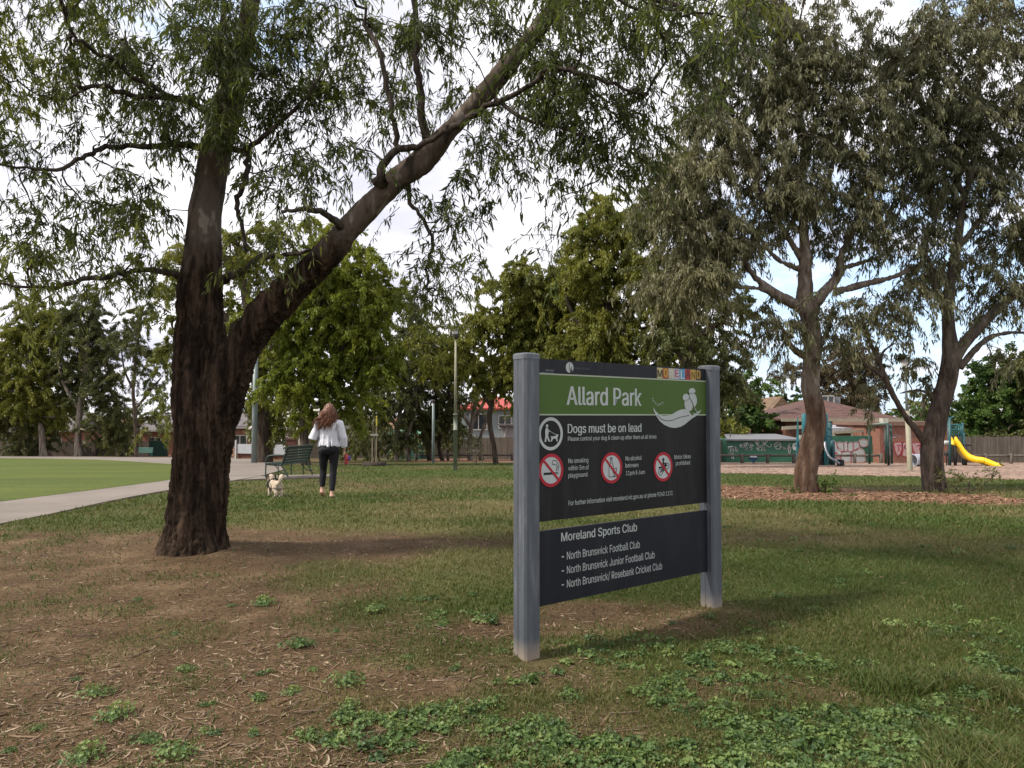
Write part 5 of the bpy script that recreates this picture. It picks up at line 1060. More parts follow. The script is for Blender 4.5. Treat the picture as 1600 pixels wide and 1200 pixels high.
    leaf = [(1100, 475), (1112, 512), (1132, 555), (1160, 595), (1200, 628), (1245, 648), (1290, 655), (1340, 645), (1380, 622), (1415, 592), (1440, 572), (1470, 555), (1500, 528), (1521, 497), (1500, 510), (1470, 522), (1440, 528), (1418, 520), (1400, 495), (1370, 492), (1335, 498), (1300, 515), (1270, 535), (1235, 548), (1195, 552), (1160, 543), (1130, 515)]
    poly(mb, [Z(*p) for p in leaf][::-1], .003, 0)
    fig1 = [(1376, 420), (1372, 450), (1382, 492), (1412, 512), (1436, 500), (1446, 470), (1440, 440), (1425, 405), (1408, 398), (1395, 420)]
    poly(mb, [Z(*p) for p in fig1][::-1], .0036, 0)
    poly(mb, [Z(1385 + 28 * math.cos(a), 392 - 32 * math.sin(a)) for a in np.linspace(0, 6.283, 24)[:-1]], .0042, 0)
    fig2 = [(1410, 372), (1418, 400), (1438, 428), (1452, 470), (1466, 468), (1478, 440), (1479, 405), (1470, 375), (1452, 352), (1420, 352)]
    poly(mb, [Z(*p) for p in fig2][::-1], .0048, 0)
    poly(mb, [Z(1437 + 29 * math.cos(a), 338 - 27 * math.sin(a)) for a in np.linspace(0, 6.283, 24)[:-1]], .0054, 0)
    stroke(mb, [Z(1453, 466), Z(1462, 492), Z(1480, 520), Z(1492, 530)], .006, .006, 0)
    stroke(mb, [Z(1408, 362), Z(1438, 358), Z(1466, 346)], .0032, .0068, 1); stroke(mb, [Z(1410, 372), Z(1418, 400), Z(1438, 430), Z(1450, 468), Z(1446, 500)], .0032, .0068, 1)
    stroke(mb, [Z(1376, 416), Z(1400, 414), Z(1412, 398)], .0028, .0068, 1)
    stroke(mb, [Z(1140, 545), Z(1175, 580), Z(1220, 594), Z(1265, 590), Z(1310, 570), Z(1360, 556), Z(1410, 548)], .004, .0045, 2)
    poly(mb, [Z(1420, 520), Z(1436, 516), Z(1452, 540), Z(1436, 542)][::-1], .0075, 1); poly(mb, [Z(1448, 510), Z(1462, 516), Z(1478, 530), Z(1458, 526)][::-1], .0075, 1)
    for x, y in ((1100, 400), (1104, 418), (1118, 432), (1128, 446), (1145, 460), (1155, 450), (1170, 448), (1186, 436)): poly(mb, circ(*Z(x, y), .0052, 7), .003, 0)
    mb.build('leaf_emblem', [pale, green, black], upper)
    # pictograms
    mb = MB(); cs, cz = sg(860.1, 677.8); R0 = .103; ring(mb, cs, cz, .083, R0, .003)
    k = .00092
    def q(pts): return [(cs + (x - 356) * k * 1.36, cz - (y - 657) * k) for x, y in pts]
    poly(mb, circ(*q([(331, 603)])[0], .0105, 16), .003)
    poly(mb, q([(322, 618), (336, 616), (342, 640), (338, 672), (352, 708), (343, 712), (328, 680), (326, 712), (314, 710), (320, 670), (318, 640)])[::-1], .003)
    stroke(mb, q([(336, 632), (350, 640)]), .007, .0035); stroke(mb, q([(350, 640), (375, 655), (398, 668)]), .003, .0035)
    poly(mb, q([(362, 676), (390, 672), (396, 660), (408, 664), (406, 674), (400, 686), (402, 710), (395, 710), (390, 690), (372, 690), (362, 710), (355, 708), (360, 690), (354, 670)])[::-1], .003)
    mb.build('pictogram', pale, upper)
    dark = black
    for (px_, py_, kind) in ((860.6, 734.8, 'smoke'), (955.1, 730.9, 'bottle'), (1035.6, 729.3, 'bike')):
        mb = MB(); cs, cz = sg(px_, py_); R0 = .104
        poly(mb, circ(cs, cz, .088), .003, 0); ring(mb, cs, cz, .083, R0, .0038, 1)
        def L2(pts): return [(cs + x * .088, cz + y * .088) for x, y in pts]
        if kind == 'smoke':
            poly(mb, L2([(-.72, -.30), (.42, -.30), (.42, -.14), (-.72, -.14)]), .0045, 2); poly(mb, L2([(.48, -.30), (.56, -.30), (.56, -.14), (.48, -.14)]), .0045, 2); poly(mb, L2([(.62, -.30), (.68, -.30), (.68, -.14), (.62, -.14)]), .0045, 2)
            stroke(mb, L2([(.52, -.06), (.50, .12), (.62, .22), (.52, .34), (.34, .40), (.12, .42), (.08, .58), (.20, .70), (.40, .66)]), .004, .0045, 2); stroke(mb, L2([(.66, -.06), (.66, .10), (.76, .22), (.70, .40), (.56, .52), (.48, .70)]), .004, .0045, 2)
        elif kind == 'bottle':
            stroke(mb, L2([(-.12, .72), (-.12, .36), (-.30, .10), (-.30, -.68), (.20, -.68), (.20, -.58)]), .004, .0045, 2); stroke(mb, L2([(-.12, .72), (.04, .72), (.04, .36), (.20, .12), (.20, .0)]), .004, .0045, 2)
            poly(mb, L2([(-.14, .68), (.06, .68), (.06, .80), (-.14, .80)]), .0045, 2); stroke(mb, L2([(.10, -.06), (.54, -.06), (.50, -.34), (.32, -.46), (.14, -.34), (.10, -.06)]), .004, .0045, 2); stroke(mb, L2([(.32, -.46), (.32, -.66), (.14, -.68), (.50, -.68)]), .004, .0045, 2)
        else:
            for wx, wz in ((-.34, -.42), (.50, .04)): ring(mb, *L2([(wx, wz)])[0], .019, .0235, .0045, 2, 20)
            stroke(mb, L2([(-.34, -.42), (-.10, -.18), (.14, -.16), (.34, .16), (.50, .04)]), .010, .0045, 2); stroke(mb, L2([(-.52, -.06), (-.1, -.02), (.26, .14), (.34, .28)]), .012, .0045, 2)
            poly(mb, circ(*L2([(.02, .58)])[0], .012, 14), .0045, 2); poly(mb, L2([(-.14, -.02), (.06, -.02), (.10, .44), (-.06, .46)]), .0045, 2); stroke(mb, L2([(.04, .38), (.20, .22), (.34, .26)]), .008, .0045, 2); stroke(mb, L2([(-.08, -.02), (.10, -.14), (.0, -.38)]), .010, .0045, 2)
        a = math.radians(-45); d = .086
        stroke(mb, [(cs - d * .70, cz + d * .70), (cs + d * .70, cz - d * .70)], .016, .0055, 1)
        mb.build('pictogram', [disc, red, dark], upper)
    # bolts that hold the boards to the posts
    mb = MB()
    return root
build_sign()
# ------------------------------------------------------------------ fences, houses, lamps, playground
UPV = Vector((0, 0, 1))
def frame(a, b):
    """axes of a wall from ground point a to ground point b"""
    d = Vector((b.x - a.x, b.y - a.y, 0)); L = d.length; d.normalize(); return d, Vector((d.y, -d.x, 0)), L   # along, towards the viewer, length
def mat_brick(name, col, mortar=(.32, .29, .25), sc=1.0):
    b = NB(name); tc = b.N.new('ShaderNodeTexCoord'); sep = b.N.new('ShaderNodeSeparateXYZ'); b.L.new(tc.outputs['Object'], sep.inputs[0])
    cmb = b.N.new('ShaderNodeCombineXYZ'); b.L.new(b.math('ADD', sep.outputs['X'], sep.outputs['Y']), cmb.inputs[0]); b.L.new(sep.outputs['Z'], cmb.inputs[1])
    br = b.N.new('ShaderNodeTexBrick'); br.inputs['Scale'].default_value = 4.2 * sc; br.inputs['Mortar Size'].default_value = .018
    br.inputs['Color1'].default_value = (*col, 1); br.inputs['Color2'].default_value = (*tuple(c * .72 for c in col), 1); br.inputs['Mortar'].default_value = (*mortar, 1)
    b.L.new(cmb.outputs[0], br.inputs['Vector']); n = b.noise(b.coord(), 1.1, 6, .7)
    b.color(b.mix(.6, br.outputs['Color'], b.ramp(n, [(.3, (.7, .7, .7)), (.7, (1.2, 1.15, 1.1))]), 'MULTIPLY')).set(.9, .15); return b.mat
def mat_tiles(name, col):
    b = NB(name); w = b.N.new('ShaderNodeTexWave'); w.wave_type = 'BANDS'; w.bands_direction = 'Z'; w.inputs['Scale'].default_value = 2.6; w.inputs['Distortion'].default_value = 1.2
    b.L.new(b.coord(), w.inputs['Vector']); n = b.noise(b.coord((1, 1, 3)), 2.6, 6, .7)
    c = b.ramp(n, [(.3, tuple(k * .55 for k in col)), (.7, tuple(k * 1.25 for k in col))])
    b.color(b.mix(.55, c, b.ramp(w.outputs['Fac'], [(.1, (.55, .55, .55)), (.5, (1.1, 1.1, 1.1))]), 'MULTIPLY')).set(.85, .2); b.bump(w.outputs['Fac'], .6, .05); return b.mat
def mat_planks(name, col, width=.12):
    b = NB(name); tc = b.N.new('ShaderNodeTexCoord'); sep = b.N.new('ShaderNodeSeparateXYZ'); b.L.new(tc.outputs['Object'], sep.inputs[0])
    n = b.noise(b.coord((5, 5, .25)), 2.0, 6, .7); big = b.noise(b.coord(), .8, 5, .7)
    c = b.ramp(n, [(.3, tuple(k * .6 for k in col)), (.7, tuple(min(1, k * 1.35) for k in col))])
    b.color(b.mix(.5, c, b.ramp(big, [(.3, (.65, .63, .6)), (.7, (1.2, 1.2, 1.2))]), 'MULTIPLY')).set(.95, .1); return b.mat
WOODG = mat_planks('grey_palings', (.105, .090, .077)); WOODD = mat_planks('dark_palings', (.085, .072, .060)); LOG = mat_planks('weathered_rail', (.115, .10, .085))
def fence(name, a, b, h, label, mat, pal=.13, group=None, rail=True, seed=0):
    """paling fence: every paling is a board of its own shape, posts and rails behind"""
    rng = random.Random(seed); d, nv, L = frame(a, b)
    root = thing(name, (a + b) / 2, label, 'fence', group)
    n = int(L / pal); mb = MB()
    for i in range(n):
        t = (i + .5) / n; p = a.lerp(b, t); z = gzf(p.x, p.y); hh = h + rng.uniform(-.035, .035)
        mb.box(Vector((p.x, p.y, z + hh / 2 - .05)) + nv * rng.uniform(0, .018), (L / n * rng.uniform(.9, .985), .016, hh), (d, -nv, UPV))
    mb.build('palings', mat, root)
    mb = MB()
    for zf in ((.25, .8) if rail else ()):
        for i in range(max(1, int(L / 2.4))):
            k = max(1, int(L / 2.4)); p = a.lerp(b, i / k); q = a.lerp(b, (i + 1) / k)
            mb.beam(Vector((p.x, p.y, gzf(p.x, p.y) + h * zf)) - nv * .04, Vector((q.x, q.y, gzf(q.x, q.y) + h * zf)) - nv * .04, .04, .07)
    if mb.v: mb.build('rails', mat, root)
    return root
def rail_fence(pts, label, Hh=.55):
    root = thing('log_rail_fence', pts[0], label, 'fence')
    for p in pts:
        mb = MB(); mb.tube([p - UPV * .2, p + UPV * Hh], [.10, .09], 10); mb.build('post', LOG, root, True)
    mb = MB()
    for p, q in zip(pts[:-1], pts[1:]): mb.tube([p + UPV * (Hh - .12), q + UPV * (Hh - .12)], .065, 8)
    mb.build('rail', LOG, root, True); return root
def house_box(root, a, b, depth, h, wall_m, z0=None):
    """four walls; a-b is the front foot line"""
    d, nv, L = frame(a, b); z = min(gzf(a.x, a.y), gzf(b.x, b.y)) if z0 is None else z0
    c = (a + b) / 2; mb = MB(); mb.box(Vector((c.x, c.y, z + h / 2 - .3)) - nv * depth / 2, (L, depth, h + .6), (d, -nv, UPV))
    return mb.build('wall', wall_m, root), d, nv, L, z
def gable_roof(root, a, b, depth, z, rise, mat, over=.35, along=True, hip=0.0, gable_mat=None):
    """ridge runs along the front (along) or front to back; hip > 0 pulls the ridge ends in"""
    d, nv, L = frame(a, b); c = (a + b) / 2; ctr = Vector((c.x, c.y, 0)) - nv * depth / 2
    hx, hy = L / 2 + over, depth / 2 + over; t = .14
    def V(x, y, zz): return ctr + d * x - nv * y + UPV * zz
    mb = MB()
    if along:
        e = max(hx - hip, .05); bot = [V(-hx, -hy, z), V(hx, -hy, z), V(hx, hy, z), V(-hx, hy, z)]; r0, r1 = V(-e, 0, z + rise), V(e, 0, z + rise)
    else:
        e = max(hy - hip, .05); bot = [V(-hx, -hy, z), V(hx, -hy, z), V(hx, hy, z), V(-hx, hy, z)]; r0, r1 = V(0, -e, z + rise), V(0, e, z + rise)
    top = [p + UPV * t for p in bot]; r0 = r0 + UPV * t; r1 = r1 + UPV * t
    vs = bot + top + [r0, r1]
    fs = [(3, 2, 1, 0), (0, 1, 5, 4), (1, 2, 6, 5), (2, 3, 7, 6), (3, 0, 4, 7)]
    fs += [(4, 5, 9, 8), (6, 7, 8, 9), (5, 6, 9), (7, 4, 8)] if along else [(5, 6, 9, 8), (7, 4, 8, 9), (4, 5, 8), (6, 7, 9)]
    mb.add(vs, fs); return mb.build('roof', mat, root)
def window(root, a, b, t, w, zc, h, frame_m, glass_m, lift=.05):
    d, nv, L = frame(a, b); p = a.lerp(b, t); c = Vector((p.x, p.y, zc))
    mb = MB(); f = .09
    for dx in (-w / 2, 0, w / 2): mb.box(c + d * dx + nv * lift, (f, .10, h + f), (d, -nv, UPV))
    for dz in (-h / 2, h / 2): mb.box(c + UPV * dz + nv * (lift + .003), (w + f, .11, f), (d, -nv, UPV))
    fo = mb.build('window', frame_m, root)
    mb = MB(); mb.box(c + nv * .012, (w, .03, h), (d, -nv, UPV)); mb.build('pane', glass_m, fo)
    return fo
def build_structures():
    brick = mat_brick('brick_red', (.24, .082, .046)); brick2 = mat_brick('brick_brown_shaded', (.15, .058, .038), (.16, .14, .12)); brick3 = mat_brick('brick_orange', (.215, .068, .040))  # brown brick darkened to carry the shade under the tiled house's eave
    tile_b = mat_tiles('tiles_brown', (.115, .066, .056)); tile_g = mat_tiles('tiles_grey', (.165, .15, .15)); tile_r = simple('metal_roof_red', (.36, .05, .035), .5, .4, 0, .15, 3)
    white = simple('white_trim', (.40, .39, .36), .6, .3, 0, .15, 3); cream = simple('cream_board', (.30, .27, .20), .7, .2, 0, .15, 2); glass = simple('window_glass', (.03, .035, .04), .08, .6, 0, .1, 1)
    bluegrey = simple('blue_grey_board', (.20, .235, .235), .75, .2, 0, .12, 2, .2, (.3, .3, 6)); metal = simple('zinc_roof', (.15, .15, .16), .55, .4, .2, .2, 2)
    greenp = simple('green_paint', (.026, .105, .066), .55, .35, 0, .22, 1.6); dkgreen = simple('dark_green_paint', (.016, .055, .040), .6, .3, 0, .2, 3)
    # -- left, across the oval
    fence('paling_fence', base(-60, 90), base(235, 86), 1.7, 'long grey paling fence across the oval on the left', WOODG, .16, seed=1)
    mb = MB(); a, b = base(234, 84.5), base(262, 83.5); d, nv, L = frame(a, b); root = thing('side_gate', a, 'dark green sheet gate beside the far green bench', 'gate'); mb.box((a + b) / 2 + UPV * .85, (L, .06, 1.7), (d, -nv, UPV)); mb.build('gate_sheet', dkgreen, root)
    for p in (a, b): mb = MB(); mb.box(p + UPV * .9, (.12, .12, 1.9), (d, -nv, UPV)); mb.build('gate_post', WOODD, root)
    for nm, x0, x1, Y, h, rise, bm_, rm, lab, al, dep in (
        ('brick_house', 10, 36, 98, 3.0, 1.9, brick2, tile_g, 'small red brick house with grey gable at the far left edge', False, 8), ('brick_house', 74, 118, 96, 3.0, 2.2, brick, tile_g, 'red brick house with slate grey roof behind the stout gum across the oval', True, 8),
        ('brick_house', 222, 290, 94, 3.0, 2.1, brick3, tile_g, 'orange brick house with grey tiled roof just left of the big trunk', True, 9), ('brick_house', 366, 396, 80, 3.0, 1.5, brick, tile_g, 'red brick house glimpsed between the big trunk and the tall pale pole', True, 8)):
        a, b = base(x0, Y), base(x1, Y); root = thing(nm, (a + b) / 2, lab, 'house'); w, d, nv, L, z = house_box(root, a, b, dep, h, bm_)
        gable_roof(root, a, b, dep, z + h, rise, rm, .5, al)
        window(root, a, b, .3, 1.4, z + 1.6, 1.2, white, glass)
        mb = MB(); mb.beam(a + nv * .55 + UPV * (h - .0 + z - a.z), b + nv * .55 + UPV * (h + z - b.z), .1, .12); mb.build('gutter', white, root)
    # -- behind the bench: cream house and the white board
    a, b = base(396, 72), base(478, 70); root = thing('cream_house', (a + b) / 2, 'low cream house with pale roof behind the white board barrier', 'house')
    w, d, nv, L, z = house_box(root, a, b, 8, 2.6, cream); gable_roof(root, a, b, 8, z + 2.6, 1.8, simple('pale_tin', (.36, .33, .29), .6, .3, 0, .15, 2), .4, True); window(root, a, b, .55, 1.6, z + 1.5, 1.0, white, glass)
    mb = MB(); mb.box((a.lerp(b, .5)) + nv * .2 + UPV * (2.45 + z - a.z), (L, .12, .16), (d, -nv, UPV)); mb.build('fascia', simple('brown_trim', (.12, .07, .045)), root)
    a, b = base(368, 62), base(452, 60); d, nv, L = frame(a, b)
    root = thing('board_barrier', (a + b) / 2, 'low white board barrier over red brick base by the far end of the path', 'barrier')
    mb = MB(); mb.box((a + b) / 2 + UPV * .80, (L, .08, .75), (d, -nv, UPV)); mb.build('board', simple('board_white', (.33, .34, .36), .6, .3, 0, .1, 3), root)
    mb = MB(); mb.box((a + b) / 2 + UPV * .2 - nv * .25, (L, .25, .9), (d, -nv, UPV)); mb.build('brick_base', brick2, root)
    for t in (.02, .35, .7, .98):
        mb = MB(); mb.box(a.lerp(b, t) + UPV * .75 + nv * .09, (.12, .10, 1.6), (d, -nv, UPV)); mb.build('post', white, root)
    a = base(456, 59); root = thing('brick_pillar', a, 'dark brick pillar at the right end of the white board barrier', 'pillar'); mb = MB(); mb.box(a + UPV * .75, (.75, .75, 1.6), bev=.02); mb.build('shaft', brick2, root); mb = MB(); mb.box(a + UPV * 1.6, (.85, .85, .12), bev=.03); mb.build('coping', simple('coping', (.10, .06, .05)), root)
    # -- middle: green shed, fences, red-roofed house
    a, b = base(606, 64), base(656, 63); root = thing('garden_shed', (a + b) / 2, 'dark green garden shed under the trees behind the staked sapling', 'shed')
    w, d, nv, L, z = house_box(root, a, b, 2.2, 1.9, dkgreen); gable_roof(root, a, b, 2.2, z + 1.9, .35, simple('shed_roof_green', (.07, .19, .12), .5, .4), .12, True)
    fence('paling_fence', base(470, 68), base(730, 66), 1.7, 'dark brown paling fence under the trees behind the woman', WOODD, .16, seed=2)
    fence('paling_fence', base(735, 60), base(835, 59), 1.75, 'grey-brown paling fence left of the sign below the red-roofed house', mat_planks('brown_palings', (.12, .10, .082)), .16, seed=3)
    rail_fence([base(x, 55) for x in (650, 700, 750, 800, 850)], 'low dark rail fence in front of the palings left of the sign', .5)
    a, b = base(720, 74), base(812, 74); root = thing('weatherboard_house', (a + b) / 2, 'blue-grey raised house with a red metal roof left of the sign', 'house')
    w, d, nv, L, z = house_box(root, a, b, 9, 4.6, bluegrey); gable_roof(root, a, b, 9, z + 4.6, 1.5, tile_r, .5, True, 4.0); window(root, a, b, .30, 1.6, z + 3.4, 1.5, white, glass); window(root, a, b, .75, 1.2, z + 3.4, 1.2, white, glass)
    a, b = base(783, 66), base(812, 66); root = thing('lean_to', a, 'small grey lean-to with slanting white brace beside the left sign post', 'shed'); d, nv, L = frame(a, b)
    mb = MB(); mb.box((a + b) / 2 + UPV * 1.4 - nv * .6, (L, 1.0, 2.8), (d, -nv, UPV)); mb.build('wall', simple('grey_sheet', (.24, .24, .24), .6, .3, 0, .15, 2, .3, (8, 8, .2)), root)
    mb = MB(); mb.box((a + b) / 2 + UPV * 2.9 - nv * .5, (L + .6, 1.7, .10), (d, -nv, UPV)); mb.build('roof', tile_g, root); mb = MB(); mb.beam(a + UPV * .9, a + d * .5 + UPV * 2.8, .10, .10); mb.build('brace', white, root)
    # -- right: shed wall with graffiti, brick house, garage, palings
    fence('paling_fence', base(1060, 47.5), base(1136, 47), 1.45, 'short grey-brown paling fence between the right sign post and the green shed', mat_planks('tan_palings', (.17, .125, .10)), .14, seed=4)
    a, b = base(1135, 46), base(1256, 46); root = thing('green_shed', (a + b) / 2, 'long low green shed with white scrawled graffiti and a grey metal roof', 'shed')
    w, d, nv, L, z = house_box(root, a, b, 5, 1.35, greenp, )
    mb = MB(); c = (a + b) / 2; vs = [Vector((a.x, a.y, z + 1.32)) + nv * .15, Vector((b.x, b.y, z + 1.32)) + nv * .15, Vector((b.x, b.y, z + 1.52)) - nv * 5.1 + d * .1, Vector((a.x, a.y, z + 1.52)) - nv * 5.1 + d * 1.3]
    mb.prism(vs, UPV * .09); mb.build('roof', metal, root)
    def onwall(px, py, a=a, nv=nv):
        o = Vector((0, 0, CAM_H)); dr = P(px, py, 1) - o; t = (a - o).dot(nv) / dr.dot(nv); return o + dr * t
    def scrawl(mb, pts, w, m=0, lift=.012):
        q = [onwall(*p) for p in pts]; q = spline(q, 4) if len(q) > 2 else q
        for p, r in zip(q[:-1], q[1:]):
            t = (r - p); ln = t.length
            if ln < 1e-5: continue
            t /= ln; s_ = t.cross(nv) * w / 2; e = t * w * .25
            mb.add([p - e - s_ + nv * lift, r + e - s_ + nv * lift, r + e + s_ + nv * lift, p - e + s_ + nv * lift], [(0, 1, 2, 3)], m)
    def fill(mb, pts, m=0, lift=.010, spl=True):
        q = [onwall(*p) for p in pts]; q = spline(q + [q[0]], 4)[:-1] if spl else q
        mb.add([p + nv * lift for p in q], [tuple(range(len(q)))], m)
    def z4(x, y): return (1100 + x / 5.455, 540 + y / 5.455)
    gw = simple('spray_white', (.52, .54, .52), .7, .2, 0, .2, 4); gs = simple('spray_silver', (.36, .38, .38), .5, .4, 0, .18, 4); gk = simple('spray_dark', (.04, .035, .04), .7); gr = simple('spray_red', (.36, .05, .06), .7); gp = simple('spray_pink', (.36, .24, .24), .7)
    mb = MB()
    for st in ([(205, 865), (245, 858)], [(212, 880), (225, 872), (222, 905), (208, 915)], [(228, 872), (240, 895), (252, 865), (248, 905)], [(255, 870), (268, 860), (272, 900)], [(276, 868), (286, 878), (282, 905)], [(218, 930), (240, 915), (235, 960)], [(245, 915), (250, 965)],
               [(302, 855), (328, 852)], [(314, 840), (316, 868)], [(335, 840), (345, 830), (342, 865)], [(350, 835), (372, 830)], [(360, 832), (358, 870)], [(375, 835), (390, 858), (398, 830), (402, 862)], [(335, 870), (360, 862), (355, 890)], [(365, 870), (380, 885), (372, 895)], [(390, 868), (412, 872), (400, 890)], [(405, 845), (420, 855)],
               [(432, 812), (452, 850), (448, 865)], [(452, 812), (455, 850)], [(470, 820), (462, 850), (485, 855)], [(490, 818), (505, 835), (492, 850)], [(508, 820), (512, 850)], [(515, 835), (545, 810)], [(515, 835), (545, 860), (570, 862), (572, 840)], [(455, 865), (470, 858), (465, 895)], [(478, 868), (495, 862), (488, 895)], [(500, 865), (515, 870), (505, 895), (525, 890)], [(448, 880), (470, 880)],
               [(625, 820), (602, 840), (612, 875), (645, 880), (655, 845), (635, 822), (615, 835)], [(615, 862), (640, 838), (648, 868)], [(660, 868), (672, 862), (680, 885), (690, 868), (700, 888), (712, 870)], [(712, 870), (722, 845), (730, 838), (720, 900), (728, 920), (738, 890), (745, 870)], [(720, 868), (748, 872)]):
        scrawl(mb, [z4(*p) for p in st], .055)
    fill(mb, [z4(*p) for p in ((752, 850), (765, 832), (795, 828), (812, 845), (808, 872), (785, 890), (758, 885))])
    scrawl(mb, [z4(*p) for p in ((800, 855), (818, 870), (815, 890))], .06)
    mb.build('graffiti', gw, root)
    mb = MB(); mb.box(a.lerp(b, .985) + nv * .05 + UPV * .8, (.45, .12, 1.7), (d, -nv, UPV)); mb.build('door_panel', simple('beige_panel', (.36, .36, .30), .6), root)
    # second stretch of the green wall with the big silver letters
    a2, b2 = base(1290, 45.5), base(1377, 45.5); root2 = thing('green_wall', (a2 + b2) / 2, 'green wall carrying a big silver graffiti piece, under white carport beams', 'wall')
    d, nv, L = frame(a2, b2); z = gzf(a2.x, a2.y)
    mb = MB(); wt = P(1300, 681, 45.5).z - a2.z; mb.box((a2 + b2) / 2 + UPV * (wt / 2 - .05), (L, .12, wt + .1), (d, -nv, UPV)); mb.build('sheeting', greenp, root2)
    mb = MB(); mb.box(a2.lerp(b2, .90) + nv * .08 + UPV * .5, (.75, .06, 1.15), (d, -nv, UPV)); mb.build('door', simple('door_green', (.035, .125, .075), .5), root2)
    def onw2(px, py): return (px, py)
    o_on = onwall
    def onwall(px, py, a=a2 + nv * .06, nv=nv):
        o = Vector((0, 0, CAM_H)); dr = P(px, py, 1) - o; t = (a - o).dot(nv) / dr.dot(nv); return o + dr * t
    def z5(x, y): return (1260 + x / 6, 560 + y / 6)
    mb = MB()
    blobs = [[(212, 790), (250, 772), (275, 790), (285, 830), (320, 850), (330, 900), (300, 930), (215, 930)], [(285, 790), (320, 785), (345, 800), (350, 870), (300, 860)], [(350, 790), (378, 785), (385, 860), (352, 870)], [(385, 800), (420, 785), (440, 800), (438, 860), (392, 870)], [(430, 790), (480, 785), (500, 810), (480, 850), (440, 860)],
             [(490, 800), (500, 765), (540, 757), (575, 775), (575, 815), (540, 830), (505, 820)], [(420, 900), (450, 860), (500, 840), (540, 870), (550, 930), (545, 968), (420, 968)], [(330, 880), (400, 870), (420, 920), (415, 968), (320, 968), (320, 930)], [(225, 930), (320, 930), (318, 968), (228, 968)]]
    for bl in blobs: fill(mb, [z5(*p) for p in bl], 0, .010)
    for bl in blobs:
        scrawl(mb, [z5(*p) for p in bl + [bl[0]]], .06, 2, .014); scrawl(mb, [z5(*p) for p in bl + [bl[0]]], .028, 1, .018)
    fill(mb, [z5(*p) for p in ((250, 888), (270, 880), (292, 886), (272, 900))], 3, .02)
    mb.build('graffiti', [gs, gr, gw, gr], root2)
    # carport beams between the wall and the house
    a, b = base(1225, 49), base(1378, 49); d, nv, L = frame(a, b); z = gzf(a.x, a.y); root = thing('carport', (a + b) / 2, 'white flat carport roof in front of the tiled house', 'carport')
    def at(px, py, Y): return P(px, py, Y)
    mb = MB(); mb.prism([at(1284, 668, 48), at(1375, 670, 48), at(1375, 664, 53), at(1284, 664, 53)], UPV * -.32); mb.build('roof', simple('carport_white', (.34, .34, .36), .5), root)
    mb = MB(); mb.beam(at(1222, 669, 47.5), at(1300, 664.5, 47.5), .14, .2); mb.beam(at(1302, 676, 46.6), at(1376, 671, 46.6), .12, .16); mb.beam(at(1303, 677, 46.6), at(1303, 700, 46.6), .12, .12); mb.beam(at(1331, 675, 46.6), at(1331, 700, 46.6), .10, .10); mb.beam(at(1315, 657, 50), at(1315, 668, 50), .1, .1); mb.beam(at(1340, 662, 50), at(1362, 659, 50), .08, .08); mb.beam(at(1362, 657, 50), at(1362, 668, 50), .1, .1)
    mb.build('beam', cream, root)
    # tiled brick house
    a, b = base(1228, 56), base(1396, 56); root = thing('brick_house', (a + b) / 2, 'red brick house with a big brown tiled hip roof and a dormer behind the playground', 'house')
    z = gzf(a.x, a.y); eave = P(1300, 657, 56).z; w, d, nv, L, z = house_box(root, a, b, 10, eave - z, brick2)
    rf = gable_roof(root, a, b, 10, eave, P(1300, 624, 61).z - eave, tile_b, .5, True, 5.2)
    mb = MB(); mb.box((a + b) / 2 + nv * .58 + UPV * (eave - a.z + .04), (L + 1.0, .12, .22), (d, -nv, UPV)); mb.build('gutter', cream, root)
    mb = MB(); c = P(1293, 628, 62); mb.box(c - UPV * .6, (1.5, 1.4, 2.0), (d, -nv, UPV)); dm = mb.build('dormer', simple('dormer_grey', (.20, .20, .21)), rf)
    pa, pb = P(1286, 650, 61.25), P(1301, 650, 61.25)
    window(root, pa, pb, .5, .95, P(1293, 627, 61.25).z, .85, white, glass)
    a, b = base(1204, 68), base(1236, 68); root = thing('brick_house', (a + b) / 2, 'small tan-roofed house with a red chimney peeping over the green shed', 'house'); w, d, nv, L, z = house_box(root, a, b, 7, 3.6, cream); rf = gable_roof(root, a, b, 7, z + 3.6, 1.7, mat_tiles('tiles_tan', (.20, .135, .09)), .5, False)
    mb = MB(); c = P(1210.5, 650, 70); mb.box(c, (.62, .62, 2.6), bev=.02); mb.box(c + UPV * 1.3, (.74, .74, .16), bev=.02); mb.lathe([(.16, 1.36), (.14, 1.75)], c, 10); mb.build('chimney', brick3, rf)
    # brick garage wall with pink letters
    a, b = base(1375, 44.5), base(1483, 44.5); root = thing('brick_garage', (a + b) / 2, 'orange-red brick garage wall with pink outlined graffiti behind the leaning gum', 'garage')
    top = P(1400, 665, 44.5).z; w, d, nv, L, z = house_box(root, a, b, 6, top - gzf(a.x, a.y), brick3)
    mb = MB(); mb.box((a + b) / 2 - nv * 3 + UPV * (top - a.z + .12), (L + .3, 6.3, .24), (d, -nv, UPV)); mb.build('roof', simple('parapet_brown', (.16, .10, .075)), root)
    def onwall(px, py, a=a, nv=nv):
        o = Vector((0, 0, CAM_H)); dr = P(px, py, 1) - o; t = (a - o).dot(nv) / dr.dot(nv); return o + dr * t
    mb = MB(); blobs = [[(725, 790), (760, 780), (800, 790), (805, 880), (780, 915), (735, 900), (722, 850)], [(815, 790), (890, 785), (892, 860), (862, 915), (835, 880)], [(895, 790), (960, 785), (975, 840), (1000, 910), (900, 915), (905, 850)], [(985, 790), (1060, 790), (1090, 850), (1085, 915), (1040, 915), (1005, 870)]]
    blobs.append([(1105, 790), (1150, 785), (1200, 800), (1195, 910), (1120, 915)])
    for bl in blobs: fill(mb, [z5(*p) for p in bl], 0, .010)
    for bl in blobs: scrawl(mb, [z5(*p) for p in bl + [bl[0]]], .055, 1, .014)
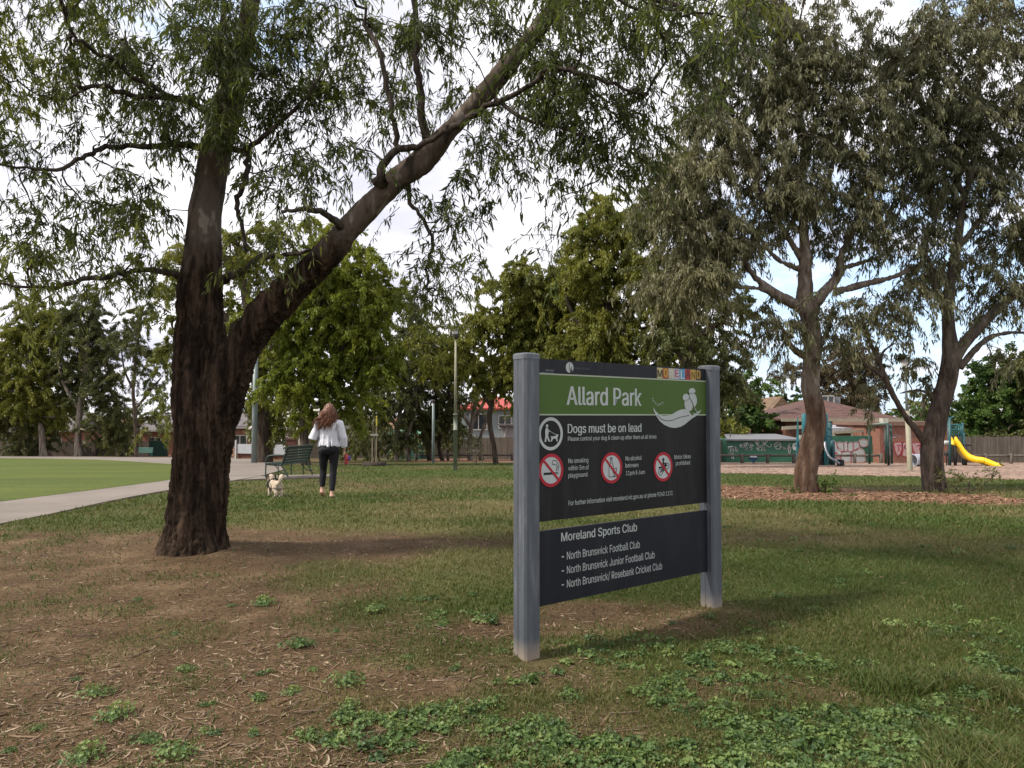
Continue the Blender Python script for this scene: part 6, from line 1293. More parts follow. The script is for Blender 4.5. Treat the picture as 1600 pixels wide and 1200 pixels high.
    for st in ([(850, 820), (885, 815)], [(862, 830), (865, 870)], [(925, 810), (920, 840), (950, 850)], [(1035, 825), (1070, 810), (1060, 850), (1085, 870)], [(740, 830), (770, 850), (745, 880)]): scrawl(mb, [z5(*p) for p in st], .06, 1, .016)
    for st in ([(770, 710), (800, 730), (840, 715), (885, 740)], [(790, 745), (840, 735)], [(985, 710), (1010, 730), (1030, 705)], [(1090, 705), (1108, 725)]): scrawl(mb, [z5(*p) for p in st], .06, 0)
    mb.build('graffiti', [gp, gr], root)
    fence('paling_fence', base(1483, 46), base(1900, 43.5), 1.62, 'tall weathered grey paling fence behind the yellow slide', WOODG, .15, seed=5)
    rail_fence([base(x, 43.5) for x in (1060, 1118, 1159, 1199, 1240, 1290, 1335, 1376)], 'low weathered rail fence along the foot of the green shed', .58)
    rail_fence([base(x, 42) for x in (1505, 1540, 1579, 1620, 1670, 1740)], 'low weathered rail fence behind the foot of the yellow slide', .58)
build_structures()

def build_poles():
    beige = simple('pole_beige', (.26, .245, .18), .6, .3, 0, .15, 4); sage = simple('pole_sage', (.20, .22, .18), .6, .3, 0, .15, 4); gal = simple('pole_galvanised', (.20, .24, .24), .5, .4, .2, .15, 3); dark = simple('lamp_dark', (.05, .045, .045), .5); lens = simple('lamp_lens', (.50, .50, .50), .25, .5)
    def lantern(root, c, s):
        mb = MB(); mb.lathe([(.05 * s, -.10 * s), (.10 * s, 0), (.20 * s, .05 * s), (.20 * s, .09 * s)], c, 8); mb.build('lamp_base', dark, root)
        mb = MB(); mb.lathe([(.13 * s, .09 * s), (.20 * s, .42 * s)], c, 6); mb.build('lamp_glass', lens, root)
        mb = MB(); mb.lathe([(.27 * s, .42 * s), (.25 * s, .46 * s), (.08 * s, .66 * s), (.03 * s, .74 * s), (.03 * s, .80 * s)], c, 6); mb.build('lamp_cap', dark, root)
    p = base(711.5, 30); top = P(713, 530, 30).z - p.z; root = thing('lamp_post', p, 'slender stepped park lamp post standing on the grass left of the sign', 'lamp post')
    mid = P(712, 648, 30).z - p.z
    mb = MB(); mb.lathe([(.085, -.2), (.082, mid * .72), (.10, mid * .72), (.10, mid * .74), (.078, mid * .74), (.076, mid), (.10, mid), (.10, mid + .03), (.055, mid + .03)], p, 12); mb.build('lower_pole', sage, root, True)
    mb = MB(); mb.lathe([(.055, mid + .03), (.04, top)], p, 10); mb.build('upper_pole', beige, root, True)
    c = p + UPV * top; mb = MB(); mb.lathe([(.05, 0), (.12, .06), (.16, .16), (.16, .20)], c, 10); mb.build('lamp_base', dark, root); mb = MB(); mb.lathe([(.13, .20), (.16, .30), (.10, .36)], c, 10); mb.build('lamp_glass', lens, root); mb = MB(); mb.lathe([(.17, .32), (.15, .36), (.03, .40)], c, 10); mb.build('lamp_cap', dark, root)
    p = base(677, 45); root = thing('metal_pole', p, 'thin plain grey pole left of the stepped lamp post', 'pole'); h = P(676, 629, 45).z - p.z; mb = MB(); mb.lathe([(.09, -.2), (.075, h), (.0, h + .02)], p, 10); mb.build('shaft', gal, root, True); mb = MB(); mb.lathe([(.10, h - .02), (.10, h + .12), (.02, h + .18)], p, 10); mb.build('pole_cap', dark, root)
    p = base(397.5, 44); root = thing('light_pole', p, 'thick pale blue-green light pole just right of the big trunk', 'pole'); mb = MB(); mb.lathe([(.17, -.3), (.155, 3.0), (.13, 6.6)], p, 14); mb.build('shaft', gal, root, True)
    mb = MB(); mb.lathe([(.16, 6.6), (.16, 6.75), (.03, 6.8)], p, 14); mb.build('pole_cap', dark, root)
    p = base(1421.5, 29); root = thing('lamp_post', p, 'park lamp post with six-sided lantern and thick beige base beside the playground', 'lamp post'); mid = P(1418, 642, 29).z - p.z; top = P(1414, 578, 29).z - p.z
    q = P(1414, 578, 29); mb = MB(); mb.tube([p - UPV * .2, p + (q - p) * .02, p + (q - p) * (mid / top)], [.10, .095, .088], 12); mb.build('lower_pole', beige, root, True)
    mb = MB(); mb.tube([p + (q - p) * (mid / top), q], [.055, .045], 10); mb.build('upper_pole', gal, root, True); lantern(root, q, .78)
build_poles()

def build_saplings():
    wood = simple('stake_wood', (.20, .165, .11), .8, .2, 0, .2, 6); yel = simple('stake_yellow', (.55, .46, .06), .6); tie = simple('hessian_tie', (.26, .25, .22), .9)
    mulch = simple('mulch_ring', (.045, .036, .03), .95, .1, 0, .4, 14, .8)
    def sap(x, Y, hpx, label, ring, top, leafs, seed):
        p = base(x, Y); sc = Y / 1200; h = hpx * sc; root = thing('staked_sapling', p, label, 'sapling'); rng = np.random.default_rng(seed)
        for dx, hh, yellow in ((-.10, h * (.55 if top else 1.0), False), (.10 if top else .32, h, top)):
            mb = MB(); mb.tube([p + Vector((dx, 0, -.1)), p + Vector((dx, 0, hh * (.8 if yellow else .95)))], .034, 6); st = mb.build('stake', wood, root)
            mb = MB(); mb.tube([p + Vector((dx, 0, hh * (.8 if yellow else .95) + .002)), p + Vector((dx, 0, hh))], .036, 6); mb.build('stake_top', yel if yellow else wood, st)
        mb = MB(); mb.tube([p, p + Vector((.03, .02, h * .5)), p + Vector((-.08, .02, h * .72)), p + Vector((-.03, 0, h * .95))], [.03, .025, .018, .01], 6); mb.build('stem', BARK_PALE, root, True)
        mb = MB(); z = h * .62; mb.box(p + Vector((0, -.05, z)), (.36, .03, .10)); mb.build('tie', tie, root)
        if ring: mb = MB(); mb.lathe([(.62, -.05), (.58, .16), (.40, .20), (.05, .14)], p, 16); mb.build('mulch_ring', mulch, root, True)
        C = np.array([(p.x + rng.normal() * .22, p.y + rng.normal() * .2, p.z + h * rng.uniform(.62, 1.25)) for _ in range(leafs)])
        V, F, tone, _ = leaf_cloud(rng, C, np.full(len(C), .28), 20, .16, .06, .4, 4, 1, .3, .5, False, .8)
        link_mesh('foliage', np_mesh('foliage', V, F, {'tone': tone}), LEAF['grey'], root)
    sap(585, 38, 78, 'bare staked sapling with a yellow-topped stake right of the woman', True, True, 5, 1)
    sap(744, 40, 36, 'leafy sapling between two pale stakes near the lamp post left of the sign', False, False, 16, 2)
build_saplings()

def build_playground():
    teal = simple('teal_paint', (.020, .135, .155), .45, .4, 0, .15, 5); dteal = simple('dark_teal_paint', (.018, .075, .085), .45, .4, 0, .15, 5); dgreen = simple('bar_green', (.016, .042, .036), .5, .4, 0, .15, 5); steel = simple('slide_steel', (.22, .23, .25), .3, .5, .6, .1, 5)
    yel = simple('slide_yellow', (.80, .50, .012), .35, .5, 0, .05, 2); blk = simple('platform_black', (.02, .02, .022), .6); beige = simple('play_panel_beige', (.34, .34, .30), .6); gry = simple('drum_grey', (.33, .35, .39), .5, .3, 0, .12, 4)
    # climbing tower half hidden by the twisted trunk
    Y = 38; p = base(1275, Y); root = thing('climbing_frame', p, 'teal climbing tower with steel slide rail, half hidden by the twisted gum trunk', 'climbing frame')
    for x, dy, ht in ((1257, 0, 648), (1291, 0, 648), (1261, 1.3, 652), (1297, 1.3, 662), (1301, .4, 690)):
        q = base(x, Y + dy); mb = MB(); mb.lathe([(.11, -.1), (.11, P(x, ht, Y + dy).z - q.z), (.06, P(x, ht, Y + dy).z - q.z + .06)], q, 10); mb.build('post', teal if x < 1295 else dteal, root, True)
    a, b = base(1257, Y), base(1293, Y); mb = MB(); mb.box((a + b) / 2 + Vector((0, .65, .95)), (1.15, 1.3, .10)); mb.build('deck', blk, root)
    mb = MB(); mb.box(base(1284, Y) + Vector((0, .1, 1.0)), (.32, .06, 1.6)); mb.box(base(1259, Y) + Vector((.05, -.14, 1.25)), (.42, .05, 1.0)); mb.build('side_panel', beige, root)
    mb = MB(); mb.box(base(1284, Y) + Vector((-.1, .5, .42)), (.9, .9, .75)); mb.build('cubby', blk, root)
    for off in (0, .35):
        mb = MB(); mb.tube(spline([P(1289, 690, Y - .1 - off), P(1290, 702, Y - .3 - off), P(1296, 714, Y - .6 - off), P(1305, 720, Y - .9 - off), P(1312, 724.5, Y - 1.2 - off)], 4), .06, 8); mb.build('slide_rail', steel, root, True)
    q = base(1313, Y - 1.3); mb = MB(); mb.box(q + UPV * .12, (.14, .5, .42)); mb.build('rail_foot', blk, root)
    mb = MB(); q = base(1246, Y - .3)
    for i in range(5):
        x = 1243.5 + i * 1.7; mb.tube([P(1246.5, 652 + i, Y - .2), P(1246 + (x - 1246) * .5, 690, Y - .3), base(x, Y - .6 + i * .25)], .022, 5)
    for k in range(7): zz = 694 + k * 5.5; mb.tube([P(1245 - .25 * k, zz, Y - .45), P(1247.5 + .5 * k, zz - .8, Y - .1)], .018, 5)
    mb.build('climbing_net', teal, root)
    mb = MB(); mb.tube([P(1286, 655, Y + .1), P(1290, 668, Y - .1), P(1287, 690, Y - .1)], .05, 6); mb.tube([P(1293, 668, Y), P(1299, 672, Y)], .05, 6); mb.tube([P(1293, 680, Y), P(1299, 682, Y)], .05, 6); mb.build('handrail', teal, root, True)
    # bar frame
    Y = 39; p = base(1375, Y); root = thing('overhead_bars', p, 'dark green overhead bar frame in front of the green wall and garage', 'play frame')
    ends = []
    for x, dy, ht in ((1358, 2.5, 664), (1383.5, 3.0, 668), (1388, -.8, 661), (1393, 2.6, 664)):
        q = base(x, Y + dy); t = P(x - (1 if x > 1385 else 0), ht, Y + dy); mb = MB(); mb.tube([q - UPV * .1, t], .065, 8); mb.build('post', dgreen, root, True); ends.append(t)
    mb = MB(); mb.tube([ends[0], ends[3]], .05, 8); mb.tube([ends[0] + UPV * -.0, ends[2]], .05, 8); mb.tube([ends[2], ends[1]], .05, 8)
    for t in np.linspace(.15, .9, 6): mb.tube([ends[0].lerp(ends[3], t), ends[0].lerp(ends[2], t)], .03, 6)
    mb.build('overhead_rail', simple('bar_sage', (.15, .20, .18)), root, True)
    mb = MB(); c = P(1381, 657, Y + 1); mb.box(c, (.34, .34, .22), bev=.03); mb.box(c + UPV * -.16, (.16, .16, .12)); mb.build('top_box', simple('box_beige', (.40, .39, .33)), root)
    # yellow slide and its tower
    Y = 37; p = base(1498, Y); root = thing('slide', p, 'bright yellow wavy children slide with a dark platform beside the leaning gum', 'slide')
    path = [(1487, 692, 1.0), (1491, 692.5, .9), (1497, 698, .75), (1503, 707, .6), (1511, 715, .4), (1521, 719, .2), (1532, 720.5, .0), (1543, 724, -.2), (1553, 727.5, -.4), (1558, 728.5, -.5)]
    L0 = [P(x, y, Y + dy) for x, y, dy in path]; q = spline(L0, 5); wv = Vector((.18, .98, 0)).normalized() * .62
    mb = MB(); n = len(q); sec = [(0, .20), (0, 0.0), (.08, -.06), (.92, -.06), (1, 0.0), (1, .20), (1.06, .20), (1.06, -.10), (-.06, -.10), (-.06, .20)]
    vs = []
    for i, c in enumerate(q):
        t = i / (n - 1); lift = 1.0 + (.6 * math.exp(-((t - .08) / .08) ** 2)) - .25 * smooth(.6, 1.0, t)
        for a_, h_ in sec: vs.append(c + wv * (a_ - .5) + UPV * (h_ * lift if h_ > 0 else h_))
    k = len(sec); fs = [(i * k + j, i * k + (j + 1) % k, (i + 1) * k + (j + 1) % k, (i + 1) * k + j) for i in range(n - 1) for j in range(k)] + [tuple(range(k)), tuple(reversed(range((n - 1) * k, n * k)))]
    mb.add(vs, fs); mb.build('chute', yel, root, True)
    mb = MB(); e = q[-1]; mb.box(Vector((e.x + .02, e.y, (e.z + gzf(e.x, e.y)) / 2 - .02)), (.16, .7, max(.12, e.z - gzf(e.x, e.y)) + .1)); mb.build('chute_foot', yel, root)
    for x, dy, ht in ((1484, .7, 652), (1506, .9, 676), (1482, 2.0, 655), (1504, 2.2, 660)):
        b0 = base(x, Y + dy); mb = MB(); mb.tube([b0 - UPV * .1, P(x, ht, Y + dy)], .055, 8); mb.build('post', dteal, root, True)
    for x in (1492, 1508, 1483.5):
        b0 = base(x, Y + .75); mb = MB(); mb.tube([b0 - UPV * .1, P(x, 697, Y + .75)], .075, 8); mb.build('leg', blk, root, True)
    mb = MB(); c = P(1494, 695, Y + 1.5); mb.box(c, (.78, 1.3, .09)); mb.build('platform', blk, root)
    mb = MB()
    for py in (664, 672): mb.tube([P(1482, py, Y + 2), P(1504, py - 1, Y + 2.2)], .03, 6)
    for x in np.linspace(1484, 1503, 8): mb.tube([P(x, 664, Y + 2.1), P(x, 692, Y + 2.1)], .018, 5)
    for py in (666, 676): mb.tube([P(1484, py, Y + .7), P(1482, py, Y + 2)], .03, 6)
    mb.tube([P(1484, 653, Y + .7), P(1490, 651, Y + 1.3), P(1482, 655, Y + 2)], .03, 6); mb.build('guard_rail', teal, root, True)
    mb = MB(); mb.tube([P(1470, 692, Y + 1.1), P(1483, 692, Y + 1.0)], .11, 10); mb.build('crawl_bar', simple('bar_white', (.5, .5, .5)), root, True)
    mb = MB(); mb.lathe([(.09, .5), (.11, .62), (.07, .72)], base(1478.5, Y + .3), 8); mb.tube([base(1478.5, Y + .3), base(1478.5, Y + .3) + UPV * .55], .03, 6); mb.build('turn_knob', blk, root)
    # drum on its side, spring seat
    p = base(1440, 36); root = thing('barrel_tunnel', p, 'grey barrel tunnel lying on the chips left of the leaning gum trunk', 'play tunnel'); mb = MB()
    c = p + UPV * .30; n = 18; ring_ = [(0, .29), (0, .25), (.05, .27)]
    A = c + Vector((-.42, 0, 0)); B = c + Vector((.42, .25, 0)); d = (B - A).normalized(); u_ = UPV; w_ = d.cross(u_)
    prof = [(0, .25), (0, .295), (.04, .31), (.10, .295), (.5, .295), (.9, .295), (.96, .31), (1, .295), (1, .25), (.5, .25)]
    vs = [A.lerp(B, t) + (u_ * math.cos(2 * math.pi * j / n) + w_ * math.sin(2 * math.pi * j / n)) * r for t, r in prof for j in range(n)]
    m_ = len(prof); mb.add(vs, [(i * n + j, i * n + (j + 1) % n, ((i + 1) % m_) * n + (j + 1) % n, ((i + 1) % m_) * n + j) for i in range(m_) for j in range(n)]); mb.build('barrel', gry, root, True)
    mb = MB(); mb.box(p + Vector((-.2, .06, .03)), (.10, .5, .16)); mb.box(p + Vector((.2, .18, .03)), (.10, .5, .16)); mb.build('cradle', blk, root)
    p = base(1177, 43); root = thing('spring_rocker', p, 'tiny white-topped blue spring rocker in front of the graffitied green shed', 'rocker'); mb = MB()
    mb.tube([p + Vector((.05 * math.cos(a * .9), .05 * math.sin(a * .9), .02 + a * .008)) for a in range(0, 28)], .016, 6); mb.build('spring', simple('rocker_blue', (.03, .07, .20)), root, True)
    mb = MB(); mb.prism([p + Vector((-0.204, -0.036, 0.204)), p + Vector((0.180, -0.036, 0.204)), p + Vector((0.240, -0.036, 0.372)), p + Vector((0.132, -0.036, 0.336)), p + Vector((-0.060, -0.036, 0.300)), p + Vector((-0.180, -0.036, 0.360)), p + Vector((-0.264, -0.036, 0.336))], Vector((0.000, 0.084, 0.000))); mb.build('side_board', simple('rocker_navy', (.03, .06, .16)), root)
    mb = MB(); mb.box(p + Vector((0.000, 0.000, 0.396)), (.34, .18, .06)); mb.build('seat', simple('rocker_white', (.62, .62, .62)), root)
build_playground()
# ------------------------------------------------------------------ benches, woman, dog
def build_bench(name, p, rz, label, col, s=1.0, deep=True):
    """local frame: length along x, the sitter faces -y"""
    root = thing(name, p, label, 'bench', None, rz); m = simple('bench_paint', col, .45, .45, 0, .12, 6); L = 1.55
    fr = simple('bench_frame', tuple(c * .8 for c in col), .45, .45, 0, .1, 6)
    prof_seat = [(-.30, .41), (-.22, .425), (-.13, .42), (-.04, .405), (.05, .39), (.13, .385)]
    prof_back = [(.20, .44), (.225, .52), (.25, .60), (.275, .68), (.30, .76), (.33, .84), (.37, .89)]
    for part, prof in (('seat', prof_seat), ('backrest', prof_back)):
        mb = MB()
        for i, (y, z) in enumerate(prof):
            if part == 'seat': ax = (Vector((1, 0, 0)), Vector((0, 1, -.05)).normalized(), UPV)
            else:
                t = Vector((0, .3, 1)).normalized() if i < 6 else Vector((0, .75, .6)).normalized(); ax = (Vector((1, 0, 0)), t, Vector((1, 0, 0)).cross(t))
            mb.box((0, y, z), (L, .064, .022), ax)
        mb.build(part, m, root, False, True)
    for x in (-L / 2 + .06, L / 2 - .06):
        mb = MB()
        mb.tube(spline([Vector((x, -.34, 0)), Vector((x, -.335, .35)), Vector((x, -.31, .56)), Vector((x, -.20, .64)), Vector((x, .05, .655)), Vector((x, .26, .66))], 4), .02, 7)
        mb.build('arm_frame', fr, root, True, True)
        mb = MB(); mb.tube(spline([Vector((x, -.30, .39)), Vector((x, .0, .375)), Vector((x, .17, .40)), Vector((x, .27, .62)), Vector((x, .36, .87))], 5), .022, 7); mb.build('side_frame', fr, root, True, True)
        mb = MB(); mb.tube(spline([Vector((x, .15, .38)), Vector((x, .24, .25)), Vector((x, .34, .10)), Vector((x, .36, .0))], 4), .021, 7); mb.build('leg', fr, root, True, True)
        mb = MB(); mb.tube([Vector((x, -.05, .37)), Vector((x, .12, .18)), Vector((x, .34, .10))], .014, 6); mb.tube([Vector((x, .05, .37)), Vector((x, .06, .0))], .016, 6); mb.build('brace', fr, root, True, True)
    return root
def build_benches():
    g = G(452, 747); g.z += .045
    build_bench('park_bench', g, R(-103), 'dark green slatted park bench with curved metal frame on its slab beside the woman', (.022, .045, .038))
    g = base(225, 77)
    build_bench('park_bench', g + UPV * .02, R(12), 'pale green bench in front of the palings across the oval', (.10, .23, .18))
build_benches()

def skin(): 
    b = NB('skin'); n = b.noise(b.coord(), 9, 5, .6); b.color(b.ramp(n, [(.3, (.42, .24, .17)), (.7, (.56, .35, .26))])).set(.55, .3); return b.mat
def build_person():
    o = base(514, 14.25); root = thing('person', o, 'woman with long red-brown hair in white blouse and black trousers walking away', 'person', None, R(4))
    V3 = lambda *a: Vector(a)
    sk = skin()
    # body in its own frame: facing +y (away), feet at z 0
    hipL, hipR = V3(-.095, 0, .90), V3(.095, 0, .90)
    kneeL, kneeR = V3(-.115, .10, .50), V3(.085, -.01, .48)
    ankL, ankR = V3(-.125, .05, .155), V3(.075, -.10, .085)
    shL, shR = V3(-.175, .0, 1.385), V3(.175, 0, 1.385)
    elL, elR = V3(-.285, -.02, 1.10), V3(.265, -.02, 1.10)
    wrL, wrR = V3(-.20, .20, 1.13), V3(.275, .05, .865)
    mb = MB()
    mb.tube([V3(0, 0, .90), V3(0, 0, 1.0), V3(0, .01, 1.15), V3(0, 0, 1.30), V3(0, 0, 1.40), V3(0, .01, 1.44)], [.11, .11, .105, .12, .11, .06], 16)
    mb.tube([V3(0, .01, 1.40), V3(0, .025, 1.50)], [.055, .05], 12)
    mb.ell(V3(0, .035, 1.60), (.075, .095, .112), n=18, k=14); mb.ell(V3(0, .085, 1.545), (.05, .05, .055))
    mb.tube([V3(0, .12, 1.61), V3(0, .145, 1.575), V3(0, .125, 1.565)], [.010, .016, .010], 8)     # nose
    mb.ell(V3(0, .118, 1.535), (.025, .012, .009), n=10, k=6)                                    # mouth
    for s in (-1, 1):
        mb.ell(V3(s * .078, .03, 1.59), (.012, .022, .032), n=10, k=6); mb.ell(V3(s * .032, .112, 1.615), (.014, .012, .010), n=8, k=6)
    for a, e, w in ((shL, elL, wrL), (shR, elR, wrR)):
        mb.tube([a, a.lerp(e, .5), e, e.lerp(w, .35), w], [.055, .046, .038, .038, .026], 12)
    for h, k, a in ((hipL, kneeL, ankL), (hipR, kneeR, ankR)):
        mb.tube([h, h.lerp(k, .5), k, k.lerp(a, .35), a], [.088, .07, .052, .05, .034], 12)
    # hands: palm, four unequal bent fingers, thumb from the side of the palm
    def hand(w, d, pn, side, curl):
        d = d.normalized(); pn = (pn - d * pn.dot(d)).normalized(); sd = d.cross(pn) * side
        mb.tube([w, w + d * .04, w + d * .085], [.024, .036, .034], 10, flat=.45, up=pn)
        for i, ln in enumerate((.070, .080, .075, .058)):
            b0 = w + d * .080 + sd * (.027 - .018 * i); p1 = b0 + d * ln * .5 + pn * curl * .2 * ln; p2 = p1 + d * ln * .25 * (1 - curl * .5) + pn * curl * ln * .4; p3 = p2 + (pn * curl - d * curl * .4 + d * (1 - curl)) * ln * .3
            mb.tube([b0 - d * .015, p1, p2, p3], [.0095, .009, .0085, .007], 7)
        t0 = w + d * .028 + sd * .03; mb.tube([t0 - sd * .012, t0 + sd * .018 + d * .025 + pn * .012, t0 + sd * .016 + d * .055 + pn * .03 * (curl + .3)], [.012, .011, .008], 7)
    hand(wrL, V3(.25, .9, .25), V3(1, -.2, .1), 1, .8); hand(wrR, V3(.05, .12, -1), V3(-1, .1, 0), -1, .85)
    # feet: the left heel lifted
    mb.tube([ankL + V3(0, 0, .0), ankL + V3(0, -.035, -.06), ankL + V3(0, .02, -.085), ankL + V3(0, .09, -.11), ankL + V3(0, .15, -.135)], [.036, .036, .042, .042, .026], 10, flat=.8)
    mb.tube([ankR, ankR + V3(0, -.035, -.045), ankR + V3(0, .03, -.052), ankR + V3(0, .12, -.062), ankR + V3(0, .17, -.066)], [.036, .034, .040, .036, .02], 10, flat=.8)
    link_mesh('body', fuse(mb, .0075, 3, 'body'), sk, root, True)
    # trousers
    mb = MB(); mb.tube([V3(0, 0, .80), V3(0, -.01, .88), V3(0, 0, .96), V3(0, 0, 1.04)], [.150, .185, .178, .160], 24, flat=.78, up=(0, 1, 0))
    for s in (-1, 1): mb.ell(V3(s * .075, -.055, .87), (.095, .09, .10))
    for h, k, a, s in ((hipL, kneeL, ankL, -1), (hipR, kneeR, ankR, 1)):
        mb.tube([h + V3(s * .005, 0, -.02), h.lerp(k, .3), h.lerp(k, .65), k, k.lerp(a, .35), k.lerp(a, .75), a.lerp(k, .10)], [.105, .098, .080, .066, .064, .054, .048], 16)
    tro = fuse(mb, .011, 5, 'trousers', lambda c: (fbm(c[:, 0] * 9, c[:, 1] * 9, c[:, 2] * 16, seed=3) - .5) * .014)
    link_mesh('trousers', tro, simple('black_denim', (.011, .011, .014), .75, .25, 0, .2, 20), root, True)
    # loose blouse with gathered folds
    mb = MB(); rings = [(1.455, .070, .062, 0), (1.43, .115, .085, 0), (1.40, .180, .100, .002), (1.36, .196, .112, .004), (1.28, .192, .120, .006), (1.18, .172, .118, .012), (1.08, .170, .120, .018), (1.00, .186, .132, .022), (.955, .196, .138, .024), (.935, .188, .132, .018), (.93, .16, .11, .0)]
    n = 72; vs = []
    for z, rx, ry, am in rings:
        for j in range(n):
            a = 2 * math.pi * j / n; f = 1 + am / .2 * (math.sin(a * 13 + z * 3) * .6 + math.sin(a * 21 + 1.3 - z * 6) * .4)
            vs.append(V3(rx * math.cos(a) * f, ry * math.sin(a) * f - .004, z + (.012 * math.sin(a * 5) if z < 1.0 else 0)))
    k = len(rings); mb.add(vs, [(i * n + (j + 1) % n, i * n + j, (i + 1) * n + j, (i + 1) * n + (j + 1) % n) for i in range(k - 1) for j in range(n)] + [tuple(range(n)), tuple(reversed(range((k - 1) * n, k * n)))])
    mb.tube([shL + V3(.05, 0, -.03), shL + V3(-.012, 0, -.03), shL.lerp(elL, .5), elL + V3(-.012, -.01, -.01), elL.lerp(wrL, .25), elL.lerp(wrL, .48)], [.085, .084, .072, .078, .070, .046], 18)
    mb.tube([shR + V3(-.05, 0, -.03), shR + V3(.012, 0, -.03), shR.lerp(elR, .5), elR, elR.lerp(wrR, .4), elR.lerp(wrR, .72), elR.lerp(wrR, .80)], [.085, .084, .072, .066, .066, .062, .036], 18)
    blo = fuse(mb, .0095, 2, 'blouse', lambda c: (fbm(c[:, 0] * 16, c[:, 1] * 16, c[:, 2] * 4, seed=8) - .5) * .022)
    link_mesh('blouse', blo, simple('white_cotton', (.62, .62, .68), .8, .2, 0, .05, 8), root, True)
    # hair: a mass over the skull and waving locks to below the shoulders, blown to the left
    rng = np.random.default_rng(3); mb = MB()
    mb.ell(V3(-.005, .0, 1.615), (.105, .115, .118), n=18, k=12); mb.ell(V3(-.015, -.055, 1.52), (.125, .07, .12), n=16, k=10); mb.ell(V3(-.02, -.085, 1.43), (.115, .045, .10), n=16, k=10); mb.ell(V3(-.10, -.03, 1.50), (.06, .07, .09))
    cap = fuse(mb, .012, 3, 'hair', lambda c: (fbm(c[:, 0] * 22, c[:, 1] * 22, c[:, 2] * 5, seed=6) - .5) * .05)
    b = NB('auburn_hair'); nn = b.noise(b.coord((1, 1, .15)), 55, 5, .7); b.color(b.ramp(nn, [(.3, (.055, .020, .010)), (.55, (.14, .052, .024)), (.75, (.27, .115, .055))])).set(.45, .4); mh = b.mat
    hair = link_mesh('hair', cap, mh, root, True)
    mb = MB()
    for i in range(300):
        a = rng.uniform(math.pi * .95, math.pi * 2.05); x = math.cos(a) * .098; y = math.sin(a) * .10
        st = V3(x * .6, y * .5, 1.70 - .02 * rng.random()); L = rng.uniform(.24, .40); side = -.05 + rng.normal() * .05 + (x * .35); ph = rng.uniform(0, 6)
        pts = [st, V3(x * 1.06, y * 1.1, 1.62)]
        for t in np.linspace(.2, 1, 6): pts.append(V3(x * 1.12 + side * t + .014 * math.sin(ph + t * 9), y * 1.05 - .03 * t + .012 * math.cos(ph + t * 8), 1.62 - L * t + .02 * rng.normal() * t))
        mb.tube(pts, [.005, .008, .008, .008, .0075, .007, .005, .002], 5)
    mb.build('locks', mh, hair, True, True)
    # what she holds in the right hand hangs free: its own thing
    hp = Matrix.LocRotScale(root.location, root.rotation_euler, None) @ V3(.315, .075, .765)
    it = thing('lead_reel', hp, 'small red and purple bundle in the right hand of the woman', 'bundle')
    mb = MB(); mb.ell(hp + V3(0, 0, -.055), (.045, .038, .075), n=14, k=10); mb.ell(hp + V3(-.005, 0, -.13), (.038, .03, .04), n=12, k=8); link_mesh('pouch', fuse(mb, .006, 2, 'pouch', lambda c: (fbm(c[:, 0] * 30, c[:, 1] * 30, c[:, 2] * 18, seed=2) - .5) * .02), simple('pouch_red', (.42, .06, .075), .6), it)
    mb = MB(); mb.ell(hp + V3(.045, 0, -.05), (.035, .03, .055), n=12, k=8); link_mesh('flap', fuse(mb, .006, 2, 'flap', lambda c: (fbm(c[:, 0] * 40, c[:, 1] * 40, c[:, 2] * 20, seed=4) - .5) * .02), simple('pouch_purple', (.10, .06, .24), .6), it)
    mb = MB(); mb.tube([hp + V3(.0, .03, -.02), hp + V3(-.015, .03, .04), hp + V3(-.03, .0, .055), hp + V3(-.015, -.03, .04), hp + V3(.0, -.03, -.02)], .007, 6); mb.build('strap', simple('strap_orange', (.45, .16, .07), .6), it, True)
build_person()

